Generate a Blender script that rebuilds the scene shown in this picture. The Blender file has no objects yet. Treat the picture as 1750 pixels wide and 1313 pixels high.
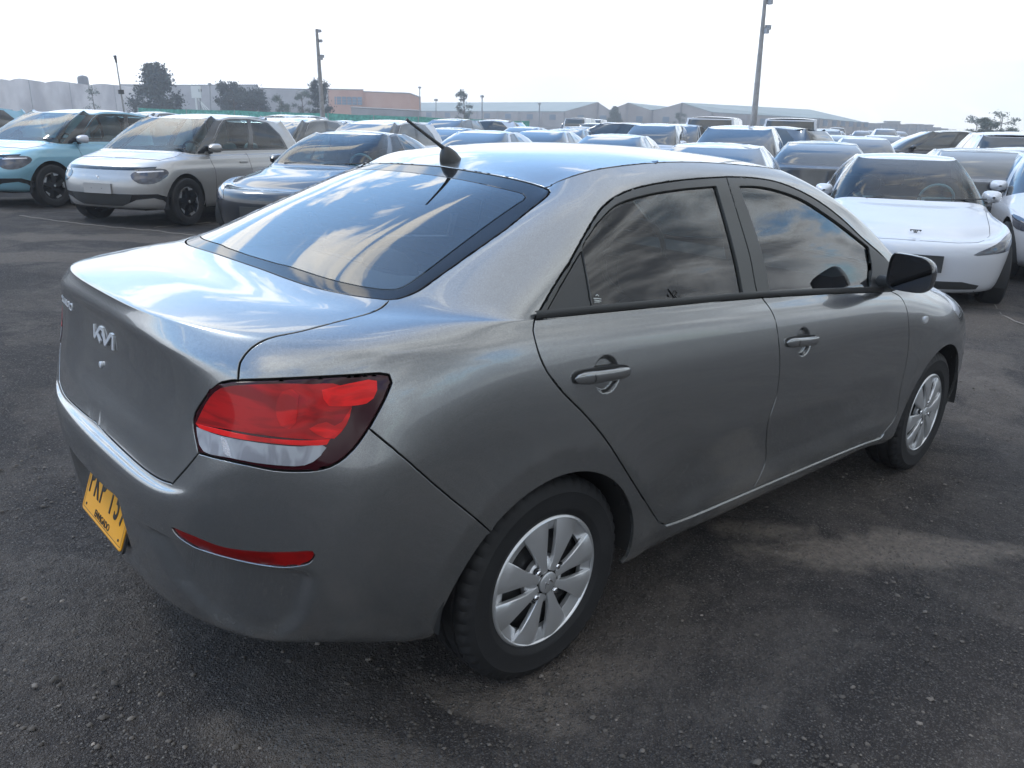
import bpy, math, random
import numpy as np
from mathutils import Vector, Matrix
from mathutils.geometry import delaunay_2d_cdt
sc = bpy.context.scene
R_ = math.radians
# ---------------------------------------------------------------- camera
CAR_M = np.array([[0.99922, 0.00029, 0.03945], [0.0, 0.99997, -0.0073], [-0.03945, 0.00729, 0.9992]])            # the sloping patch of ground the grey saloon stands on
cam = bpy.data.cameras.new('camera'); camo = bpy.data.objects.new('camera', cam); sc.collection.objects.link(camo)
cam.sensor_fit = 'HORIZONTAL'; cam.sensor_width = 36.0; cam.lens = 28.146
cam.clip_start = 0.05; cam.clip_end = 5000
camo.matrix_world = Matrix([[0.74158, 0.19441, -0.64208, -1.36537], [-0.6705, 0.24652, -0.69976, -2.16752], [0.02224, 0.94944, 0.31316, 1.4915], [0.0, 0.0, 0.0, 1.0]])
sc.camera = camo
# ---------------------------------------------------------------- world, sun, exposure
SUN_AZ, SUN_EL = R_(112), R_(54)       # azimuth from +x towards +y
w = bpy.data.worlds.new('World'); sc.world = w; w.use_nodes = True
nt = w.node_tree; nt.nodes.clear()
def N(nt, t, **k):
    n = nt.nodes.new(t)
    for a, b in k.items(): setattr(n, a, b)
    return n
def L(nt, a, b): nt.links.new(a, b)
def ramp(nt, fac, stops, interp='LINEAR'):
    n = N(nt, 'ShaderNodeValToRGB'); n.color_ramp.interpolation = interp
    e = n.color_ramp.elements
    while len(e) < len(stops): e.new(0.5)
    for i, (p, c) in enumerate(stops):
        e[i].position = p; e[i].color = (c, c, c, 1) if not hasattr(c, '__len__') else (*c, 1)
    L(nt, fac, n.inputs[0]); return n.outputs[0]
def math_(nt, op, a, b=None, clamp=False):
    n = N(nt, 'ShaderNodeMath', operation=op, use_clamp=clamp)
    for i, x in enumerate((a, b)):
        if x is None: continue
        if isinstance(x, (int, float)): n.inputs[i].default_value = x
        else: L(nt, x, n.inputs[i])
    return n.outputs[0]
def mixc(nt, fac, a, b, bt='MIX'):
    n = N(nt, 'ShaderNodeMix', data_type='RGBA', blend_type=bt)
    for s, x in ((n.inputs[0], fac), (n.inputs[6], a), (n.inputs[7], b)):
        if isinstance(x, (int, float)): s.default_value = x
        elif hasattr(x, '__len__'): s.default_value = (*x, 1)
        else: L(nt, x, s)
    return n.outputs[2]
sky = N(nt, 'ShaderNodeTexSky', sky_type='NISHITA'); sky.sun_disc = False
sky.sun_elevation = SUN_EL; sky.sun_rotation = math.pi/2 - SUN_AZ
sky.air_density = 1.2; sky.dust_density = 0.8; sky.ozone_density = 1.0
skyc = mixc(nt, 1.0, sky.outputs[0], (0.15*.72, 0.15*.93, 0.15*1.06), 'MULTIPLY')
tc = N(nt, 'ShaderNodeTexCoord')
sep = N(nt, 'ShaderNodeSeparateXYZ'); L(nt, tc.outputs['Generated'], sep.inputs[0])
zc = math_(nt, 'MAXIMUM', sep.outputs[2], 0.0)
den = math_(nt, 'ADD', zc, 0.14)
px_ = math_(nt, 'DIVIDE', sep.outputs[0], den); py_ = math_(nt, 'DIVIDE', sep.outputs[1], den)
comb = N(nt, 'ShaderNodeCombineXYZ'); L(nt, px_, comb.inputs[0]); L(nt, py_, comb.inputs[1])
den2 = math_(nt, 'ADD', zc, 0.42); comb2 = N(nt, 'ShaderNodeCombineXYZ'); L(nt, math_(nt, 'DIVIDE', sep.outputs[0], den2), comb2.inputs[0]); L(nt, math_(nt, 'DIVIDE', sep.outputs[1], den2), comb2.inputs[1])
def wnoise(rot, scl, loc, s, d, r, di, src=None):
    mp = N(nt, 'ShaderNodeMapping'); L(nt, (src or comb).outputs[0], mp.inputs[0]); mp.inputs['Rotation'].default_value = (0, 0, R_(rot)); mp.inputs['Scale'].default_value = (*scl, 1); mp.inputs['Location'].default_value = (*loc, 0)
    n = N(nt, 'ShaderNodeTexNoise'); L(nt, mp.outputs[0], n.inputs[0]); n.inputs['Scale'].default_value = s; n.inputs['Detail'].default_value = d; n.inputs['Roughness'].default_value = r; n.inputs['Distortion'].default_value = di; return n.outputs[0]
dot = N(nt, 'ShaderNodeVectorMath', operation='DOT_PRODUCT'); L(nt, tc.outputs['Generated'], dot.inputs[0])
dot.inputs[1].default_value = (math.cos(SUN_AZ)*math.cos(SUN_EL), math.sin(SUN_AZ)*math.cos(SUN_EL), math.sin(SUN_EL))
sunf = math_(nt, 'MULTIPLY', math_(nt, 'ADD', dot.outputs['Value'], 1.0), .5)
# horizontal bearing towards the sun: +1 facing it, -1 behind
bear = N(nt, 'ShaderNodeVectorMath', operation='DOT_PRODUCT'); L(nt, tc.outputs['Generated'], bear.inputs[0]); bear.inputs[1].default_value = (math.cos(SUN_AZ), math.sin(SUN_AZ), 0)
fwd = ramp(nt, math_(nt, 'MULTIPLY', math_(nt, 'ADD', bear.outputs['Value'], 1.0), .5), [(.30, 0.0), (.62, 1.0)])
# thin bright streaks ahead and overhead, a heavy broken deck behind
st = wnoise(18, (.75, 2.0), (3.1, 1.7), 2.1, 12, .60, .7, comb2); st2 = wnoise(0, (1, 1), (9.3, 4.1), 1.0, 3, .5, 0, comb2)
streak = math_(nt, 'ADD', st, math_(nt, 'MULTIPLY', math_(nt, 'SUBTRACT', st2, .5), .70))
m_f = ramp(nt, streak, [(.565, 0.0), (.60, .75), (.66, 1.0)])
hv = wnoise(-20, (.9, 1.3), (1.2, 7.7), 2.4, 12, .58, .35, comb2); hv2 = wnoise(10, (1, 1), (2.3, 0.4), 1.1, 3, .5, 0, comb2)
heavy = math_(nt, 'ADD', hv, math_(nt, 'MULTIPLY', math_(nt, 'SUBTRACT', hv2, .5), .40))
m_b = ramp(nt, heavy, [(.37, 0.0), (.435, .9), (.48, 1.0)])
mask = mixc(nt, fwd, m_b, m_f)
c_f = mixc(nt, ramp(nt, sunf, [(.45, 0), (.9, 1)]), (.60, .61, .62), (1.4, 1.38, 1.32))
c_b = mixc(nt, ramp(nt, heavy, [(.44, 0), (.50, .40), (.58, .80), (.70, 1)]), (.76, .79, .80), (.085, .10, .122))
cl = mixc(nt, fwd, c_b, c_f)
col = mixc(nt, mask, skyc, cl)
# white veil low in the sky, strongest on the sunny side
vf = ramp(nt, zc, [(.13, 1.0), (.19, .6), (.27, 0.0)], 'EASE')
veil = math_(nt, 'MULTIPLY', vf, math_(nt, 'ADD', math_(nt, 'MULTIPLY', fwd, .92), .06))
col = mixc(nt, veil, col, (1.12, 1.13, 1.15))
bg = N(nt, 'ShaderNodeBackground'); L(nt, col, bg.inputs[0]); bg.inputs[1].default_value = 1.0
out = N(nt, 'ShaderNodeOutputWorld'); L(nt, bg.outputs[0], out.inputs[0])
sun = bpy.data.lights.new('sun', 'SUN'); sun.energy = .60; sun.angle = R_(11); sun.color = (1.0, .95, .87)
suno = bpy.data.objects.new('sun', sun); sc.collection.objects.link(suno)
suno.rotation_euler = Vector((math.cos(SUN_AZ)*math.cos(SUN_EL), math.sin(SUN_AZ)*math.cos(SUN_EL), math.sin(SUN_EL))).to_track_quat('Z', 'Y').to_euler()
sc.view_settings.view_transform = 'Standard'; sc.view_settings.look = 'None'; sc.view_settings.exposure = 1.05; sc.view_settings.gamma = 1.0
# ---------------------------------------------------------------- object helpers
COL = sc.collection
def tag(o, label=None, cat=None, group=None, kind=None):
    if label: o['label'] = label
    if cat: o['category'] = cat
    if group: o['group'] = group
    if kind: o['kind'] = kind
    return o
def empty(name, loc=(0, 0, 0), rz=0, parent=None):
    o = bpy.data.objects.new(name, None); COL.objects.link(o); o.location = loc; o.rotation_euler = (0, 0, rz)
    o.empty_display_size = .2
    if parent: o.parent = parent
    return o
def mobj(name, V, F, mat, parent=None, nrm=None, smooth=True, angle=None, mats=None, fm=None):
    me = bpy.data.meshes.new(name)
    V = np.asarray(V, float)
    me.from_pydata(V.tolist() if len(V) else [], [], [list(map(int, f)) for f in F])
    for m in (mats or [mat]): me.materials.append(m)
    if fm is not None: me.polygons.foreach_set('material_index', np.asarray(fm, np.int32))
    me.polygons.foreach_set('use_smooth', [smooth]*len(me.polygons))
    if nrm is not None: me.normals_split_custom_set_from_vertices(np.asarray(nrm).tolist())
    elif angle is not None: me.set_sharp_from_angle(angle=R_(angle))
    me.update()
    o = bpy.data.objects.new(name, me); COL.objects.link(o)
    if parent: o.parent = parent
    return o
class MB:
    """collects simple solids into one mesh"""
    def __init__(s): s.V = []; s.F = []; s.m = []; s.n = 0; s.cur = 0
    def add(s, V, F, m=None):
        V = np.asarray(V, float); s.V.append(V); s.F += [[i+s.n for i in f] for f in F]; s.m += [s.cur if m is None else m]*len(F); s.n += len(V); return s
    def box(s, c, d, rz=0, taper=1.0, m=None):
        x, y, z = [a/2 for a in d]; V = np.array([(-x, -y, -z), (x, -y, -z), (x, y, -z), (-x, y, -z), (-x*taper, -y*taper, z), (x*taper, -y*taper, z), (x*taper, y*taper, z), (-x*taper, y*taper, z)])
        c_, s_ = math.cos(rz), math.sin(rz); V = V @ np.array([[c_, s_, 0], [-s_, c_, 0], [0, 0, 1]]) + np.array(c)
        return s.add(V, [(0, 3, 2, 1), (4, 5, 6, 7), (0, 1, 5, 4), (1, 2, 6, 5), (2, 3, 7, 6), (3, 0, 4, 7)], m)
    def tube(s, pts, r, n=10, m=None, cap=True):
        pts = [np.array(p, float) for p in pts]; r = [r]*len(pts) if isinstance(r, (int, float)) else r; V = []; F = []
        up = np.array([0, 0, 1.])
        for i, p in enumerate(pts):
            d = pts[min(i+1, len(pts)-1)]-pts[max(i-1, 0)]; d /= np.linalg.norm(d)+1e-12
            a = np.cross(d, up if abs(d[2]) < .95 else [1, 0, 0]); a /= np.linalg.norm(a); b = np.cross(a, d)
            for k in range(n): t = 2*math.pi*k/n; V.append(p+r[i]*(a*math.cos(t)+b*math.sin(t)))
        for i in range(len(pts)-1):
            for k in range(n): F.append((i*n+k, i*n+(k+1) % n, (i+1)*n+(k+1) % n, (i+1)*n+k))
        if cap: F.append(tuple(range(n))[::-1]); F.append(tuple((len(pts)-1)*n+k for k in range(n)))
        return s.add(V, F, m)
    def lathe(s, prof, n=48, axis='y', c=(0, 0, 0), m=None, mod=None, closed=True):
        V = []; F = []; k = len(prof)
        for i in range(n):
            t = 2*math.pi*i/n
            for j, (r, h) in enumerate(prof):
                if mod: r = mod(r, h, i, j)
                a, b = r*math.cos(t), r*math.sin(t)
                V.append({'y': (a, h, b), 'z': (a, b, h), 'x': (h, a, b)}[axis])
        for i in range(n):
            for j in range(k-1): F.append((i*k+j, i*k+j+1, ((i+1) % n)*k+j+1, ((i+1) % n)*k+j))
        return s.add(np.array(V)+np.array(c), F, m)
    def prism(s, poly, h0, h1, axis='y', c=(0, 0, 0), m=None):
        n = len(poly); f = {'y': lambda a, b, h: (a, h, b), 'z': lambda a, b, h: (a, b, h), 'x': lambda a, b, h: (h, a, b)}[axis]
        V = [f(a, b, h0) for a, b in poly]+[f(a, b, h1) for a, b in poly]
        F = [tuple(range(n))[::-1], tuple(range(n, 2*n))]+[(i, (i+1) % n, n+(i+1) % n, n+i) for i in range(n)]
        return s.add(np.array(V)+np.array(c), F, m)
    def build(s, name, mat, parent=None, smooth=True, angle=35, mats=None, xf=None):
        V = np.concatenate(s.V)
        if xf is not None: V = xf(V)
        return mobj(name, V, s.F, mat, parent, smooth=smooth, angle=angle, mats=mats, fm=s.m if mats else None)
# ---------------------------------------------------------------- materials
def new_mat(name):
    m = bpy.data.materials.new(name); m.use_nodes = True; nt = m.node_tree; return m, nt, nt.nodes['Principled BSDF']
def pbr(name, col, rough=.5, metal=0, coat=0, ior=1.5, coat_r=.03, bump=None, var=0, spec=.5, dirt=0):
    m, nt, b = new_mat(name)
    b.inputs['Base Color'].default_value = (*col, 1); b.inputs['Roughness'].default_value = rough; b.inputs['Metallic'].default_value = metal
    b.inputs['Coat Weight'].default_value = coat; b.inputs['Coat Roughness'].default_value = coat_r; b.inputs['IOR'].default_value = ior
    b.inputs['Specular IOR Level'].default_value = spec
    tc = N(nt, 'ShaderNodeTexCoord')
    if var:
        n = N(nt, 'ShaderNodeTexNoise'); L(nt, tc.outputs['Object'], n.inputs[0]); n.inputs['Scale'].default_value = 7; n.inputs['Detail'].default_value = 6
        f = ramp(nt, n.outputs[0], [(.3, 1-var), (.7, 1+var)])
        L(nt, mixc(nt, 1.0, col, f, 'MULTIPLY'), b.inputs['Base Color'])
    if bump:
        n = N(nt, 'ShaderNodeTexNoise'); L(nt, tc.outputs['Object'], n.inputs[0]); n.inputs['Scale'].default_value = bump[0]; n.inputs['Detail'].default_value = 4
        bp = N(nt, 'ShaderNodeBump'); bp.inputs['Strength'].default_value = bump[1]; bp.inputs['Distance'].default_value = .002
        L(nt, n.outputs[0], bp.inputs['Height']); L(nt, bp.outputs[0], b.inputs['Normal'])
    return m
def paint(name, col, metal=.75, rough=.38, flake=.25, dust=.0):
    m, nt, b = new_mat(name)
    tc = N(nt, 'ShaderNodeTexCoord')
    b.inputs['Metallic'].default_value = metal; b.inputs['Roughness'].default_value = rough
    b.inputs['Coat Weight'].default_value = 1.0; b.inputs['Coat Roughness'].default_value = .025; b.inputs['Coat IOR'].default_value = 1.62
    n = N(nt, 'ShaderNodeTexVoronoi'); L(nt, tc.outputs['Object'], n.inputs[0]); n.inputs['Scale'].default_value = 900
    f = ramp(nt, n.outputs['Color'], [(0, 1-flake), (1, 1+flake)])
    c = mixc(nt, 1.0, col, f, 'MULTIPLY')
    if dust:
        n2 = N(nt, 'ShaderNodeTexNoise'); L(nt, tc.outputs['Object'], n2.inputs[0]); n2.inputs['Scale'].default_value = 9; n2.inputs['Detail'].default_value = 9; n2.inputs['Roughness'].default_value = .7
        sp = N(nt, 'ShaderNodeSeparateXYZ'); L(nt, tc.outputs['Object'], sp.inputs[0])
        low = ramp(nt, sp.outputs[2], [(.22, 1), (.42, .0)])
        d = math_(nt, 'MULTIPLY', ramp(nt, n2.outputs[0], [(.45, 0), (.7, 1)]), math_(nt, 'ADD', math_(nt, 'MULTIPLY', low, dust), dust*.06))
        c = mixc(nt, d, c, (.20, .18, .155)); L(nt, math_(nt, 'MULTIPLY', math_(nt, 'SUBTRACT', 1.0, d), metal), b.inputs['Metallic'])
        L(nt, math_(nt, 'SUBTRACT', 1.0, d), b.inputs['Coat Weight'])
    L(nt, c, b.inputs['Base Color'])
    return m
def glass(name, tint, refl=1.0, rough=.0):
    m = bpy.data.materials.new(name); m.use_nodes = True; nt = m.node_tree; nt.nodes.clear()
    t = N(nt, 'ShaderNodeBsdfTransparent'); t.inputs[0].default_value = (*tint, 1)
    g = N(nt, 'ShaderNodeBsdfGlossy'); g.inputs['Roughness'].default_value = rough; g.inputs['Color'].default_value = (1, 1, 1, 1)
    fr = N(nt, 'ShaderNodeFresnel'); fr.inputs[0].default_value = 1.6
    f = math_(nt, 'MULTIPLY', fr.outputs[0], refl, clamp=True)
    mx = N(nt, 'ShaderNodeMixShader'); L(nt, f, mx.inputs[0]); L(nt, t.outputs[0], mx.inputs[1]); L(nt, g.outputs[0], mx.inputs[2])
    o = N(nt, 'ShaderNodeOutputMaterial'); L(nt, mx.outputs[0], o.inputs[0]); return m
MT = {}
MT['grey_paint'] = paint('grey_paint', (.272, .277, .276), metal=.82, rough=.25, flake=.22, dust=.75)
MT['black_gloss'] = pbr('black_gloss', (.012, .013, .015), .08, coat=.6)
MT['frit'] = pbr('frit_glass', (.008, .009, .012), .05, coat=0, ior=1.45)
MT['black_satin'] = pbr('black_satin', (.035, .036, .036), .38, bump=(700, .1))
MT['black_matte'] = pbr('black_matte', (.018, .018, .018), .75)
MT['trim_frame'] = pbr('trim_frame', (.052, .053, .050), .36, bump=(900, .06))
MT['rubber'] = pbr('rubber', (.016, .016, .017), .66, bump=(300, .3), var=.3, spec=.35)
MT['silver'] = pbr('silver_wheel', (.62, .63, .64), .30, metal=.7, coat=.5)
MT['badge_silver'] = pbr('badge_silver', (.62, .63, .65), .3, metal=.25, coat=.3)
MT['chrome'] = pbr('chrome', (.75, .76, .78), .12, metal=1)
MT['steel_dark'] = pbr('steel_dark', (.02, .02, .021), .5)
MT['cloth'] = pbr('seat_cloth', (.06, .06, .062), .9, bump=(200, .3), var=.2)
MT['shelf'] = pbr('shelf_felt', (.16, .16, .165), .95, bump=(400, .3))
MT['glass_rear'] = glass('glass_rear', (.40, .48, .52), 1.45)
MT['glass_side'] = glass('glass_side', (.24, .27, .27), 1.3)
MT['glass_clear'] = glass('glass_clear', (.42, .62, .66), .88)
MT['plate_yellow'] = pbr('plate_yellow', (.66, .29, .008), .40, bump=(150, .05))
MT['text_black'] = pbr('text_black', (.012, .012, .012), .45)
def lamp_mat(name, col, dark, ribs=220, rough=.12, line=(2.2, .5, 6), amt=.18, ndet=3):
    m, nt, b = new_mat(name)
    tc = N(nt, 'ShaderNodeTexCoord'); mp = N(nt, 'ShaderNodeMapping'); L(nt, tc.outputs['Object'], mp.inputs[0]); mp.inputs['Scale'].default_value = line
    n = N(nt, 'ShaderNodeTexNoise'); L(nt, mp.outputs[0], n.inputs[0]); n.inputs['Scale'].default_value = 4.5; n.inputs['Detail'].default_value = ndet; n.inputs['Distortion'].default_value = 1.2
    wv = N(nt, 'ShaderNodeTexWave', wave_type='BANDS', bands_direction='Z'); L(nt, tc.outputs['Object'], wv.inputs[0]); wv.inputs['Scale'].default_value = ribs; wv.inputs['Distortion'].default_value = .4
    f = ramp(nt, n.outputs[0], [(.40, 0), (.56, 1)]); c = mixc(nt, f, dark, col); c = mixc(nt, math_(nt, 'MULTIPLY', wv.outputs[0], amt), c, dark)
    L(nt, c, b.inputs['Base Color']); b.inputs['Roughness'].default_value = .4; b.inputs['Specular IOR Level'].default_value = .2; b.inputs['Coat Weight'].default_value = .35; b.inputs['Coat Roughness'].default_value = .02
    return m
MT['lamp_red'] = lamp_mat('lamp_red', (.46, .002, .003), (.24, .001, .002))
MT['lamp_bright'] = lamp_mat('lamp_bright', (.80, .006, .005), (.45, .003, .003))
MT['lamp_dark'] = pbr('lamp_dark', (.030, .002, .005), .06, coat=0, ior=1.45)
MT['lamp_white'] = lamp_mat('lamp_white', (.42, .43, .45), (.26, .26, .28), 260, line=(5, 5, 2), amt=.55, ndet=2)
MT['reflector_red'] = lamp_mat('reflector_red', (.26, .003, .003), (.17, .002, .002), 260)
MT['amber'] = pbr('amber', (.6, .17, .02), .3, coat=1)

# ---------------------------------------------------------------- smooth body surface
def crom(xk, yk, x):
    xk = np.array(xk, float); yk = np.array(yk, float); h = np.diff(xk); d = np.diff(yk)/h; m = np.zeros(len(xk))
    m[1:-1] = (d[:-1]*h[1:]+d[1:]*h[:-1])/(h[1:]+h[:-1]); m[0] = d[0]; m[-1] = d[-1]
    i = np.clip(np.searchsorted(xk, x, side='right')-1, 0, len(h)-1); t = (x-xk[i])/h[i]
    return (2*t**3-3*t**2+1)*yk[i]+(t**3-2*t**2+t)*h[i]*m[i]+(-2*t**3+3*t**2)*yk[i+1]+(t**3-t**2)*h[i]*m[i+1]
def ss(a, b, x):
    t = np.clip((x-a)/(b-a), 0, 1); return t*t*(3-2*t)
class Surf:
    """bicubic B-spline skin over rows of control points; half a car, y >= 0"""
    def __init__(s, rows, nc=21, iters=4, relax=.8, disp=None):
        T = np.array([np.stack([crom(sorted(r), [r[c][a] for c in sorted(r)], np.arange(nc)) for a in range(3)], 1) for r in rows])
        s.nr, s.nc = T.shape[:2]; C = T.copy()
        for _ in range(iters):
            P = s.pad(C); wt = np.array([1, 4, 1])/6
            C = C+relax*(T-sum(wt[a]*wt[b]*P[a:a+s.nr, b:b+s.nc] for a in range(3) for b in range(3)))
        s.P = s.pad(C); s.disp = disp
        uu, vv = np.meshgrid(np.arange(s.nc, dtype=float), np.arange(s.nr, dtype=float)); X = s.base(uu, vv)
        s.Lu = np.r_[0, np.cumsum(np.maximum(np.linalg.norm(np.diff(X, axis=1), axis=2)[2:13].mean(0), .02))]
        s.Lv = np.r_[0, np.cumsum(np.maximum(np.linalg.norm(np.diff(X, axis=0), axis=2).mean(1), .02))]
    def pad(s, G):
        m = np.array([1, -1, 1.]); G = np.concatenate([G[:, 1:2]*m, G, G[:, -2:-1]*m], 1)
        return np.concatenate([2*G[:1]-G[1:2], G, 2*G[-1:]-G[-2:-1]], 0)
    def base(s, u, v):
        u = np.clip(u, 0, s.nc-1); v = np.clip(v, 0, s.nr-1)
        i = np.minimum(u.astype(int), s.nc-2); j = np.minimum(v.astype(int), s.nr-2); a = u-i; b = v-j
        bs = lambda t: [(1-t)**3/6, (3*t**3-6*t**2+4)/6, (-3*t**3+3*t**2+3*t+1)/6, t**3/6]
        A = bs(a); B = bs(b); o = 0
        for p in range(4):
            for q in range(4): o = o+(A[p]*B[q])[..., None]*s.P[j+q, i+p]
        return o
    def bn(s, u, v, e=2e-3):
        u0, u1 = np.clip(u-e, 0, s.nc-1), np.clip(u+e, 0, s.nc-1); v0, v1 = np.clip(v-e, 0, s.nr-1), np.clip(v+e, 0, s.nr-1)
        n = np.cross(s.base(u, v1)-s.base(u, v0), s.base(u1, v)-s.base(u0, v)); n /= np.linalg.norm(n, axis=-1, keepdims=True)+1e-12
        c = (u < 1e-3) | (u > s.nc-1-1e-3); n[c, 1] = 0; n /= np.linalg.norm(n, axis=-1, keepdims=True)+1e-12
        return n
    def pt(s, u, v, off=0.0):
        P = s.base(u, v)
        if s.disp is None and off == 0: return P
        n = s.bn(u, v); d = off
        if s.disp is not None: d = d+s.disp(u, v, P)
        return P+n*(np.asarray(d)*np.ones_like(u))[..., None]
    def ev(s, u, v, off=0.0):
        e = 4e-3; P = s.pt(u, v, off)
        n = np.cross(s.pt(u, np.clip(v+e, 0, s.nr-1), off)-s.pt(u, np.clip(v-e, 0, s.nr-1), off), s.pt(np.clip(u+e, 0, s.nc-1), v, off)-s.pt(np.clip(u-e, 0, s.nc-1), v, off))
        n /= np.linalg.norm(n, axis=-1, keepdims=True)+1e-12
        c = (u < 1e-3) | (u > s.nc-1-1e-3); n[c, 1] = 0; P[c, 1] = 0; n /= np.linalg.norm(n, axis=-1, keepdims=True)+1e-12
        return P, n
    def to_m(s, uv): return np.stack([np.interp(uv[:, 0], np.arange(s.nc), s.Lu), np.interp(uv[:, 1], np.arange(s.nr), s.Lv)], 1)
    def from_m(s, m): return np.stack([np.interp(m[:, 0], s.Lu, np.arange(s.nc)), np.interp(m[:, 1], s.Lv, np.arange(s.nr))], 1)
def pip(P, poly):
    x, y = P[:, 0], P[:, 1]; ins = np.zeros(len(P), bool)
    x0, y0 = poly[:, 0], poly[:, 1]; x1, y1 = np.roll(x0, -1), np.roll(y0, -1)
    for a, b, c, d in zip(x0, y0, x1, y1):
        if b == d: continue
        ins ^= ((b > y) != (d > y)) & (x < (c-a)*(y-b)/(d-b)+a)
    return ins
def dens(loop, step):
    o = []; n = len(loop)
    for i in range(n):
        a, b = loop[i], loop[(i+1) % n]; k = max(1, int(math.ceil(np.linalg.norm(b-a)/step)))
        for t in range(k): o.append(a+(b-a)*t/k)
    return np.array(o)
def clean(loop):
    o = []
    for p in loop:
        if not o or np.linalg.norm(p-o[-1]) > 4e-4: o.append(p)
    if np.linalg.norm(o[0]-o[-1]) < 4e-4: o.pop()
    return np.array(o)
def patch(loops, to_m, from_m, ev, sp=.02, bs=.012, off=0.0, gap=.0022, r=.0016, lip=.012, refine=(), center=False, uc=None, normal_lip=True):
    """triangulate a region bounded by loops (first outer, rest holes) of surface coordinates -> V, F, Nrm (half car)"""
    ms = [dens(clean(to_m(np.array(l, float))), bs) for l in loops]
    lo = ms[0].min(0); hi = ms[0].max(0)
    gx, gy = np.meshgrid(np.arange(lo[0]+sp*.37, hi[0], sp), np.arange(lo[1]+sp*.41, hi[1], sp)); gx = gx+((np.arange(gx.shape[0]) % 2)*sp*.5)[:, None]
    G = [np.stack([gx.ravel(), gy.ravel()], 1)]
    for (cu, cv, ru, rv, s2) in refine:
        c = to_m(np.array([[cu, cv]]))[0]; X, Y = np.meshgrid(np.arange(-ru, ru, s2), np.arange(-rv, rv, s2)); X = X.ravel()+c[0]; Y = Y.ravel()+c[1]
        G[0] = G[0][(abs(G[0][:, 0]-c[0]) > ru) | (abs(G[0][:, 1]-c[1]) > rv)]; G.append(np.stack([X, Y], 1))
    G = np.concatenate(G); k = pip(G, ms[0])
    for h in ms[1:]: k &= ~pip(G, h)
    G = G[k]; B = np.concatenate(ms); keep = np.ones(len(G), bool)
    lim = np.full(len(G), min(sp, bs)*.55)
    for i in range(0, len(G), 4000):
        d = np.sqrt(((G[i:i+4000, None]-B[None])**2).sum(-1).min(1)); keep[i:i+4000] = d > lim[i:i+4000]
    G = G[keep]; ed = []; n0 = 0
    for m in ms: ed += [(n0+i, n0+(i+1) % len(m)) for i in range(len(m))]; n0 += len(m)
    A = np.concatenate([B, G]); r_ = delaunay_2d_cdt([Vector(p) for p in A.tolist()], ed, [], 0, 1e-7, False)
    V2 = np.array([tuple(p) for p in r_[0]]); F = np.array([f for f in r_[2] if len(f) == 3])
    cen = V2[F].mean(1); k = pip(cen, ms[0])
    for h in ms[1:]: k &= ~pip(cen, h)
    F = F[k]; used = np.unique(F); mp = -np.ones(len(V2), int); mp[used] = np.arange(len(used)); V2 = V2[used]; F = mp[F]
    uv = from_m(V2)
    if center: uv[:, 0] = np.where(uv[:, 0] < 1e-3, 0, uv[:, 0]); uv[:, 0] = np.where(uv[:, 0] > uc-1e-3, uc, uv[:, 0])
    P, Nn = ev(uv[:, 0], uv[:, 1], off)
    fn = np.cross(P[F[:, 1]]-P[F[:, 0]], P[F[:, 2]]-P[F[:, 0]]); flip = (fn*Nn[F].mean(1)).sum(1) < 0; F[flip] = F[flip][:, ::-1]
    if lip <= 0: return P, F.tolist(), Nn
    E = np.concatenate([F[:, [0, 1]], F[:, [1, 2]], F[:, [2, 0]]]); key = np.sort(E, 1); _, inv, cnt = np.unique(key[:, 0]*len(P)+key[:, 1], return_inverse=True, return_counts=True)
    Bd = E[cnt[inv] == 1]
    if center: Bd = Bd[~((abs(P[Bd[:, 0], 1]) < 1e-5) & (abs(P[Bd[:, 1], 1]) < 1e-5))]
    inw = np.zeros_like(P); e = P[Bd[:, 1]]-P[Bd[:, 0]]; e /= np.linalg.norm(e, axis=1, keepdims=True)+1e-12; d = np.cross(Nn[Bd[:, 0]], e)
    np.add.at(inw, Bd[:, 0], d); np.add.at(inw, Bd[:, 1], d)
    bi = np.unique(Bd); 
    if center: inw[bi[abs(P[bi, 1]) < 1e-5], 1] = 0
    D = inw[bi]; D /= np.linalg.norm(D, axis=1, keepdims=True)+1e-12; n = Nn[bi]; base = P[bi].copy()
    P[bi] = base+D*(gap+r)
    rings = [(gap+r*.29, -r*.29, .7), (gap, -r, 0.), (gap, -lip, 0.)]
    VV = [P]; NN = [Nn]; FF = F.tolist(); prev = dict(zip(bi.tolist(), bi.tolist())); nb = len(P)
    for gi, dz, c in rings:
        VV.append(base+D*gi+n*dz); NN.append(n*c-D*math.sqrt(1-c*c)); cur = {b: nb+i for i, b in enumerate(bi.tolist())}; nb += len(bi)
        for a, b in Bd.tolist(): FF.append([prev[b], prev[a], cur[a], cur[b]])
        prev = cur
    return np.concatenate(VV), FF, np.concatenate(NN)
def sided(V, F, Nn, side):
    """side +1 left, -1 right, 0 both halves welded on the centre line"""
    V = np.array(V); Nn = np.array(Nn); m = np.array([1, -1, 1.])
    if side == 1: return V, F, Nn
    if side == -1: return V*m, [f[::-1] for f in F], Nn*m
    c = abs(V[:, 1]) < 1e-5; idx = np.arange(len(V)); mp = idx+0; mp[~c] = len(V)+np.arange((~c).sum())
    return np.concatenate([V, V[~c]*m]), list(F)+[[int(mp[i]) for i in f][::-1] for f in F], np.concatenate([Nn, Nn[~c]*m])

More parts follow.
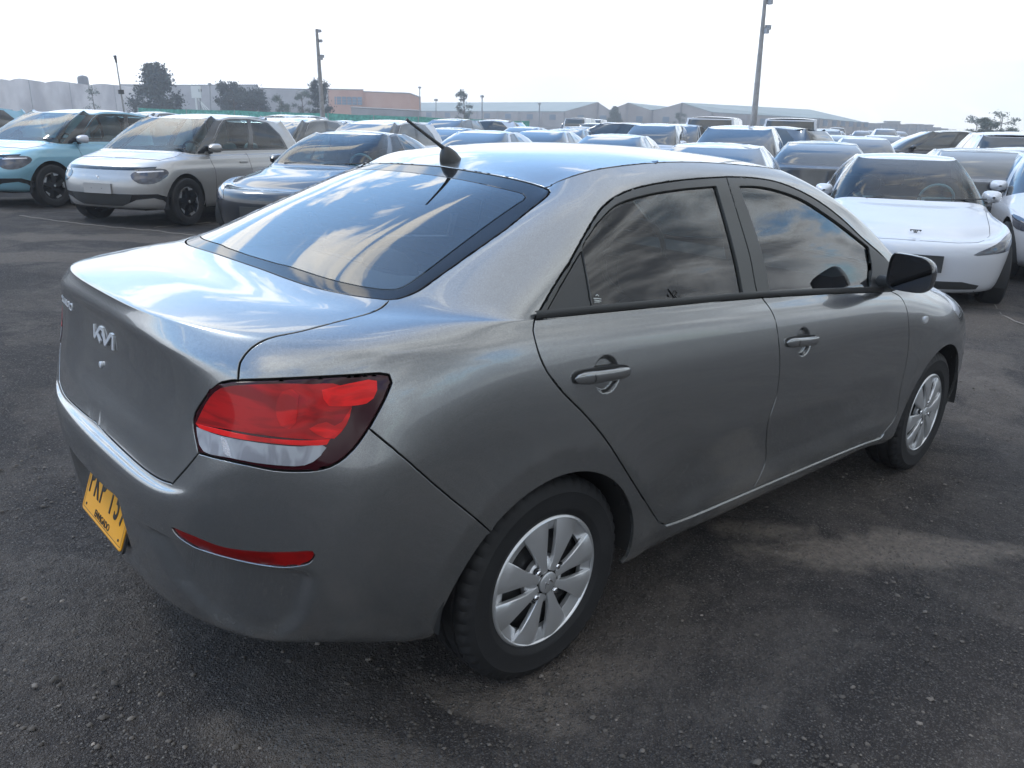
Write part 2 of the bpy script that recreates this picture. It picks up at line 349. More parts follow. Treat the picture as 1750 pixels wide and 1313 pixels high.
# ---------------------------------------------------------------- the ground
NX, NY, NZ = CAR_M[0][2], CAR_M[1][2], CAR_M[2][2]
def sat(t, a=3.0, b=2.0): t = np.asarray(t, float); s_ = np.sign(t); q = abs(t); return s_*np.where(q < a, q, a+b*np.tanh((q-a)/b))
def gz(x, y): return -(NX*sat(x)+NY*sat(y))/NZ
def ground_mat():
    m, nt, b = new_mat('gravel_ground')
    tc = N(nt, 'ShaderNodeTexCoord'); P = tc.outputs['Object']
    def noise(s, d=5, r=.6, dist=0): n = N(nt, 'ShaderNodeTexNoise'); L(nt, P, n.inputs[0]); n.inputs['Scale'].default_value = s; n.inputs['Detail'].default_value = d; n.inputs['Roughness'].default_value = r; n.inputs['Distortion'].default_value = dist; return n.outputs[0]
    big = noise(.35, 4); mid = noise(1.7, 6, .65, .4); fine = noise(38, 5, .7); grit = noise(160, 3, .8)
    c = mixc(nt, ramp(nt, big, [(.35, 0), (.65, 1)]), (.082, .068, .058), (.152, .129, .112))
    c = mixc(nt, ramp(nt, mid, [(.46, 0), (.72, .8)]), c, (.205, .178, .155))
    damp = noise(.9, 7, .7, .8); c = mixc(nt, ramp(nt, damp, [(.44, .80), (.54, 0)]), c, (.036, .031, .030)); sm_ = noise(6.5, 6, .75, .3); c = mixc(nt, ramp(nt, sm_, [(.40, .5), (.62, 0)]), c, (.042, .037, .036))
    # pale dusty patches, at fixed places on the lot
    acc = None
    for (x, y, rx, ry, a, s_) in DUST:
        mp = N(nt, 'ShaderNodeMapping', vector_type='TEXTURE'); L(nt, P, mp.inputs[0]); mp.inputs['Location'].default_value = (x, y, 0); mp.inputs['Rotation'].default_value = (0, 0, R_(a)); mp.inputs['Scale'].default_value = (rx, ry, 100)
        ln = N(nt, 'ShaderNodeVectorMath', operation='LENGTH'); L(nt, mp.outputs[0], ln.inputs[0])
        f = math_(nt, 'MULTIPLY', ramp(nt, math_(nt, 'ADD', ln.outputs['Value'], math_(nt, 'MULTIPLY', math_(nt, 'SUBTRACT', mid, .5), 2.6)), [(.45, 1), (.92, 0)], 'EASE'), s_)
        acc = f if acc is None else math_(nt, 'MAXIMUM', acc, f)
    c = mixc(nt, acc, c, (.30, .25, .205))
    c = mixc(nt, ramp(nt, fine, [(.3, .55), (.7, 0)]), c, (.030, .029, .032))
    v = N(nt, 'ShaderNodeTexVoronoi'); L(nt, P, v.inputs[0]); v.inputs['Scale'].default_value = 85; v.inputs['Randomness'].default_value = 1
    st = ramp(nt, v.outputs['Distance'], [(.16, 1), (.42, 0)])
    sp = N(nt, 'ShaderNodeSeparateColor'); L(nt, v.outputs['Color'], sp.inputs[0])
    isst = math_(nt, 'MULTIPLY', ramp(nt, sp.outputs[0], [(.42, 0), (.50, 1)]), st)
    stc = mixc(nt, sp.outputs[1], (.085, .076, .070), (.30, .275, .25))
    c = mixc(nt, math_(nt, 'MULTIPLY', isst, .85), c, stc)
    v2 = N(nt, 'ShaderNodeTexVoronoi'); L(nt, P, v2.inputs[0]); v2.inputs['Scale'].default_value = 260
    sp2 = N(nt, 'ShaderNodeSeparateColor'); L(nt, v2.outputs['Color'], sp2.inputs[0])
    c = mixc(nt, math_(nt, 'MULTIPLY', ramp(nt, sp2.outputs[0], [(.72, 0), (.9, 1)]), .4), c, (.22, .20, .185))
    L(nt, c, b.inputs['Base Color']); b.inputs['Roughness'].default_value = .93; b.inputs['Specular IOR Level'].default_value = .25
    h = math_(nt, 'ADD', math_(nt, 'MULTIPLY', isst, .9), math_(nt, 'ADD', math_(nt, 'MULTIPLY', fine, 1.2), math_(nt, 'ADD', math_(nt, 'MULTIPLY', v2.outputs['Distance'], -.5), math_(nt, 'MULTIPLY', grit, .5))))
    bp = N(nt, 'ShaderNodeBump'); bp.inputs['Strength'].default_value = 1.0; bp.inputs['Distance'].default_value = .014; L(nt, math_(nt, 'ADD', h, math_(nt, 'ADD', math_(nt, 'MULTIPLY', sm_, 3.5), math_(nt, 'MULTIPLY', noise(17, 4, .7, .2), 2.4))), bp.inputs['Height']); L(nt, bp.outputs[0], b.inputs['Normal'])
    return m
DUST = [(1.55,-1.12,.70,.22,-35,1.0),(1.36,-.74,.30,.15,-40,.85),(-.18,-.84,.30,.10,-60,.6),(-.6,-.75,.35,.12,-50,.35),(.1,-.95,.30,.12,-20,.45),(2.0,8.6,2.6,.5,-25,.45),(.6,7.4,2.0,.5,-20,.4),(4.8,-.4,1.2,.4,20,.35),(6.8,.2,1.0,.5,0,.3)]
def build_ground():
    def axis(c, near, far, h):
        t = [0.0]; d = h
        while t[-1] < far: d = h if t[-1] < near else d*1.14; t.append(t[-1]+d)
        t = np.array(t); return np.unique(np.r_[c-t[::-1], c+t])
    xs = axis(.5, 6, 2600, .10); ys = axis(-.5, 6, 2600, .10); X, Y = np.meshgrid(xs, ys)
    Z = gz(X, Y)
    rng = np.random.RandomState(3); near = np.exp(-((X-.5)**2+(Y+.5)**2)/60.)
    for k in range(40):
        a = rng.uniform(0, 2*math.pi); f = rng.uniform(2, 11); ph = rng.uniform(0, 6.28)
        Z = Z+near*.0022/math.sqrt(f/3)*np.sin(f*(X*math.cos(a)+Y*math.sin(a))+ph)
    V = np.stack([X, Y, Z], -1).reshape(-1, 3); nx = len(xs); ny = len(ys)
    I = np.arange(nx*ny).reshape(ny, nx); F = np.stack([I[:-1, :-1], I[:-1, 1:], I[1:, 1:], I[1:, :-1]], -1).reshape(-1, 4)
    tag(mobj('ground', V, F, ground_mat()), 'dark grey gravel and asphalt millings of the car lot', kind='structure')
build_ground()
CAMX, CAMY = camo.matrix_world.translation[0], camo.matrix_world.translation[1]
def stones():
    """loose stones lying on the lot near the viewer: nobody could count them"""
    rng = np.random.RandomState(11); n = 34000
    base = np.array([(1, 0, 0), (-1, 0, 0), (0, 1, 0), (0, -1, 0), (0, 0, 1), (0, 0, -1), (.6, .6, .5), (-.6, .6, .5), (.6, -.6, .5), (-.6, -.6, .5)], float)
    Fb = np.array([(0, 6, 8), (6, 2, 4), (6, 4, 8), (8, 4, 3), (0, 2, 6), (0, 8, 3), (1, 9, 7), (7, 4, 2), (9, 4, 7), (9, 3, 4), (1, 7, 2), (1, 3, 9)])
    th = rng.uniform(-1.25, 1.25, n)+R_(47); d = .7+5.5*rng.uniform(0, 1, n)**1.25
    x = CAMX+d*np.cos(th); y = CAMY+d*np.sin(th)
    cl = np.sin(x*2.1+1)*np.sin(y*2.7)+.6*np.sin(x*5.3+y*4.1)+rng.normal(0, .7, n); k = cl > -.25; x, y, d = x[k], y[k], d[k]; n = len(x)
    s_ = .0018+.0030*rng.gamma(1.2, .55, n); s_ = np.minimum(s_, .012)
    V = base[None]*(1+rng.uniform(-.25, .25, (n, 10, 3)))*s_[:, None, None]*np.array([1, 1, .7]); a = rng.uniform(0, 6.28, n); c_, s2 = np.cos(a)[:, None], np.sin(a)[:, None]
    sx = rng.uniform(.7, 1.4, n)[:, None]; vx, vy = V[..., 0]*sx, V[..., 1]
    V = np.stack([vx*c_-vy*s2+x[:, None], vx*s2+vy*c_+y[:, None], V[..., 2]+(gz(x, y)+s_*.25)[:, None]], -1)
    F = (Fb[None]+np.arange(n)[:, None, None]*10).reshape(-1, 3)
    me = bpy.data.meshes.new('gravel'); V = V.reshape(-1, 3)
    me.vertices.add(len(V)); me.vertices.foreach_set('co', V.ravel()); me.loops.add(F.size); me.loops.foreach_set('vertex_index', F.ravel().astype(np.int32)); me.polygons.add(len(F)); me.polygons.foreach_set('loop_start', np.arange(0, F.size, 3, dtype=np.int32)); me.update(); me.validate()
    ca = me.color_attributes.new('tint', 'FLOAT_COLOR', 'POINT'); g = np.repeat(.40+rng.gamma(1.5, .22, n), 10); col = np.stack([g*1.03, g, g*.96, np.ones_like(g)], 1); ca.data.foreach_set('color', col.ravel().astype(np.float32))
    m, nt, b = new_mat('loose_stones'); at = N(nt, 'ShaderNodeAttribute', attribute_name='tint'); L(nt, mixc(nt, 1.0, (.135, .120, .107), at.outputs['Color'], 'MULTIPLY'), b.inputs['Base Color']); b.inputs['Roughness'].default_value = .9
    me.materials.append(m); o = bpy.data.objects.new('gravel', me); COL.objects.link(o); tag(o, 'loose small stones scattered on the dark ground', kind='stuff')
stones()

# ---------------------------------------------------------------- wheels
def tyre_mesh(R=.300, W=.178, rim=.196, n=144, tread=True):
    h = W/2
    prof = [(rim-.012, -h*.78), (rim, -h*.90), (rim+.016, -h*.985), (rim+.020, -h*1.0), (rim+.024, -h*.995), (rim+.045, -h*1.02), (R-.040, -h*1.005), (R-.037, -h*1.015), (R-.033, -h*.99), (R-.018, -h*.93), (R-.007, -h*.84)]
    g = .0065
    if tread: tr = [(R-.002, -h*.74), (R, -h*.60), (R, -h*.56), (R-g, -h*.54), (R-g, -h*.46), (R, -h*.44), (R+.001, -h*.12), (R-g, -h*.10), (R-g, 0)]
    else: tr = [(R, -h*.6), (R, 0)]
    prof = prof+tr; prof = prof+[(r, -x) for r, x in prof[::-1][1:]]
    def mod(r, x, i, j):
        if not tread: return r
        a = abs(x)/h
        if .62 < a < .96 and r > R-.03 and i % 3 == 0: return r-.007
        if .46 < a <= .62 and i % 3 == 0 and r > R-.003: return r-.004
        if .1 < a < .45 and i % 4 == 1: return r-.003
        return r
    return MB().lathe(prof, n, 'y', mod=mod)
def disc_side(prof, side): return prof
def hubcap_mesh(ns=8):
    """eight flat, folded spokes over open slots; outer face towards -y"""
    m = MB()
    m.lathe([(.1865, -.0105), (.180, -.0085), (.160, -.0045), (.1515, -.0015), (.1500, .010)], 96)          # dished outer band
    m.lathe([(.040, -.0185), (.052, -.0150), (.064, -.0095), (.0715, -.0035), (.0730, .010)], 96)             # hub slope
    for k in range(ns):
        a = 2*math.pi*k/ns; ca, sa = math.cos(a), math.sin(a); s_ = 1 if k % 2 else -1
        rs = [.034, .058, .078, .105, .140, .165, .1860]; hw = [.0110, .0135, .0170, .0240, .0350, .0425, .0480]
        top = [-.0190, -.0205, -.0212, -.0212, -.0198, -.0178, -.0138]; V = []
        for r, w, y in zip(rs, hw, top):
            sh = s_*.010*max(0, (r-.07)/.115); fold = .0035*min(1, (r-.03)/.06)
            for t, dy in ((-1.0, .0125), (-1.0, .0022), (-.93, 0), (s_*.30, -fold*.9), (.93, .0006), (1.0, .0028), (1.0, .0125)):
                q = w*t+sh; V.append((r*ca-q*sa, y+dy, r*sa+q*ca))
        F = []; n = 7
        for i in range(len(rs)-1):
            for j in range(n-1): F.append((i*n+j, (i+1)*n+j, (i+1)*n+j+1, i*n+j+1))
        m.add(V, F)
    return np.concatenate(m.V), m.F
def flip_y(V): V = np.array(V, float); V[:, 1] *= -1; return V
def hero_wheel(parent, x, side, tread_seed=0, rot=0.0, steer=0.0):
    w_ = empty('wheel', (x, side*.742, .296), steer, parent)
    c_, s_ = math.cos(rot), math.sin(rot)
    def xf(V):
        V = np.array(V, float); a, b = V[:, 0]*c_-V[:, 2]*s_, V[:, 0]*s_+V[:, 2]*c_; V[:, 0], V[:, 2] = a, b; V[:, 1] *= -side; return V
    def put(name, mb, mat, parent=w_, angle=35, smooth=True):
        F = mb.F if side == -1 else [f[::-1] for f in mb.F]
        return mobj(name, xf(np.concatenate(mb.V)), F, mat, parent, smooth=smooth, angle=angle)
    put('tyre', tyre_mesh(), MT['rubber'], angle=32)
    rim = MB().lathe([(.195, .07), (.190, .072), (.178, .06), (.172, -.045), (.182, -.066), (.196, -.078), (.198, -.080)], 72)
    rim.lathe([(.172, -.03), (.165, -.038), (.13, -.048), (.09, -.052), (.07, -.045), (.0, -.045)], 72)
    for k in range(16):
        a = k*math.pi/8+.1; rim.lathe([(.0135, -.0005), (.0, -.0005)], 16, c=(.128*math.cos(a), -.0493, .128*math.sin(a)), m=1)
    F = rim.F if side == -1 else [f[::-1] for f in rim.F]
    mobj('rim', xf(np.concatenate(rim.V)), F, None, w_, angle=35, mats=[MT['steel_dark'], MT['black_matte']], fm=rim.m)
    HV, HF = hubcap_mesh(); hb = MB(); hb.add(np.array(HV)+np.array([0, -.066, 0]), HF)
    hb.lathe([(.1950, .012), (.1962, -.002), (.1945, -.0095), (.1915, -.0125), (.1875, -.0140), (.1850, -.0120), (.1835, -.008)], 128, c=(0, -.070, 0))
    hc = put('hubcap', hb, MT['silver'], smooth=False)
    cp = MB().lathe([(.031, .004), (.031, -.001), (.028, -.003), (0, -.0042)], 32, c=(0, -.087, 0)); put('centre_cap', cp, MT['silver'], hc)
    em = MB()
    for a, b in (((-.016, -.007), (-.010, .008)), ((-.010, .008), (-.002, -.004)), ((-.002, -.004), (.006, .008)), ((.006, .008), (.014, -.007))):
        em.tube([(a[0], -.0915, a[1]), (b[0], -.0915, b[1])], .0014, 6)
    put('emblem', em, MT['chrome'], hc)
    for k in range(4):
        a = k*math.pi/2+math.pi/8; c = (.052*math.cos(a), -.072, .052*math.sin(a))
        put('nut_recess', MB().lathe([(.0175, -.006), (.016, -.0075), (.0135, .004), (0, .006)], 24, c=(c[0], -.078, c[2])), MT['steel_dark'], hc)
        put('wheel_nut', MB().lathe([(.0095, .012), (.0092, -.006), (.006, -.0105), (0, -.012)], 6+12, c=(c[0], -.078, c[2])), MT['chrome'], hc)
    return w_
# ---------------------------------------------------------------- the grey saloon, close to
ROWS = [{0:(-0.72,0,0.27),3:(-0.66,0.46,0.27),5:(-0.45,0.62,0.26),7:(-0.2,0.7,0.215),12:(1.95,0.7,0.215),15:(2.9,0.66,0.22),17:(3.08,0.5,0.22),20:(3.15,0,0.22)},
{0:(-0.815,0,0.262),1:(-0.808,0.22,0.262),2:(-0.775,0.4,0.262),3:(-0.71,0.55,0.265),4:(-0.62,0.64,0.268),5:(-0.5,0.715,0.268),6:(-0.38,0.775,0.262),7:(-0.2,0.79,0.245),8:(0.1,0.795,0.235),10:(0.95,0.8,0.23),12:(1.95,0.8,0.232),14:(2.65,0.8,0.235),15:(2.95,0.76,0.24),16:(3.1,0.68,0.24),17:(3.18,0.58,0.24),18:(3.23,0.45,0.24),20:(3.28,0,0.24)},
{0:(-0.866,0,0.33),1:(-0.858,0.22,0.33),2:(-0.825,0.41,0.33),3:(-0.755,0.57,0.33),4:(-0.66,0.675,0.325),5:(-0.545,0.76,0.32),6:(-0.4,0.8,0.32),7:(-0.2,0.822,0.315),8:(0.1,0.828,0.31),10:(0.95,0.832,0.305),12:(1.95,0.83,0.3),14:(2.65,0.83,0.31),15:(2.97,0.79,0.32),16:(3.15,0.72,0.33),17:(3.23,0.61,0.33),18:(3.29,0.46,0.33),20:(3.335,0,0.33)},
{0:(-0.89,0,0.44),1:(-0.882,0.22,0.44),2:(-0.85,0.42,0.44),3:(-0.785,0.585,0.44),4:(-0.685,0.705,0.43),5:(-0.57,0.795,0.42),6:(-0.42,0.825,0.42),7:(-0.2,0.838,0.42),8:(0.1,0.842,0.42),10:(0.95,0.845,0.42),12:(1.95,0.843,0.42),14:(2.65,0.84,0.42),15:(2.97,0.805,0.43),16:(3.16,0.735,0.44),17:(3.245,0.62,0.44),18:(3.305,0.47,0.44),20:(3.355,0,0.44)},
{0:(-0.906,0,0.55),1:(-0.898,0.22,0.55),2:(-0.867,0.425,0.55),3:(-0.803,0.595,0.55),4:(-0.705,0.72,0.545),5:(-0.585,0.812,0.545),6:(-0.43,0.838,0.54),7:(-0.2,0.848,0.54),8:(0.1,0.85,0.54),10:(0.95,0.853,0.54),12:(1.95,0.85,0.54),14:(2.65,0.845,0.54),15:(2.96,0.81,0.545),16:(3.15,0.738,0.55),17:(3.245,0.63,0.55),18:(3.31,0.48,0.55),20:(3.36,0,0.55)},
{0:(-0.911,0,0.64),1:(-0.902,0.22,0.632),2:(-0.872,0.43,0.625),3:(-0.816,0.592,0.65),4:(-0.72,0.715,0.675),5:(-0.59,0.812,0.67),6:(-0.43,0.841,0.66),7:(-0.2,0.851,0.65),8:(0.1,0.854,0.65),10:(0.95,0.856,0.65),12:(1.95,0.853,0.65),14:(2.65,0.845,0.64),15:(2.95,0.805,0.64),16:(3.13,0.735,0.64),17:(3.23,0.63,0.64),18:(3.295,0.48,0.64),20:(3.35,0,0.64)},
{0:(-0.898,0,0.672),1:(-0.89,0.22,0.666),2:(-0.864,0.43,0.655),3:(-0.816,0.588,0.7),4:(-0.72,0.715,0.745),5:(-0.58,0.808,0.75),6:(-0.425,0.839,0.745),7:(-0.2,0.851,0.74),8:(0.1,0.855,0.74),10:(0.95,0.856,0.735),12:(1.95,0.852,0.72),14:(2.64,0.842,0.7),15:(2.92,0.8,0.7),16:(3.11,0.725,0.7),17:(3.21,0.62,0.69),18:(3.275,0.48,0.69),20:(3.335,0,0.69)},
{0:(-0.878,0,0.688),1:(-0.872,0.22,0.684),2:(-0.852,0.43,0.675),3:(-0.812,0.588,0.74),4:(-0.715,0.712,0.8),5:(-0.57,0.8,0.8),6:(-0.42,0.833,0.8),7:(-0.2,0.85,0.8),8:(0.1,0.853,0.79),10:(0.95,0.854,0.785),12:(1.95,0.85,0.775),14:(2.62,0.838,0.745),15:(2.89,0.79,0.745),16:(3.08,0.715,0.74),17:(3.18,0.61,0.73),18:(3.245,0.47,0.73),20:(3.31,0,0.73)},
{0:(-0.849,0,0.82),1:(-0.845,0.23,0.82),2:(-0.826,0.44,0.82),3:(-0.788,0.59,0.84),4:(-0.702,0.707,0.86),5:(-0.555,0.79,0.86),6:(-0.41,0.824,0.86),7:(-0.2,0.844,0.86),8:(0.1,0.848,0.85),10:(0.95,0.848,0.835),12:(1.95,0.843,0.82),14:(2.6,0.828,0.79),15:(2.85,0.775,0.785),16:(3.03,0.7,0.78),17:(3.13,0.6,0.765),18:(3.19,0.465,0.765),20:(3.26,0,0.765)},
{0:(-0.8365,0,0.945),1:(-0.836,0.25,0.945),2:(-0.822,0.44,0.945),3:(-0.777,0.58,0.935),4:(-0.688,0.694,0.925),5:(-0.545,0.776,0.92),6:(-0.405,0.811,0.92),7:(-0.2,0.835,0.915),8:(0.1,0.838,0.905),10:(0.95,0.838,0.885),12:(1.95,0.832,0.865),14:(2.55,0.81,0.835),15:(2.79,0.755,0.825),16:(2.95,0.685,0.815),17:(3.05,0.59,0.8),18:(3.11,0.455,0.8),20:(3.19,0,0.805)},
{0:(-0.843,0,0.984),1:(-0.841,0.24,0.984),2:(-0.82,0.432,0.984),3:(-0.762,0.573,0.979),4:(-0.673,0.678,0.973),5:(-0.535,0.76,0.968),6:(-0.395,0.797,0.968),7:(-0.2,0.824,0.96),8:(0.1,0.828,0.95),10:(0.95,0.828,0.925),12:(1.95,0.819,0.9),14:(2.5,0.785,0.87),15:(2.71,0.73,0.86),16:(2.86,0.665,0.85),17:(2.96,0.575,0.84),18:(3.02,0.45,0.845),20:(3.1,0,0.855)},
{0:(-0.834,0,1.022),1:(-0.829,0.24,1.023),2:(-0.798,0.42,1.022),3:(-0.731,0.562,1.015),4:(-0.646,0.661,1.007),5:(-0.52,0.742,1.005),6:(-0.38,0.782,1.003),7:(-0.19,0.811,0.993),8:(0.1,0.816,0.985),10:(0.95,0.815,0.957),12:(1.95,0.801,0.927),14:(2.45,0.755,0.905),15:(2.62,0.7,0.892),16:(2.75,0.645,0.885),17:(2.84,0.56,0.883),18:(2.9,0.44,0.888),20:(2.97,0,0.9)},
{0:(-0.813,0,1.037),1:(-0.805,0.237,1.037),2:(-0.768,0.413,1.035),3:(-0.692,0.55,1.031),4:(-0.604,0.641,1.029),5:(-0.48,0.715,1.03),6:(-0.345,0.763,1.027),7:(-0.17,0.798,1.017),8:(0.1,0.803,1.008),10:(0.95,0.801,0.98),12:(1.95,0.783,0.945),14:(2.41,0.728,0.932),15:(2.53,0.675,0.92),16:(2.63,0.62,0.915),17:(2.7,0.54,0.915),18:(2.74,0.43,0.922),20:(2.8,0,0.94)},
{0:(-0.66,0,1.066),1:(-0.655,0.24,1.063),2:(-0.62,0.41,1.058),3:(-0.54,0.55,1.054),4:(-0.475,0.622,1.05),5:(-0.39,0.695,1.048),6:(-0.265,0.752,1.044),7:(-0.13,0.789,1.036),8:(0.11,0.795,1.027),10:(0.95,0.792,1),12:(1.98,0.765,0.96),14:(2.38,0.712,0.958),15:(2.45,0.655,0.948),16:(2.51,0.6,0.942),17:(2.55,0.53,0.942),18:(2.59,0.42,0.952),20:(2.63,0,0.968)},
{0:(-0.486,0,1.083),1:(-0.478,0.24,1.081),2:(-0.445,0.43,1.078),3:(-0.38,0.58,1.074),4:(-0.33,0.627,1.073),5:(-0.265,0.682,1.07),6:(-0.17,0.735,1.064),7:(-0.075,0.777,1.054),8:(0.12,0.784,1.046),10:(0.95,0.78,1.018),12:(2.05,0.748,0.985),14:(2.34,0.695,0.982),15:(2.39,0.64,0.972),16:(2.42,0.58,0.97),17:(2.44,0.51,0.972),18:(2.465,0.41,0.982),20:(2.5,0,0.997)},
{0:(-0.235,0,1.192),1:(-0.23,0.23,1.19),2:(-0.208,0.4,1.182),3:(-0.165,0.535,1.165),4:(-0.125,0.59,1.166),5:(-0.065,0.635,1.165),6:(0.02,0.68,1.163),7:(0.1,0.718,1.16),8:(0.25,0.735,1.158),10:(0.94,0.735,1.14),12:(1.925,0.706,1.11),14:(2.11,0.655,1.115),15:(2.16,0.61,1.112),16:(2.185,0.55,1.115),17:(2.205,0.48,1.12),18:(2.225,0.39,1.127),20:(2.26,0,1.142)},
{0:(-0,0,1.285),1:(0.003,0.22,1.283),2:(0.015,0.38,1.273),3:(0.04,0.505,1.253),4:(0.075,0.55,1.255),5:(0.125,0.585,1.26),6:(0.2,0.618,1.265),7:(0.28,0.647,1.268),8:(0.42,0.668,1.27),10:(0.93,0.672,1.265),12:(1.69,0.65,1.252),14:(1.86,0.608,1.25),15:(1.905,0.57,1.25),16:(1.93,0.51,1.255),17:(1.95,0.45,1.26),18:(1.965,0.365,1.266),20:(1.995,0,1.28)},
{0:(0.13,0,1.328),1:(0.132,0.22,1.326),2:(0.137,0.37,1.318),3:(0.15,0.492,1.298),4:(0.18,0.523,1.302),5:(0.23,0.545,1.312),6:(0.3,0.565,1.325),7:(0.38,0.582,1.337),8:(0.53,0.602,1.35),10:(0.93,0.61,1.362),12:(1.47,0.597,1.35),14:(1.62,0.558,1.343),15:(1.66,0.53,1.344),16:(1.68,0.48,1.348),17:(1.695,0.42,1.353),18:(1.71,0.34,1.36),20:(1.735,0,1.375)},
{0:(0.225,0,1.358),1:(0.225,0.21,1.356),2:(0.228,0.36,1.346),3:(0.232,0.476,1.327),4:(0.255,0.49,1.336),5:(0.295,0.5,1.352),6:(0.36,0.51,1.37),7:(0.45,0.52,1.386),8:(0.62,0.53,1.403),10:(0.95,0.538,1.413),12:(1.35,0.533,1.402),14:(1.46,0.515,1.39),15:(1.49,0.485,1.391),16:(1.51,0.44,1.395),17:(1.525,0.39,1.4),18:(1.535,0.32,1.406),20:(1.56,0,1.421)}]
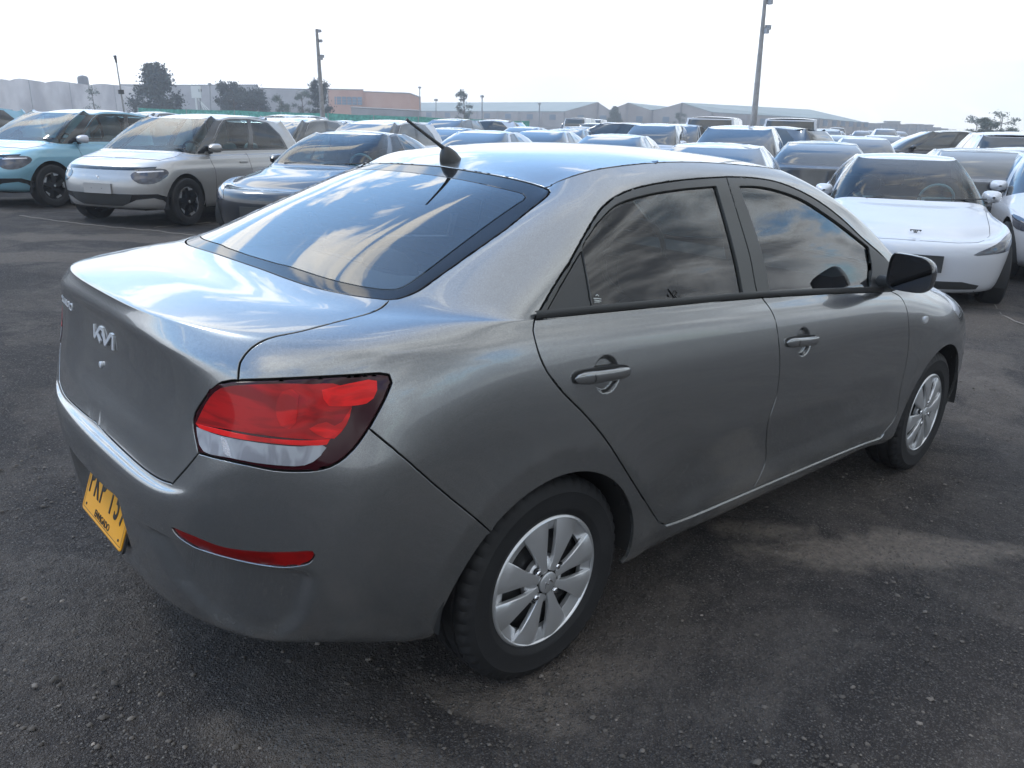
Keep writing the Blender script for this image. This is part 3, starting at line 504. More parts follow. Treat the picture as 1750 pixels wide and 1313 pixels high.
CV = {'c1':[(0,6.979),(0.046,6.967),(0.092,6.956),(0.138,6.945),(0.183,6.935),(0.229,6.926),(0.275,6.917),(0.321,6.909),(0.367,6.901),(0.413,6.894),(0.459,6.887),(0.504,6.881),(0.55,6.875),(0.596,6.869),(0.642,6.865),(0.688,6.86),(0.734,6.856),(0.779,6.853),(0.825,6.849),(0.871,6.847),(0.917,6.844),(0.963,6.842),(1.009,6.84),(1.055,6.839),(1.1,6.838),(1.146,6.837),(1.192,6.836),(1.238,6.836),(1.284,6.836),(1.33,6.836),(1.376,6.837),(1.421,6.837),(1.467,6.838),(1.513,6.839),(1.559,6.841),(1.605,6.842),(1.651,6.844),(1.696,6.845),(1.742,6.847),(1.788,6.849),(1.834,6.851),(1.88,6.853),(1.926,6.855),(1.972,6.857),(2.017,6.859),(2.063,6.862),(2.109,6.864),(2.155,6.825)],
'c2':[(2.155,6.825),(2.219,6.983),(2.287,7.094),(2.356,7.187),(2.426,7.272),(2.495,7.354),(2.564,7.436),(2.634,7.516)],
'c3':[(2.634,7.516),(2.56,7.663),(2.491,7.797),(2.434,7.926),(2.416,8.056),(2.455,8.177),(2.528,8.287),(2.611,8.401),(2.699,8.526),(2.797,8.662),(2.903,8.809),(3.021,8.954),(3.152,9.06),(3.285,9.144)],
'c4':[(3.285,9.144),(3.424,9.221),(3.561,9.294),(3.696,9.363),(3.827,9.427),(3.956,9.486),(4.081,9.539),(4.202,9.586),(4.322,9.628),(4.44,9.663),(4.559,9.693),(4.678,9.719),(4.799,9.74),(4.924,9.76),(5.052,9.775),(5.187,9.773),(5.323,9.69),(5.372,9.344)],
'c5':[(5.372,9.344),(5.321,9.053),(5.267,8.781),(5.207,8.53),(5.148,8.289),(5.092,8.051),(5.041,7.811)],
'c6':[(5.041,7.811),(4.982,7.564),(4.923,7.307),(4.857,7.05),(4.781,6.793),(4.693,6.567),(4.594,6.396),(4.487,6.306),(4.377,6.26),(4.265,6.257),(4.152,6.276),(4.039,6.32),(3.924,6.4),(3.807,6.525),(3.689,6.682),(3.566,6.847),(3.438,7),(3.306,7.134),(3.171,7.247),(3.035,7.337),(2.899,7.412),(2.765,7.473),(2.634,7.516)],
'c7':[(5.041,7.811),(5.147,7.605),(5.256,7.393),(5.367,7.168),(5.476,6.923),(5.579,6.659),(5.676,6.395),(5.767,6.15),(5.853,5.933),(5.934,5.743),(6.012,5.574),(6.086,5.422),(6.158,5.282),(6.227,5.15),(6.294,5.025),(6.358,4.904),(6.421,4.786),(6.483,4.671),(6.543,4.556),(6.602,4.441),(6.659,4.326),(6.715,4.211),(6.769,4.095),(6.824,3.98)],
'c8':[(6.824,3.98),(6.77,3.941),(6.727,3.854),(6.685,3.764),(6.644,3.671),(6.604,3.574),(6.565,3.475),(6.528,3.372),(6.491,3.266),(6.456,3.156),(6.422,3.042),(6.388,2.925),(6.356,2.803),(6.325,2.676),(6.295,2.544),(6.266,2.405),(6.238,2.258),(6.212,2.1),(6.186,1.926),(6.161,1.73),(6.135,1.51),(6.107,1.274),(6.078,1.056),(6.048,0.869)],
'c9':[(6.824,3.98),(6.858,4.081),(6.898,4.17),(6.945,4.245),(6.992,4.316),(7.04,4.383),(7.089,4.447),(7.138,4.505),(7.188,4.559),(7.238,4.61),(7.288,4.654),(7.338,4.693),(7.388,4.727),(7.437,4.755),(7.487,4.777),(7.536,4.794),(7.584,4.804),(7.632,4.809),(7.68,4.808),(7.726,4.801),(7.772,4.787),(7.817,4.769),(7.861,4.746),(7.904,4.715),(7.946,4.68),(7.987,4.64),(8.027,4.594),(8.066,4.543),(8.104,4.489),(8.14,4.428),(8.176,4.364),(8.21,4.296),(8.243,4.223),(8.275,4.147),(8.306,4.068),(8.335,3.984),(8.363,3.898),(8.39,3.809),(8.415,3.716),(8.439,3.621),(8.462,3.523),(8.483,3.422),(8.503,3.319),(8.522,3.213),(8.539,3.105),(8.554,2.993),(8.568,2.88),(8.581,2.763),(8.591,2.643),(8.601,2.52),(8.61,2.393),(8.616,2.26),(8.622,2.122),(8.627,1.978),(8.631,1.824),(8.633,1.663),(8.634,1.49),(8.631,1.303),(8.627,1.11)],
'c10':[(6.048,0.869),(6.012,0.676),(5.907,0.6),(5.758,0.6),(5.608,0.6),(5.459,0.6),(5.31,0.6),(5.16,0.6),(5.011,0.6),(4.862,0.6),(4.712,0.6),(4.563,0.6),(4.414,0.6),(4.264,0.6),(4.115,0.6),(3.967,0.6),(3.825,0.6),(3.682,0.6),(3.54,0.6),(3.398,0.6),(3.255,0.6),(3.113,0.6),(2.97,0.6),(2.828,0.6),(2.685,0.6),(2.543,0.6),(2.401,0.6),(2.258,0.6),(2.116,0.6),(1.98,0.6),(1.876,0.6),(1.772,0.6),(1.668,0.6),(1.564,0.6),(1.459,0.6),(1.355,0.6),(1.251,0.6),(1.147,0.6),(1.042,0.6),(0.938,0.6),(0.834,0.6),(0.73,0.6),(0.625,0.6),(0.521,0.6),(0.417,0.6),(0.313,0.6),(0.208,0.6),(0.104,0.6),(0,0.6)],
'c11':[(3.285,9.144),(3.273,9.507),(3.254,9.929),(3.271,10.317),(3.312,10.677),(3.388,11.037),(3.478,11.414),(3.565,11.675),(3.654,11.842),(3.741,11.974),(3.812,12.101),(3.865,12.228),(3.908,12.352),(3.942,12.475),(3.971,12.597),(3.998,12.718),(4.017,12.843),(4.017,12.979),(3.993,13.128),(3.928,13.294),(3.8,13.475),(3.628,13.656),(3.422,13.826),(3.226,13.969)],
'c12':[(3.226,13.969),(3.024,13.965),(2.864,13.958),(2.727,13.95),(2.601,13.943),(2.481,13.941),(2.365,13.941),(2.253,13.942),(2.142,13.943),(2.033,13.945),(1.923,13.948),(1.813,13.951),(1.704,13.956),(1.596,13.962),(1.49,13.969),(1.386,13.976),(1.284,13.982),(1.185,13.987),(1.089,13.993),(0.996,13.998),(0.906,14.003),(0.817,14.007),(0.731,14.011),(0.646,14.013),(0.563,14.015),(0.481,14.016),(0.4,14.016),(0.32,14.016),(0.24,14.016),(0.16,14.016),(0.081,14.016),(0,14.016)],
'c13':[(3.226,13.969),(3.397,14.015),(3.512,14.086),(3.596,14.165),(3.666,14.245),(3.698,14.33),(3.708,14.416),(3.718,14.499),(3.743,14.578),(3.776,14.655),(3.811,14.731),(3.849,14.805),(3.885,14.879),(3.921,14.953),(3.954,15.028),(3.986,15.103),(4.015,15.179),(4.042,15.255),(4.07,15.333),(4.099,15.412),(4.125,15.493),(4.146,15.578),(4.158,15.667),(4.163,15.761),(4.163,15.861),(4.16,15.969),(4.159,16.087),(4.164,16.215),(4.183,16.356),(4.214,16.508),(4.255,16.674),(4.298,16.855),(4.329,17.052),(4.283,17.284),(3.86,17.627),(3.154,17.911)],
'c14':[(3.154,17.911),(2.854,17.941),(2.65,17.935),(2.477,17.914),(2.321,17.88),(2.173,17.841),(2.029,17.805),(1.885,17.775),(1.742,17.755),(1.602,17.743),(1.466,17.737),(1.336,17.735),(1.212,17.736),(1.095,17.74),(0.984,17.745),(0.878,17.753),(0.777,17.762),(0.68,17.772),(0.585,17.783),(0.493,17.795),(0.402,17.807),(0.312,17.819),(0.224,17.832),(0.135,17.846),(0,17.861)],
'gut':[(3.154,17.911),(3.693,17.937),(4.232,17.962),(4.699,17.981),(5.011,17.986),(5.323,17.99),(5.634,17.995),(5.946,17.999),(6.116,18),(6.255,18),(6.395,18),(6.535,18),(6.675,18),(6.815,18),(6.955,18),(7.094,18),(7.234,18),(7.374,18),(7.514,18),(7.654,18),(7.794,18),(7.933,18),(8.073,18),(8.213,18),(8.353,18),(8.493,18),(8.633,18),(8.772,18),(8.912,18),(9.039,18),(9.144,18),(9.248,18),(9.353,18),(9.457,18),(9.562,18),(9.667,18),(9.771,18),(9.876,18),(9.981,18),(10.085,18),(10.19,18),(10.295,18),(10.399,18),(10.504,18),(10.609,18),(10.713,18),(10.818,18),(10.923,18),(11.027,18),(11.132,18),(11.236,18),(11.341,18),(11.446,18),(11.55,18),(11.655,18),(11.76,18),(11.864,18),(11.969,18),(12.247,18),(12.597,18),(12.948,18),(13.299,18),(13.649,18),(14,18)],
'ws':[(14,18),(14,17.908),(14,17.817),(14,17.725),(14,17.634),(14,17.542),(14,17.451),(14,17.359),(14,17.268),(14,17.176),(14,17.085),(14,16.993),(14,16.902),(14,16.81),(14,16.719),(14,16.627),(14,16.536),(14,16.444),(14,16.353),(14,16.261),(14,16.17),(14,16.078),(14,15.99),(14,15.92),(14,15.85),(14,15.78),(14,15.71),(14,15.64),(14,15.57),(14,15.5),(14,15.43),(14,15.36),(14,15.29),(14,15.22),(14,15.15),(14,15.08),(14,15.01),(14,14.94),(14,14.87),(14,14.8),(14,14.73),(14,14.66),(14,14.59),(14,14.52),(14,14.45),(14,14.38),(14,14.31),(14,14.24),(14,14.17),(14,14.1)],
'apb':[(14,14.1),(13.988,13.875),(13.975,13.65),(13.962,13.425),(13.95,13.2)],
'dlo':[(7.243,13.247),(7.195,13.797),(7.172,14.013),(7.154,14.162),(7.139,14.285),(7.126,14.393),(7.116,14.491),(7.108,14.584),(7.102,14.673),(7.098,14.758),(7.097,14.841),(7.095,14.923),(7.086,15.007),(7.07,15.093),(7.05,15.181),(7.029,15.27),(7.011,15.359),(6.998,15.448),(6.987,15.539),(6.979,15.631),(6.974,15.725),(6.972,15.823),(6.98,15.922),(7,16.021),(7.032,16.121),(7.078,16.219),(7.139,16.312),(7.211,16.399),(7.291,16.479),(7.376,16.553),(7.465,16.619),(7.556,16.677),(7.65,16.728),(7.746,16.771),(7.844,16.808),(7.942,16.839),(8.042,16.866),(8.141,16.89),(8.24,16.913),(8.34,16.933),(8.439,16.952),(8.539,16.968),(8.639,16.983),(8.739,16.996),(8.84,17.007),(8.939,17.018),(9.039,17.028),(9.138,17.037),(9.235,17.047),(9.331,17.057),(9.426,17.067),(9.519,17.076),(9.61,17.084),(9.699,17.093),(9.785,17.103),(9.869,17.113),(9.951,17.125),(10.032,17.137),(10.11,17.151)],
'dlo2':[(10.11,17.151),(10.187,17.153),(10.263,17.158),(10.338,17.163),(10.412,17.169),(10.485,17.172),(10.558,17.173),(10.629,17.17),(10.699,17.165),(10.769,17.159),(10.838,17.151),(10.906,17.141),(10.973,17.128),(11.039,17.111),(11.103,17.091),(11.165,17.065),(11.224,17.033),(11.28,16.996),(11.332,16.954),(11.381,16.909),(11.426,16.861),(11.469,16.81),(11.509,16.759),(11.547,16.706),(11.582,16.653),(11.615,16.598),(11.645,16.542),(11.672,16.484),(11.696,16.425),(11.718,16.365),(11.738,16.305),(11.757,16.244),(11.774,16.184),(11.79,16.122),(11.803,16.06),(11.815,15.998),(11.826,15.935),(11.836,15.871),(11.846,15.808),(11.855,15.745),(11.862,15.681),(11.869,15.616),(11.875,15.55),(11.881,15.485),(11.889,15.42),(11.899,15.358),(11.91,15.297),(11.925,15.238),(11.943,15.182),(11.964,15.129),(11.986,15.076),(12.01,15.024),(12.036,14.973),(12.061,14.92),(12.087,14.865),(12.112,14.808),(12.135,14.747),(12.155,14.679),(12.173,14.607),(12.193,14.532),(12.216,14.455)],
'dlo3':[(12.216,14.455),(12.13,14.31),(12.257,14.235),(12.423,14.176),(12.589,14.116),(12.754,14.057),(12.92,13.998),(13.085,13.938),(13.251,13.879),(13.417,13.819),(13.582,13.76),(13.748,13.701),(13.914,13.641),(14.079,13.582),(14.245,13.522),(14.411,13.463),(14.576,13.404),(14.742,13.344),(14.908,13.285),(15.073,13.225),(15.239,13.166),(15.404,13.107),(15.57,13.047),(15.736,12.988),(15.901,12.928),(16.067,12.869),(16.233,12.81),(16.398,12.75),(16.564,12.691),(16.73,12.631),(16.895,12.572),(17.061,12.513),(17.227,12.453),(17.386,12.397),(17.275,12.51),(17.163,12.623),(17.051,12.736),(16.939,12.848),(16.827,12.961),(16.716,13.074),(16.604,13.187),(16.492,13.299),(16.329,13.355),(16.145,13.386),(15.961,13.418),(15.777,13.449),(15.592,13.48),(15.408,13.511),(15.224,13.543),(15.039,13.574),(14.855,13.605),(14.671,13.636),(14.487,13.667),(14.302,13.699),(14.118,13.73),(13.934,13.761),(13.75,13.792),(13.565,13.824),(13.381,13.855),(13.197,13.886),(13.012,13.917),(12.828,13.948),(12.644,13.98),(12.46,14.011),(12.275,14.042),(12.091,14.073),(12.032,13.885),(12.079,13.425),(12.178,12.744),(12.17,12.275),(12.132,11.858),(12.085,11.443)],
'apd':[(13.95,13.2),(13.861,13.116),(13.772,13.033),(13.684,12.949),(13.595,12.865),(13.506,12.782),(13.417,12.698),(13.328,12.614),(13.24,12.531),(13.151,12.447),(13.062,12.363),(12.973,12.28),(12.884,12.196),(12.795,12.112),(12.707,12.029),(12.618,11.945),(12.529,11.861),(12.44,11.778),(12.351,11.694),(12.263,11.61),(12.174,11.527),(12.085,11.443)],
'blt':[(7.243,13.247),(7.336,13.313),(7.428,13.36),(7.517,13.393),(7.602,13.417),(7.684,13.435),(7.762,13.448),(7.836,13.458),(7.908,13.466),(7.977,13.473),(8.043,13.479),(8.106,13.484),(8.168,13.489),(8.228,13.493),(8.286,13.497),(8.343,13.5),(8.399,13.503),(8.453,13.506),(8.507,13.507),(8.559,13.508),(8.61,13.509),(8.661,13.509),(8.711,13.508),(8.761,13.507),(8.81,13.505),(8.858,13.503),(8.906,13.5),(8.953,13.496),(9,13.491),(9.047,13.485),(9.093,13.479),(9.139,13.471),(9.184,13.462),(9.229,13.452),(9.273,13.44),(9.318,13.428),(9.361,13.412),(9.405,13.396),(9.447,13.375),(9.49,13.353),(9.532,13.323),(9.574,13.293),(9.615,13.252),(9.656,13.211),(9.696,13.168),(9.737,13.125),(9.778,13.09),(9.818,13.058),(9.858,13.032),(9.898,13.01),(9.938,12.99),(9.977,12.974),(10.016,12.958)],
'blt2':[(10.016,12.958),(10.054,12.917),(10.093,12.877),(10.131,12.843),(10.168,12.812),(10.206,12.783),(10.244,12.757),(10.281,12.731),(10.318,12.708),(10.356,12.685),(10.393,12.662),(10.43,12.64),(10.467,12.618),(10.504,12.596),(10.541,12.575),(10.578,12.553),(10.615,12.531),(10.651,12.509),(10.688,12.487),(10.725,12.464),(10.762,12.441),(10.799,12.417),(10.836,12.393),(10.874,12.368),(10.911,12.342),(10.948,12.315),(10.986,12.289),(11.023,12.261),(11.061,12.233),(11.099,12.205),(11.137,12.175),(11.175,12.146),(11.213,12.116),(11.252,12.084),(11.291,12.053),(11.33,12.021),(11.37,11.988),(11.41,11.955),(11.45,11.922),(11.491,11.887),(11.532,11.853),(11.574,11.819),(11.616,11.784),(11.658,11.749),(11.702,11.715),(11.746,11.681),(11.791,11.647),(11.837,11.613),(11.884,11.58),(11.932,11.546),(11.982,11.512),(12.033,11.478),(12.085,11.443)],
'c20':[(7.243,13.247),(7.323,12.215),(7.354,11.489),(7.372,10.823),(7.391,10.271),(7.411,9.8),(7.436,9.397),(7.468,9.053),(7.506,8.75),(7.547,8.476),(7.589,8.224),(7.633,7.991),(7.679,7.776),(7.725,7.57),(7.771,7.362),(7.816,7.144),(7.86,6.9),(7.903,6.627),(7.945,6.351),(7.986,6.107),(8.027,5.897),(8.066,5.713),(8.104,5.544),(8.141,5.385),(8.178,5.231),(8.213,5.082),(8.248,4.936),(8.282,4.793),(8.316,4.653),(8.351,4.516),(8.385,4.382),(8.419,4.25),(8.452,4.12),(8.486,3.992),(8.519,3.866),(8.552,3.742),(8.585,3.619),(8.618,3.496),(8.651,3.375),(8.684,3.255),(8.717,3.135),(8.75,3.015),(8.782,2.896),(8.815,2.776),(8.848,2.657),(8.881,2.536),(8.916,2.417),(8.954,2.315),(8.995,2.228),(9.036,2.142)],
'c21':[(9.036,2.142),(9.08,2.113),(9.125,2.087),(9.169,2.07),(9.213,2.058),(9.257,2.048),(9.301,2.04),(9.344,2.033),(9.388,2.027),(9.431,2.022),(9.473,2.017),(9.516,2.013),(9.558,2.011),(9.6,2.011),(9.642,2.011),(9.683,2.011),(9.725,2.012),(9.766,2.012),(9.806,2.011),(9.847,2.009),(9.887,2.008),(9.928,2.006),(9.967,2.004),(10.007,2.002),(10.047,2),(10.086,1.998),(10.125,1.996),(10.164,1.994)],
'c22':[(10.016,12.958),(10.044,12.249),(10.069,11.677),(10.086,11.049),(10.103,10.498),(10.115,9.982),(10.125,9.494),(10.133,9.05),(10.141,8.648),(10.147,8.27),(10.154,7.895),(10.16,7.512),(10.166,7.113),(10.173,6.695),(10.18,6.304),(10.186,5.975),(10.191,5.7),(10.194,5.458),(10.194,5.237),(10.19,5.033),(10.18,4.845),(10.168,4.669),(10.156,4.498),(10.148,4.327),(10.149,4.156),(10.158,3.992),(10.172,3.835),(10.187,3.681),(10.2,3.527),(10.214,3.375),(10.229,3.226),(10.243,3.076),(10.252,2.921),(10.249,2.762),(10.231,2.617),(10.211,2.476),(10.193,2.324),(10.177,2.166),(10.164,1.994)],
'c23':[(10.164,1.994),(10.203,1.992),(10.243,1.991),(10.282,1.989),(10.321,1.988),(10.36,1.986),(10.399,1.985),(10.438,1.983),(10.476,1.982),(10.515,1.98),(10.553,1.979),(10.592,1.977),(10.63,1.976),(10.668,1.974),(10.706,1.972),(10.745,1.97),(10.783,1.968),(10.821,1.966),(10.859,1.963),(10.897,1.961),(10.935,1.958),(10.973,1.955),(11.011,1.952),(11.049,1.948),(11.087,1.945),(11.125,1.941),(11.163,1.937),(11.202,1.932),(11.24,1.927),(11.278,1.923),(11.317,1.917),(11.356,1.912),(11.395,1.907),(11.434,1.901),(11.474,1.895),(11.513,1.889),(11.553,1.883),(11.593,1.877),(11.634,1.871),(11.675,1.865),(11.716,1.859),(11.758,1.852),(11.8,1.846),(11.843,1.838),(11.886,1.83),(11.93,1.821),(11.974,1.813),(12.019,1.806),(12.065,1.799),(12.112,1.795),(12.159,1.794),(12.207,1.795),(12.256,1.798),(12.304,1.844),(12.331,2.015)],
'c24':[(12.331,2.015),(12.367,2.149),(12.405,2.266),(12.442,2.386),(12.47,2.524),(12.483,2.678),(12.483,2.836),(12.478,2.992),(12.469,3.147),(12.46,3.305),(12.451,3.463),(12.446,3.625),(12.443,3.788),(12.443,3.953),(12.444,4.12),(12.446,4.289),(12.447,4.463),(12.447,4.645),(12.446,4.84),(12.443,5.056),(12.439,5.305),(12.433,5.592),(12.423,5.911),(12.41,6.242),(12.393,6.576),(12.376,6.928),(12.362,7.318),(12.353,7.736),(12.348,8.153),(12.344,8.559),(12.335,8.968),(12.32,9.41),(12.301,9.883),(12.272,10.325),(12.23,10.657),(12.18,10.901),(12.131,11.139),(12.085,11.443)],
'c25':[(10.11,17.151),(10.082,16.966),(10.06,16.784),(10.044,16.607),(10.033,16.437),(10.025,16.274),(10.019,16.117),(10.013,15.966),(10.008,15.819),(10.005,15.676),(10.002,15.536),(10.001,15.399),(10.001,15.264),(10.001,15.132),(10.001,15.001),(10.001,14.871),(9.999,14.74),(9.996,14.605),(9.993,14.462),(9.991,14.304),(9.991,14.116),(9.996,13.851),(10.016,12.958)],
'gr1':[(7.227,15.203),(7.188,15.298),(7.161,15.39),(7.167,15.472),(7.172,15.557),(7.176,15.644),(7.19,15.73),(7.215,15.815),(7.245,15.899),(7.282,15.984),(7.325,16.068),(7.378,16.148),(7.444,16.222),(7.523,16.283),(7.614,16.332),(7.708,16.373),(7.803,16.41),(7.896,16.444),(7.99,16.474),(8.083,16.502),(8.176,16.527),(8.269,16.549),(8.363,16.568),(8.456,16.586),(8.549,16.602),(8.641,16.616),(8.733,16.63),(8.824,16.642),(8.915,16.655),(9.005,16.666),(9.095,16.676),(9.184,16.685),(9.273,16.693),(9.36,16.701),(9.445,16.708),(9.528,16.716),(9.61,16.725),(9.69,16.734),(9.768,16.744)],
'gr2':[(9.768,16.744),(9.766,16.573),(9.769,16.409),(9.772,16.25),(9.777,16.097),(9.782,15.949),(9.785,15.804),(9.789,15.664),(9.793,15.526),(9.797,15.391),(9.801,15.259),(9.805,15.128),(9.81,15),(9.814,14.872),(9.818,14.744),(9.821,14.613),(9.823,14.474),(9.825,14.321),(9.827,14.142),(9.827,13.897)],
'gr3':[(9.827,13.897),(9.789,13.899),(9.75,13.901),(9.711,13.903),(9.671,13.904),(9.631,13.906),(9.591,13.908),(9.55,13.909),(9.509,13.911),(9.468,13.912),(9.425,13.913),(9.383,13.915),(9.34,13.916),(9.296,13.917),(9.253,13.918),(9.208,13.919),(9.164,13.921),(9.119,13.922),(9.073,13.923),(9.027,13.923),(8.981,13.924),(8.934,13.925),(8.887,13.925),(8.839,13.925),(8.791,13.925),(8.742,13.925),(8.693,13.925),(8.643,13.924),(8.592,13.923),(8.54,13.922),(8.487,13.921),(8.434,13.92),(8.379,13.918),(8.323,13.916),(8.265,13.915),(8.206,13.913),(8.144,13.911),(8.081,13.91)],
'gr4':[(8.081,13.91),(8.029,14.145),(7.968,14.32),(7.897,14.469),(7.814,14.605),(7.721,14.733),(7.614,14.855),(7.494,14.974),(7.364,15.09),(7.227,15.203)],
'qt1':[(7.232,15.15),(7.378,15.029),(7.515,14.904),(7.639,14.775),(7.747,14.641),(7.84,14.498),(7.921,14.34),(7.99,14.157),(8.048,13.907)],
'qt2':[(8.048,13.907),(7.985,13.905),(7.92,13.903),(7.852,13.901),(7.78,13.9),(7.704,13.898),(7.624,13.897),(7.538,13.894),(7.448,13.891),(7.351,13.885)],
'qt3':[(7.351,13.885),(7.338,14.069),(7.327,14.21),(7.316,14.33),(7.305,14.437),(7.295,14.536),(7.285,14.631),(7.276,14.721),(7.268,14.808),(7.259,14.894),(7.251,14.979),(7.242,15.065),(7.232,15.15)],
'gf1':[(10.277,16.758),(10.342,16.762),(10.407,16.767),(10.472,16.772),(10.535,16.776),(10.598,16.776),(10.659,16.771),(10.719,16.762),(10.778,16.75),(10.835,16.734),(10.89,16.714),(10.943,16.691),(10.994,16.664),(11.043,16.636),(11.091,16.606),(11.137,16.575),(11.181,16.542),(11.224,16.507),(11.265,16.47),(11.303,16.431),(11.339,16.389),(11.372,16.343),(11.402,16.294),(11.428,16.241),(11.451,16.186),(11.473,16.13),(11.493,16.073),(11.513,16.017),(11.533,15.962),(11.553,15.909),(11.573,15.856),(11.592,15.803),(11.611,15.75),(11.629,15.697),(11.647,15.644),(11.665,15.591),(11.683,15.538),(11.701,15.485),(11.718,15.431),(11.736,15.378),(11.754,15.325),(11.772,15.272),(11.791,15.22),(11.812,15.169),(11.833,15.118),(11.855,15.067),(11.877,15.017)],
'gf2':[(11.877,15.017),(11.881,14.942),(11.827,14.82),(11.762,14.696),(11.704,14.57),(11.793,14.505),(11.96,14.475),(12.127,14.445),(12.293,14.415),(12.46,14.385),(12.627,14.356),(12.794,14.326),(12.96,14.296),(13.127,14.266),(13.294,14.236),(13.461,14.207),(13.628,14.177),(13.794,14.147),(13.961,14.117),(14.128,14.087),(14.295,14.057),(14.461,14.028),(14.628,13.998),(14.795,13.968),(14.962,13.938),(15.129,13.908),(15.295,13.879),(15.462,13.849),(15.629,13.819),(15.796,13.789),(15.962,13.759),(16.129,13.73),(16.296,13.7),(16.463,13.67),(16.63,13.64),(16.796,13.61),(16.963,13.581),(17.13,13.551),(17.297,13.521),(17.463,13.491),(17.63,13.461),(17.595,13.465),(17.428,13.49),(17.262,13.516),(17.096,13.541),(16.929,13.566),(16.763,13.592),(16.597,13.617),(16.431,13.642),(16.264,13.668),(16.098,13.693),(15.932,13.718),(15.765,13.743),(15.599,13.769),(15.433,13.794),(15.266,13.819),(15.1,13.845),(14.934,13.87),(14.767,13.895),(14.601,13.921),(14.435,13.946),(14.268,13.971),(14.102,13.997),(13.936,14.022),(13.769,14.047),(13.603,14.073),(13.437,14.098),(13.27,14.123),(13.104,14.149),(12.938,14.174),(12.771,14.199),(12.605,14.225),(12.439,14.25),(12.272,14.275),(12.106,14.301),(11.94,14.326),(11.773,14.351),(11.629,14.345),(11.593,14.18),(11.569,13.969),(11.574,13.634),(11.646,12.943),(11.665,12.372)],
'gf3':[(11.665,12.372),(11.621,12.408),(11.577,12.443),(11.532,12.479),(11.49,12.514),(11.447,12.55),(11.405,12.585),(11.364,12.621),(11.322,12.657),(11.281,12.693),(11.241,12.731),(11.2,12.768),(11.16,12.807),(11.12,12.849),(11.08,12.891),(11.04,12.939),(10.999,12.991),(10.959,13.044),(10.918,13.112),(10.877,13.18),(10.836,13.244),(10.797,13.305),(10.758,13.364),(10.721,13.407),(10.683,13.449),(10.647,13.483),(10.611,13.515),(10.576,13.543),(10.54,13.568),(10.505,13.592),(10.47,13.613),(10.435,13.634),(10.4,13.653),(10.365,13.671),(10.33,13.688),(10.295,13.704),(10.26,13.72),(10.225,13.735),(10.189,13.75),(10.154,13.764)],
'gf4':[(10.154,13.764),(10.155,14.076),(10.158,14.273),(10.161,14.436),(10.165,14.582),(10.168,14.719),(10.172,14.851),(10.176,14.981),(10.179,15.111),(10.183,15.243),(10.188,15.377),(10.194,15.513),(10.201,15.652),(10.209,15.794),(10.217,15.94),(10.226,16.09),(10.234,16.245),(10.245,16.407),(10.258,16.578),(10.277,16.758)],
'fi1':[(0,14.196),(0.694,14.209),(0.779,14.218),(0.866,14.222),(0.956,14.222),(1.048,14.22),(1.143,14.217),(1.241,14.213),(1.342,14.209),(1.445,14.206),(1.55,14.201),(1.657,14.197),(1.766,14.192),(1.875,14.189),(1.985,14.187),(2.095,14.186),(2.206,14.186),(2.318,14.187),(2.432,14.19),(2.551,14.196),(2.675,14.206),(2.804,14.223),(2.934,14.255),(3.01,14.321),(3.032,14.403),(3.042,14.485),(3.051,14.565),(3.061,14.644),(3.07,14.722),(3.079,14.8),(3.086,14.877),(3.092,14.955),(3.095,15.033),(3.097,15.111),(3.096,15.191),(3.094,15.271),(3.091,15.353),(3.085,15.437),(3.078,15.524),(3.069,15.613),(3.06,15.706),(3.05,15.804),(3.04,15.907),(3.031,16.02),(3.025,16.143),(3.019,16.281),(3.013,16.436),(3.005,16.611),(3.019,16.804),(2.946,17),(2.772,17.115),(2.598,17.114),(2.442,17.077),(2.294,17.045),(2.151,17.015),(2.009,16.99),(1.867,16.972),(1.726,16.961),(1.589,16.959),(1.455,16.96),(1.327,16.967),(1.206,16.975),(1.089,16.984),(0.981,16.994),(0.878,17.002),(0.779,17.01),(0.684,17.018),(0.592,17.025),(0.501,17.031),(0.414,17.037),(0.327,17.042),(0.241,17.046),(0.156,17.05),(0.071,17.051),(0,17.018)],
'rf':[(2.182,4.203),(2.221,4.101),(2.273,4.029),(2.333,3.986),(2.395,3.954),(2.459,3.928),(2.523,3.906),(2.588,3.885),(2.654,3.865),(2.721,3.847),(2.789,3.831),(2.857,3.816),(2.926,3.804),(2.997,3.796),(3.068,3.792),(3.14,3.791),(3.214,3.792),(3.287,3.796),(3.362,3.801),(3.436,3.809),(3.512,3.818),(3.588,3.83),(3.664,3.843),(3.74,3.858),(3.817,3.874),(3.893,3.892),(3.969,3.911),(4.046,3.933),(4.121,3.957),(4.197,3.985),(4.269,4.024),(4.325,4.09),(4.362,4.17),(4.341,4.238),(4.266,4.236),(4.189,4.222),(4.113,4.206),(4.037,4.197),(3.961,4.187),(3.884,4.177),(3.808,4.166),(3.731,4.155),(3.655,4.146),(3.579,4.138),(3.503,4.13),(3.427,4.123),(3.352,4.115),(3.277,4.108),(3.203,4.102),(3.129,4.098),(3.056,4.097),(2.984,4.1),(2.914,4.108),(2.844,4.121),(2.775,4.136),(2.707,4.152),(2.639,4.166),(2.572,4.176),(2.505,4.184),(2.439,4.192),(2.374,4.198),(2.309,4.202),(2.245,4.204),(2.182,4.203)],
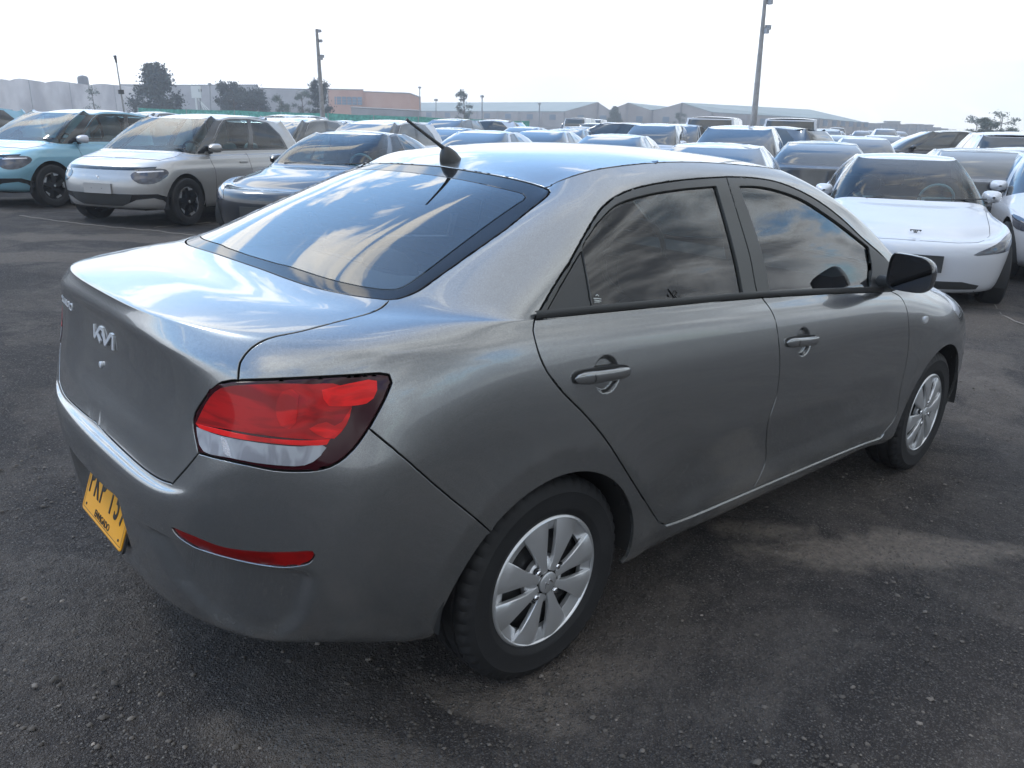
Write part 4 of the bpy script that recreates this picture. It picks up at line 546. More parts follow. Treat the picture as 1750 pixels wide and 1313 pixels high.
'f1':[(12.646,1.311),(12.644,1.509),(12.643,1.702),(12.645,1.867),(12.647,2.022),(12.651,2.164),(12.656,2.297),(12.663,2.425),(12.671,2.545),(12.681,2.664),(12.693,2.779),(12.706,2.892),(12.72,3.004),(12.737,3.113),(12.754,3.222),(12.774,3.328),(12.795,3.433),(12.817,3.536),(12.842,3.636),(12.867,3.735),(12.895,3.829),(12.923,3.922),(12.953,4.011),(12.985,4.098),(13.017,4.182),(13.051,4.262),(13.086,4.341),(13.123,4.416),(13.161,4.489),(13.2,4.558),(13.239,4.623),(13.28,4.687),(13.322,4.744),(13.365,4.799),(13.408,4.849),(13.452,4.893),(13.497,4.934),(13.542,4.965),(13.588,4.993),(13.634,5.011),(13.68,5.023),(13.727,5.028),(13.773,5.023),(13.819,5.014),(13.865,4.993),(13.911,4.967),(13.956,4.933),(14,4.893),(14.044,4.847),(14.087,4.794),(14.13,4.737),(14.171,4.674),(14.212,4.607),(14.252,4.536),(14.291,4.46),(14.33,4.383),(14.367,4.3),(14.403,4.216),(14.438,4.128),(14.472,4.037),(14.505,3.945),(14.535,3.848),(14.565,3.751),(14.592,3.65),(14.618,3.547),(14.642,3.442),(14.664,3.335),(14.685,3.225)],
'f2':[(14.685,3.225),(14.704,3.115),(14.722,3.001),(14.737,2.885),(14.752,2.766),(14.765,2.644),(14.777,2.519),(14.787,2.39),(14.796,2.258),(14.805,2.121),(14.812,1.98),(14.819,1.833),(14.826,1.678),(14.833,1.514),(14.842,1.341)],
'sd':[(12.331,2.015),(12.323,1.765),(12.316,1.515),(12.308,1.264),(12.3,1.014),(12.347,1.042),(12.397,1.087),(12.447,1.132),(12.497,1.177),(12.546,1.221),(12.596,1.266),(12.646,1.311)],
'sb':[(12.646,1.311),(12.598,1.234),(12.549,1.156),(12.501,1.079),(12.452,1.002),(12.404,0.924),(12.355,0.847),(12.307,0.77),(12.258,0.693),(12.21,0.615),(12.167,0.6),(12.125,0.6),(12.083,0.6),(12.042,0.6),(12,0.6),(11.958,0.6),(11.917,0.6),(11.875,0.6),(11.833,0.6),(11.792,0.6),(11.75,0.6),(11.708,0.6),(11.667,0.6),(11.625,0.6),(11.583,0.6),(11.542,0.6),(11.5,0.6),(11.458,0.6),(11.417,0.6),(11.375,0.6),(11.333,0.6),(11.292,0.6),(11.25,0.6),(11.208,0.6),(11.166,0.6),(11.125,0.6),(11.083,0.6),(11.041,0.6),(11,0.6),(10.958,0.6),(10.916,0.6),(10.875,0.6),(10.833,0.6),(10.791,0.6),(10.75,0.6),(10.708,0.6),(10.666,0.6),(10.625,0.6),(10.583,0.6),(10.541,0.6),(10.5,0.6),(10.458,0.6),(10.416,0.6),(10.375,0.6),(10.333,0.6),(10.291,0.6),(10.25,0.6),(10.208,0.6),(10.166,0.6),(10.125,0.6),(10.083,0.6),(10.041,0.6),(10,0.6),(9.957,0.6),(9.915,0.6),(9.872,0.6),(9.83,0.6),(9.788,0.6),(9.745,0.6),(9.703,0.6),(9.66,0.6),(9.618,0.6),(9.576,0.6),(9.533,0.6),(9.491,0.6),(9.448,0.6),(9.406,0.6),(9.363,0.6),(9.321,0.6),(9.279,0.6),(9.236,0.6),(9.194,0.6),(9.151,0.6),(9.109,0.6),(9.066,0.6),(9.024,0.6),(8.98,0.6),(8.934,0.6),(8.888,0.6),(8.842,0.6),(8.796,0.6),(8.75,0.6),(8.705,0.6),(8.669,0.685),(8.648,0.898),(8.627,1.11)],
'fb':[(14.685,3.225),(14.709,3.379),(14.733,3.534),(14.757,3.69),(14.782,3.851),(14.806,4.015),(14.832,4.184),(14.86,4.361),(14.889,4.546),(14.92,4.744),(14.957,4.961),(15.002,5.208),(15.058,5.49),(15.124,5.8),(15.2,6.136),(15.279,6.496),(15.35,6.9)],
'h1':[(15.35,6.9),(15.327,7.183),(15.304,7.451),(15.298,7.741),(15.323,8.063),(15.367,8.385),(15.426,8.697),(15.501,9.004),(15.618,9.311),(15.75,9.6)],
'h2':[(15.75,9.6),(15.858,9.563),(15.969,9.527),(16.083,9.49),(16.2,9.452),(16.317,9.412),(16.436,9.368),(16.555,9.319),(16.673,9.265),(16.791,9.206),(16.909,9.142),(17.028,9.075),(17.146,9.005),(17.265,8.935),(17.383,8.866),(17.5,8.8)],
'h3':[(17.5,8.8),(17.507,8.588),(17.52,8.372),(17.529,8.141),(17.514,7.88),(17.442,7.6),(17.325,7.355),(17.187,7.189),(17.041,7.085),(16.895,7.015),(16.75,6.963),(16.605,6.924),(16.465,6.895),(16.329,6.878),(16.199,6.871),(16.074,6.871),(15.956,6.874),(15.845,6.88),(15.738,6.885),(15.635,6.891),(15.537,6.895),(15.443,6.898),(15.35,6.9)],
'ho':[(15.75,9.6),(15.695,9.723),(15.641,9.845),(15.588,9.964),(15.536,10.082),(15.484,10.199),(15.432,10.314),(15.38,10.428),(15.328,10.541),(15.274,10.653),(15.22,10.765),(15.164,10.876),(15.108,10.989),(15.05,11.103),(14.99,11.219),(14.93,11.337),(14.867,11.46),(14.804,11.588),(14.738,11.721),(14.672,11.862),(14.604,12.014),(14.535,12.177),(14.461,12.354),(14.377,12.549),(14.271,12.761),(14.129,12.977),(13.95,13.2)],
'hf':[(17.5,8.8),(17.607,8.8),(17.715,8.8),(17.822,8.8),(17.929,8.8),(18.036,8.8),(18.144,8.8),(18.251,8.8),(18.358,8.8),(18.466,8.8),(18.555,8.8),(18.635,8.8),(18.715,8.8),(18.795,8.8),(18.876,8.8),(18.956,8.8),(19.036,8.8),(19.117,8.8),(19.197,8.8),(19.277,8.8),(19.358,8.8),(19.438,8.8),(19.518,8.8),(19.598,8.8),(19.679,8.8),(19.759,8.8),(19.839,8.8),(19.92,8.8),(20,8.8)],
'cw':[(14,14.1),(14.288,14.1),(14.576,14.1),(14.865,14.1),(15.153,14.1),(15.441,14.1),(15.729,14.1),(16.018,14.1),(16.306,14.1),(16.594,14.1),(16.882,14.1),(17.069,14.1),(17.187,14.1),(17.304,14.1),(17.421,14.1),(17.538,14.1),(17.656,14.1),(17.773,14.1),(17.89,14.1),(18.007,14.1),(18.124,14.1),(18.242,14.1),(18.359,14.1),(18.476,14.1),(18.593,14.1),(18.711,14.1),(18.828,14.1),(18.945,14.1),(19.062,14.1),(19.179,14.1),(19.297,14.1),(19.414,14.1),(19.531,14.1),(19.648,14.1),(19.766,14.1),(19.883,14.1),(20,14.1)],
'hc':[(13.95,13.2),(14.2,13.224),(14.45,13.249),(14.7,13.273),(14.95,13.298),(15.201,13.322),(15.451,13.346),(15.701,13.371),(15.951,13.395),(16.104,13.4),(16.234,13.4),(16.364,13.4),(16.494,13.4),(16.624,13.4),(16.754,13.4),(16.884,13.4),(17.013,13.4),(17.143,13.4),(17.273,13.4),(17.403,13.4),(17.533,13.4),(17.663,13.4),(17.792,13.4),(17.922,13.4),(18.052,13.4),(18.182,13.4),(18.312,13.4),(18.442,13.4),(18.572,13.4),(18.701,13.4),(18.831,13.4),(18.961,13.4),(19.091,13.4),(19.221,13.4),(19.351,13.4),(19.481,13.4),(19.61,13.4),(19.74,13.4),(19.87,13.4),(20,13.4)],
'wt':[(14,18),(14.421,18),(14.842,18),(15.263,18),(15.684,18),(16.104,18),(16.525,18),(16.946,18),(17.132,18),(17.283,18),(17.434,18),(17.585,18),(17.736,18),(17.886,18),(18.037,18),(18.188,18),(18.339,18),(18.49,18),(18.641,18),(18.792,18),(18.943,18),(19.094,18),(19.245,18),(19.396,18),(19.547,18),(19.698,18),(19.849,18),(20,18)],
'fbb':[(14.842,1.341),(14.86,1.109),(14.878,0.878),(14.896,0.646),(15.014,0.6),(15.156,0.6),(15.298,0.6),(15.44,0.6),(15.583,0.6),(15.725,0.6),(15.867,0.6),(16.009,0.6),(16.152,0.6),(16.294,0.6),(16.436,0.6),(16.578,0.6),(16.72,0.6),(16.863,0.6),(17.004,0.6),(17.111,0.6),(17.218,0.6),(17.325,0.6),(17.432,0.6),(17.539,0.6),(17.646,0.6),(17.753,0.6),(17.86,0.6),(17.967,0.6),(18.074,0.6),(18.181,0.6),(18.288,0.6),(18.395,0.6),(18.502,0.6),(18.609,0.6),(18.716,0.6),(18.823,0.6),(18.93,0.6),(19.037,0.6),(19.144,0.6),(19.251,0.6),(19.358,0.6),(19.465,0.6),(19.572,0.6),(19.679,0.6),(19.786,0.6),(19.893,0.6),(20,0.6)],
'gp':[(20,7.6),(19.914,7.6),(19.829,7.6),(19.743,7.6),(19.658,7.6),(19.572,7.6),(19.486,7.6),(19.401,7.6),(19.315,7.6),(19.23,7.6),(19.144,7.6),(19.058,7.6),(18.973,7.6),(18.887,7.6),(18.802,7.6),(18.716,7.6),(18.631,7.6),(18.545,7.6),(18.459,7.6),(18.374,7.6),(18.288,7.6),(18.203,7.6),(18.117,7.6),(18.031,7.6),(17.946,7.6),(17.859,7.478),(17.772,7.215),(17.718,6.969),(17.818,6.794),(17.918,6.619),(18.017,6.444),(18.114,6.299),(18.196,6.295),(18.278,6.291),(18.36,6.286),(18.442,6.282),(18.524,6.278),(18.606,6.273),(18.688,6.269),(18.77,6.265),(18.852,6.26),(18.934,6.256),(19.016,6.252),(19.098,6.247),(19.18,6.243),(19.262,6.239),(19.344,6.235),(19.426,6.23),(19.508,6.226),(19.59,6.222),(19.672,6.217),(19.754,6.213),(19.836,6.209),(19.918,6.204),(20,6.2)],
'gl':[(20,4.6),(19.914,4.6),(19.827,4.6),(19.741,4.6),(19.655,4.6),(19.568,4.6),(19.482,4.6),(19.396,4.6),(19.309,4.6),(19.223,4.6),(19.137,4.6),(19.05,4.6),(18.964,4.6),(18.878,4.6),(18.791,4.6),(18.705,4.6),(18.619,4.6),(18.532,4.6),(18.446,4.6),(18.36,4.6),(18.273,4.6),(18.187,4.6),(18.101,4.6),(18.014,4.6),(17.928,4.6),(17.842,4.6),(17.755,4.6),(17.669,4.6),(17.576,4.579),(17.458,4.478),(17.34,4.377),(17.221,4.275),(17.103,4.174),(16.985,4.073),(16.912,3.953),(16.954,3.786),(16.995,3.619),(17.037,3.452),(17.079,3.284),(17.121,3.117),(17.162,2.95),(17.209,2.799),(17.302,2.793),(17.395,2.786),(17.488,2.779),(17.581,2.773),(17.674,2.766),(17.767,2.759),(17.861,2.753),(17.954,2.746),(18.047,2.74),(18.14,2.733),(18.233,2.726),(18.326,2.72),(18.419,2.713),(18.512,2.706),(18.605,2.7),(18.698,2.693),(18.791,2.686),(18.884,2.68),(18.977,2.673),(19.07,2.666),(19.163,2.66),(19.256,2.653),(19.349,2.647),(19.442,2.64),(19.535,2.633),(19.628,2.627),(19.721,2.62),(19.814,2.613),(19.907,2.607),(20,2.6)],
'sail':[(11.871,14.977),(11.906,14.942),(11.944,14.908),(11.982,14.874),(12.021,14.838),(12.059,14.798),(12.094,14.752),(12.128,14.7),(12.161,14.646),(12.189,14.582),(12.206,14.502),(12.182,14.376),(12.198,14.254),(12.359,14.191),(12.52,14.129),(12.681,14.067),(12.842,14.005),(13.003,13.943),(13.164,13.88),(13.325,13.818),(13.486,13.756),(13.647,13.694),(13.808,13.631),(13.969,13.569),(14.13,13.507),(14.291,13.445),(14.452,13.382),(14.612,13.32),(14.773,13.258),(14.934,13.196),(15.095,13.134),(15.256,13.071),(15.417,13.009),(15.578,12.947),(15.739,12.885),(15.9,12.822),(16.061,12.76),(16.222,12.698),(16.383,12.636),(16.544,12.574),(16.705,12.511),(16.866,12.449),(17.027,12.387),(17.188,12.325),(17.349,12.262),(17.51,12.2),(17.511,12.239),(17.403,12.347),(17.295,12.455),(17.187,12.563),(17.079,12.671),(16.971,12.779),(16.864,12.886),(16.756,12.994),(16.648,13.102),(16.54,13.21),(16.432,13.318),(16.259,13.36),(16.075,13.392),(15.891,13.423),(15.707,13.454),(15.522,13.486),(15.338,13.517),(15.154,13.548),(14.97,13.58),(14.786,13.611),(14.602,13.642),(14.417,13.674),(14.233,13.705),(14.049,13.736),(13.865,13.768),(13.681,13.799),(13.497,13.83),(13.313,13.862),(13.128,13.893),(12.944,13.924),(12.76,13.956),(12.576,13.987),(12.392,14.018),(12.208,14.05),(12.051,14.036),(12.037,13.754),(12.171,13.009),(12.208,12.397),(12.176,11.968),(12.125,11.665),(12.071,11.494),(12.018,11.412),(11.966,11.38),(11.917,11.386),(11.868,11.425),(11.821,11.491),(11.775,11.591),(11.73,11.751),(11.685,12.075),(11.64,12.821),(11.571,13.544),(11.556,13.933),(11.585,14.127),(11.624,14.284),(11.667,14.433),(11.708,14.58),(11.754,14.718),(11.806,14.85)],
's1':[(8.969,14.303),(9.018,14.16),(9.064,13.95)],
's2':[(9.024,14.191),(9.053,14.246),(9.077,14.176),(9.05,14.095),(9.078,13.99),(9.108,14.06),(9.122,13.975)],
's3':[(8.966,14.171),(8.983,14.087)],
'w1':[(8.048,14.218),(8.099,14.209),(8.154,14.188)],
'w2':[(8.064,14.173),(8.109,14.156),(8.163,14.127)],
'w3':[(8.078,14.111),(8.112,14.115),(8.147,14.105)],
'w4':[(8.061,14.281),(8.076,14.304),(8.107,14.27)]}

CUPS = ((.148, .872), (1.192, .830))
PL_V = np.array([1.25, 2.25, 2.7, 3.7, 4.0]); PL_U = np.array([3.1, 2.12, 1.78, 1.40, 1.33]); PR_U = np.array([3.5, 4.03, 4.2, 4.38, 4.43])
def hero_disp(u, v, P):
    x, y, z = P[..., 0], P[..., 1], P[..., 2]; d = np.zeros_like(x)
    side_ = ss(.60, .70, y)
    for cx, cz in ((-.015, .275), (2.56, .285)):
        r = np.hypot(x-cx, z-cz); d += side_*np.where(r < .425, .013, .013*np.clip(1-(r-.425)/.21, 0, 1)**2.2)-side_*.004*ss(.425, .418, r)*0
    for cx, cz in CUPS:
        q = np.hypot((x-cx)/.053, (z-cz)/.051); d -= np.where(y > .6, .015*ss(1.0, .80, q), 0)
    # lower door scallop
    d -= .007*ss(.60, .48, z)*ss(.33, .42, z)*ss(.40, .62, x)*ss(2.12, 1.95, x)*side_
    # rear bumper: pocket below the reflector and plate recess
    rear = (x < -.5)
    sL = ss(0, .50, u-np.interp(v, PL_V, PL_U)); sR = ss(0, .32, np.interp(v, PL_V, PR_U)-u); sT = ss(0, .30, 3.90-v); sB = ss(1.0, 3.5, v)
    d -= np.where(rear, .024*sL*sR*sT*sB, 0)
    rp = np.clip((z-.360)/.185, 0, 1)*ss(.556, .549, z)*ss(.215, .172, y)
    d -= np.where(rear & (y < .3), .060*rp, 0)
    # trunk lid: slightly hollow face
    d -= np.where(rear, .004*ss(.72, .80, z)*ss(.95, .86, z)*ss(.6, .2, y), 0)
    return d
HS = Surf(ROWS, disp=hero_disp)
def loop(*names):
    o = []
    for n in names:
        c = CV[n.strip('-')]; c = c[::-1] if n[0] == '-' else c; o += c[:-1] if False else list(c)
    return o
def hpanel(name, loops, mat, parent, side, **k):
    k.setdefault('uc', HS.nc-1.0)
    V, F, Nn = patch(loops, HS.to_m, HS.from_m, HS.ev, center=(side == 0), **k)
    V, F, Nn = sided(V, F, Nn, side); return mobj(name, V, F, mat, parent, nrm=Nn)
def on_surf(u, v, side=-1, off=0.0):
    P, n = HS.ev(np.array([float(u)]), np.array([float(v)]), off); m = np.array([1, float(side), 1]); return P[0]*m, n[0]*m
def text_mesh(s, size, depth, mat, parent, mtx, name='lettering', bold=0.0, align='CENTER', xs=1.0):
    cu = bpy.data.curves.new(name, 'FONT'); cu.body = s; cu.size = size; cu.extrude = depth; cu.offset = bold; cu.align_x = align; cu.align_y = 'CENTER'; cu.resolution_u = 4
    o = bpy.data.objects.new(name, cu); COL.objects.link(o); bpy.context.view_layer.update()
    me = bpy.data.meshes.new_from_object(o.evaluated_get(bpy.context.evaluated_depsgraph_get())); bpy.data.objects.remove(o); bpy.data.curves.remove(cu)
    for v in me.vertices: v.co.x *= xs
    me.materials.clear(); me.materials.append(mat); o = bpy.data.objects.new(name, me); COL.objects.link(o); o.parent = parent; o.matrix_local = mtx; return o
def frame_mtx(p, right, up):
    r = Vector(right).normalized(); u = Vector(up); u = (u-r*u.dot(r)).normalized(); n = r.cross(u)
    return Matrix(((r.x, u.x, n.x, p[0]), (r.y, u.y, n.y, p[1]), (r.z, u.z, n.z, p[2]), (0, 0, 0, 1)))
def seat(parent, x, y, mat, w_=.46, h=.58, z0=.30):
    s = empty('seat', (x, y, z0), 0, parent)
    def soft(c, d, name, rot=0, n=6, e=2.6):
        V = []; F = []; K = 10
        for i in range(K+1):
            for j in range(K*2):
                a = math.pi*i/K-math.pi/2; b = math.pi*j/K; f = lambda t: math.copysign(abs(t)**(2/e), t)
                V.append((d[0]/2*f(math.cos(a))*f(math.cos(b)), d[1]/2*f(math.cos(a))*f(math.sin(b)), d[2]/2*f(math.sin(a))))
        V = np.array(V); c_, s_ = math.cos(rot), math.sin(rot); V = V @ np.array([[c_, 0, -s_], [0, 1, 0], [s_, 0, c_]])+np.array(c)
        for i in range(K):
            for j in range(2*K): F.append((i*2*K+j, i*2*K+(j+1) % (2*K), (i+1)*2*K+(j+1) % (2*K), (i+1)*2*K+j))
        mobj(name, V, F, mat, s)
    soft((.05, 0, .02), (.52, w_, .20), 'cushion'); soft((-.26, 0, .32), (.17, w_, h+.06), 'backrest', -.30); soft((-.385, 0, .70), (.11, min(.27, w_*.55), .19), 'headrest', -.22)
    return s
def hero_car():
    root = empty('parked_car'); M4 = Matrix(CAR_M.tolist()).to_4x4(); root.matrix_world = M4
    tag(root, 'grey metallic saloon close to the viewer, seen from its right rear corner', 'car')
    GP = MT['grey_paint']
    k2 = dict(sp=.022, bs=.010)
    # --- panels
    hpanel('trunk_lid', [loop('c1', 'c2', 'c3', 'c11', 'c12')], GP, root, 0, **k2)
    trunk = bpy.data.objects['trunk_lid']
    bump = hpanel('rear_bumper', [loop('-c1', 'c10') [:0]+loop('c1', 'c2', '-c6', 'c7', 'c8', 'c10'), loop('rf')], GP, root, 0, sp=.011, bs=.008, gap=.0015, refine=((2.2, 2.9, .30, .20, .0045),))
    body = empty('body', (0, 0, 0), 0, root)
    for s in (-1, 1):
        hpanel('body_side', [loop('-c7', '-c5', '-c4', 'c11', 'c13', 'gut', 'ws', 'apb', 'apd', '-dlo3', '-dlo2', '-dlo', 'c20', 'c21', 'c23', 'sd', 'sb', '-c9')], GP, body, s, sp=.0125, bs=.008, refine=())
        hpanel('reflector', [loop('rf')], MT['reflector_red'], bump, s, sp=.02, bs=.006, off=-.004, gap=.001, lip=.006)
        rd = hpanel('rear_door', [loop('blt', 'c22', '-c21', '-c20')], GP, root, s, sp=.02, bs=.009, refine=((8.13, 8.45, .12, .15, .0042),))
        fd = hpanel('front_door', [loop('blt2', '-c24', '-c23', '-c22')], GP, root, s, sp=.02, bs=.009, refine=((10.49, 8.0, .12, .15, .0045),))
        fe = hpanel('fender', [loop('-c24', 'apd', '-apb', '-ho', '-h1', '-fb', '-f1', '-sd')[:0]+loop('c24', '-apd', '-ho', '-h1', '-fb', '-f1', '-sd')], GP, root, s, sp=.018, bs=.010)
        # window frames and glass
        ro = MT['trim_frame']
        fr = hpanel('window_frame', [loop('dlo', 'c25', '-blt'), loop('gr1', 'gr2', 'gr3', 'gr4'), loop('qt1', 'qt2', 'qt3')], ro, rd, s, sp=.03, bs=.010, gap=.0028, lip=.018, off=-.001)
        hpanel('quarter_panel', [loop('qt1', 'qt2', 'qt3')], MT['black_satin'], rd, s, sp=.03, bs=.012, gap=.0005, lip=.004, off=-.004)
        hpanel('window_glass', [loop('gr1', 'gr2', 'gr3', 'gr4')], MT['glass_side'], rd, s, sp=.04, bs=.02, gap=-.012, off=-.009, lip=0)
        hpanel('window_frame', [loop('dlo2', 'dlo3', '-blt2', '-c25'), loop('gf1', 'gf2', 'gf3', 'gf4')], ro, fd, s, sp=.03, bs=.010, gap=.0028, lip=.018, off=-.001)
        hpanel('window_glass', [loop('gf1', 'gf2', 'gf3', 'gf4')], MT['glass_side'], fd, s, sp=.04, bs=.02, gap=-.012, off=-.009, lip=0)
        hpanel('mirror_sail', [loop('sail')], MT['black_satin'], fd, s, sp=.03, bs=.012, gap=.0, lip=.004, off=.0015)
        # belt moulding and upper seal
        for nm_, cv, dr in (('belt_moulding', 'blt', rd), ('belt_moulding', 'blt2', fd)):
            c = np.array(CV[cv]); uu = np.interp(np.linspace(0, 1, 60), np.linspace(0, 1, len(c)), c[:, 0]); vv = np.interp(np.linspace(0, 1, 60), np.linspace(0, 1, len(c)), c[:, 1])
            P, n = HS.ev(uu, vv); V = []; F = []
            prof = [(-.0, -.004), (.000, .0035), (.003, .0048), (.016, .0042), (.021, .001), (.021, -.006)]
            for i in range(60):
                for (h, o_) in prof: V.append(P[i]*[1, s, 1]+np.array([0, 0, 1])*h+n[i]*[1, s, 1]*o_)
            m = len(prof)
            for i in range(59):
                for j in range(m-1): q = (i*m+j, (i+1)*m+j, (i+1)*m+j+1, i*m+j+1); F.append(q if s == -1 else q[::-1])
            mobj(nm_, V, F, MT['black_satin'], dr, angle=50)
        # door handles
        for dr, (cx, cz), x0, x1 in ((rd, CUPS[0], .018, .236), (fd, CUPS[1], 1.068, 1.292)):
            L_ = x1-x0; V = []; F = []; n = 34; kk = 14
            uc_ = 8.13 if dr is rd else 10.49; pc, nc_ = HS.base(np.array([uc_]), np.array([8.4]))[0], None
            slope = -.052 if dr is rd else -.07
            for i in range(n+1):
                t = i/n; x = x0+L_*t; e_ = min(1, math.sqrt(max(0, 1-abs(2*t-1)**7))); hh = (.0155+.002*(1-t))*e_+1e-4; z = cz+slope*(x-(x0+x1)/2)+.004
                yb = pc[1]+.0045; yo = .019*e_*(.75+.25*math.sin(math.pi*t))
                for j in range(kk):
                    a = 2*math.pi*j/kk; f = lambda q, p: math.copysign(abs(q)**p, q)
                    V.append((x, s*(yb+yo*.62+(yo*.5+1e-4)*f(math.cos(a), .75)), z+hh*f(math.sin(a), .8)))
            for i in range(n):
                for j in range(kk): q = (i*kk+j, i*kk+(j+1) % kk, (i+1)*kk+(j+1) % kk, (i+1)*kk+j); F.append(q if s == 1 else q[::-1])
            F.append(tuple(range(kk))); F.append(tuple(n*kk+j for j in range(kk)))
            h = mobj('door_handle', V, F, GP, dr)
            gs = MB().tube([(x0+.058, s*(pc[1]+.0075+.0195*math.cos(a)), cz+slope*(x0+.058-(x0+x1)/2)+.004+.0168*math.sin(a)) for a in np.linspace(-1.45, 1.45, 12)], .0008, 5); gs.build('handle_seam', MT['black_matte'], h)
            sk = MB(); q = []
            for i in range(28):
                a = 2*math.pi*i/28; q.append((cx*0+(x0+x1)/2+(L_/2+.004)*math.copysign(abs(math.cos(a))**.35, math.cos(a)), math.copysign(abs(math.sin(a))**.8, math.sin(a))*.0205))
            V = [(a, s*(pc[1]+.0012), cz+slope*(a-(x0+x1)/2)+.003+b) for a, b in q]+[(a, s*(pc[1]-.012), cz+slope*(a-(x0+x1)/2)+.003+b) for a, b in q]
            V += [((x0+x1)/2+(a-(x0+x1)/2)*.955, s*(pc[1]+.002), cz+slope*(a-(x0+x1)/2)+.003+b*.72) for a, b in q]
            F = []
            for i in range(28): j = (i+1) % 28; F += [(i, 28+i, 28+j, j), (i, j, 56+j, 56+i)]
            # gasket ring only where it lies on flat metal
            mobj('handle_gasket', V, F, MT['black_matte'], h, angle=40)
        # side indicator
        p, n = on_surf(12.86, 7.72, s); ind = MB().lathe([(.001, -.010), (.0008, -.0101)], 4)
        ind = MB(); pts = [(.024*math.copysign(abs(math.cos(a))**.6, math.cos(a))*(1 if math.cos(a) > 0 else .92), .0155*math.copysign(abs(math.sin(a))**.6, math.sin(a))) for a in np.linspace(0, 2*math.pi, 24, endpoint=False)]
        ind.prism([(p[0]+a, p[2]+b) for a, b in pts], p[1]-s*.004, p[1]+s*.0035); ind.prism([(p[0]+a*.82, p[2]+b*.78) for a, b in pts], p[1]+s*.0035, p[1]+s*.006)
        ind.build('side_indicator', MT['badge_silver'], fe, angle=30)
        q_ = np.array(list(CV['c21'])+list(CV['c23'])[1:]); t_ = np.linspace(0, 1, 150); uu_ = np.interp(t_, np.linspace(0, 1, len(q_)), q_[:, 0]); vv_ = np.interp(t_, np.linspace(0, 1, len(q_)), q_[:, 1]); Pq, nq = HS.ev(uu_, vv_)
        MB().tube([tuple((a+b*.0005)*[1, s, 1]+[0, 0, -.0065]) for a, b in zip(Pq, nq)], .0042, 8).build('highlight_bead', GP, body)  # added bead: shapes the thin sky highlight along the door bottoms
        # tail lamp: dark red rim, red upper lens, clear lower lens
        tl = hpanel('tail_lamp', [loop('c3', 'c4', 'c5', 'c6')], MT['lamp_dark'], root, s, sp=.014, bs=.008, off=.001, gap=.0025, r=.003)
        LZ = (('red_lens','red',MT['lamp_red'],.002),('light_bar','strip',MT['lamp_bright'],.0028),('light_bar','bright',MT['lamp_bright'],.0030),('light_bar','hook',MT['lamp_bright'],.0027),('bulb_bowl','bowl',MT['lamp_bowl'],.0029),('clear_lens','white',MT['lamp_white'],.002),('lens_divider','divide',MT['chrome_soft'],.0026))
        for nm_, key, mat_, of_ in LZ:
            hpanel(nm_, [LAMP[key]], mat_, tl, s, sp=.014, bs=.006, off=of_, gap=0, r=.0006, lip=.002)
        # headlamp
        hl = hpanel('headlamp', [loop('h1', 'h2', 'h3')], MT['lamp_white'], root, s, sp=.02, bs=.012, off=.001, gap=.002)
        # arches: black liner
        for (cx, cz, r) in ((-.015, .275, .362), (2.56, .285, .366)):
            a = np.linspace(R_(0), R_(178), 40); V = []; F = []
            for q in a:
                for yy, rr in ((.835, r+.002), (.80, r), (.56, r-.006), (.55, r-.03)): V.append((cx+rr*math.cos(q), s*yy, cz+rr*math.sin(q)))
            for i in range(39):
                for j in range(3): F.append((i*4+j, i*4+j+1, (i+1)*4+j+1, (i+1)*4+j))
            nb = len(V); V.append((cx, s*.55, cz)); 
            for i in range(39): F.append((i*4+3, nb, (i+1)*4+3))
            mobj('wheel_liner', V, F, MT['black_matte'], body, angle=60)
    # --- centre panels
    hpanel('front_bumper', [loop('fbb', '-f2')[:0]+loop('-h3', '-fb', 'f2', 'fbb')[:0]+[tuple(p) for p in (CV['f1'][-1:]+CV['fb']+CV['h3'][::-1][0:]+CV['hf']+CV['fbb'][::-1]+CV['f2'][::-1])]], GP, root, 0, sp=.03, bs=.014)
    hood = hpanel('hood', [[tuple(p) for p in (CV['ho'][::-1]+CV['h2']+CV['hf']+[[20, 13.4]]+CV['hc'][::-1])]], GP, root, 0, sp=.03, bs=.014)
    fbp = bpy.data.objects['front_bumper']
    for key in ('gp', 'gl'): hpanel('grille', [CV[key]], MT['black_satin'], fbp, 0, sp=.03, bs=.014, off=.003, gap=0, lip=.004)
    hpanel('windscreen', [[tuple(p) for p in (CV['ws'][::-1]+CV['wt']+CV['cw'][::-1])]], MT['glass_clear'], root, 0, sp=.04, bs=.02, off=-.003, gap=.001, lip=.006)
    cwl = hpanel('cowl', [[tuple(p) for p in ([[13.95, 13.2], [14, 14.1]]+CV['cw']+CV['hc'][::-1])]], MT['black_satin'], root, 0, sp=.04, bs=.02, off=-.004, gap=0, lip=0)
    rw = hpanel('rear_window', [loop('-c12', 'c13', 'c14'), CV['fi1']], MT['frit'], root, 0, sp=.03, bs=.012, off=-.002, gap=.003, r=.002, lip=.01)
    hpanel('window_glass', [CV['fi1']], MT['glass_rear'], rw, 0, sp=.03, bs=.02, off=-.0022, gap=-.004, lip=0)
    # heating wires
    V = []; F = []
    for v in np.linspace(14.55, 17.25, 15):
        ue = 2.95+.1*(v-14.5)/3; u = np.linspace(0, ue, 26); P, n = HS.ev(u, np.full(26, v), -.0045); P2, _ = HS.ev(u, np.full(26, v+.012), -.0045)
        for s in (1, -1):
            n0 = len(V)
            for a, b in zip(P, P2): V += [a*[1, s, 1], b*[1, s, 1]]
            F += [(n0+2*i, n0+2*i+2, n0+2*i+3, n0+2*i+1) for i in range(25)]
    mobj('heating_wire', V, F, MT['steel_dark'], rw)
    # --- roof skin
    gut = [p for p in CV['gut']]; gu = np.array([p[0] for p in gut]); gv = np.array([p[1] for p in gut]); G = HS.base(gu, gv)
    re = np.array(CV['c14'][::-1]); RE = HS.base(re[:, 0], re[:, 1]); wt = np.array(CV['wt']); WT = HS.base(wt[:, 0], wt[:, 1])
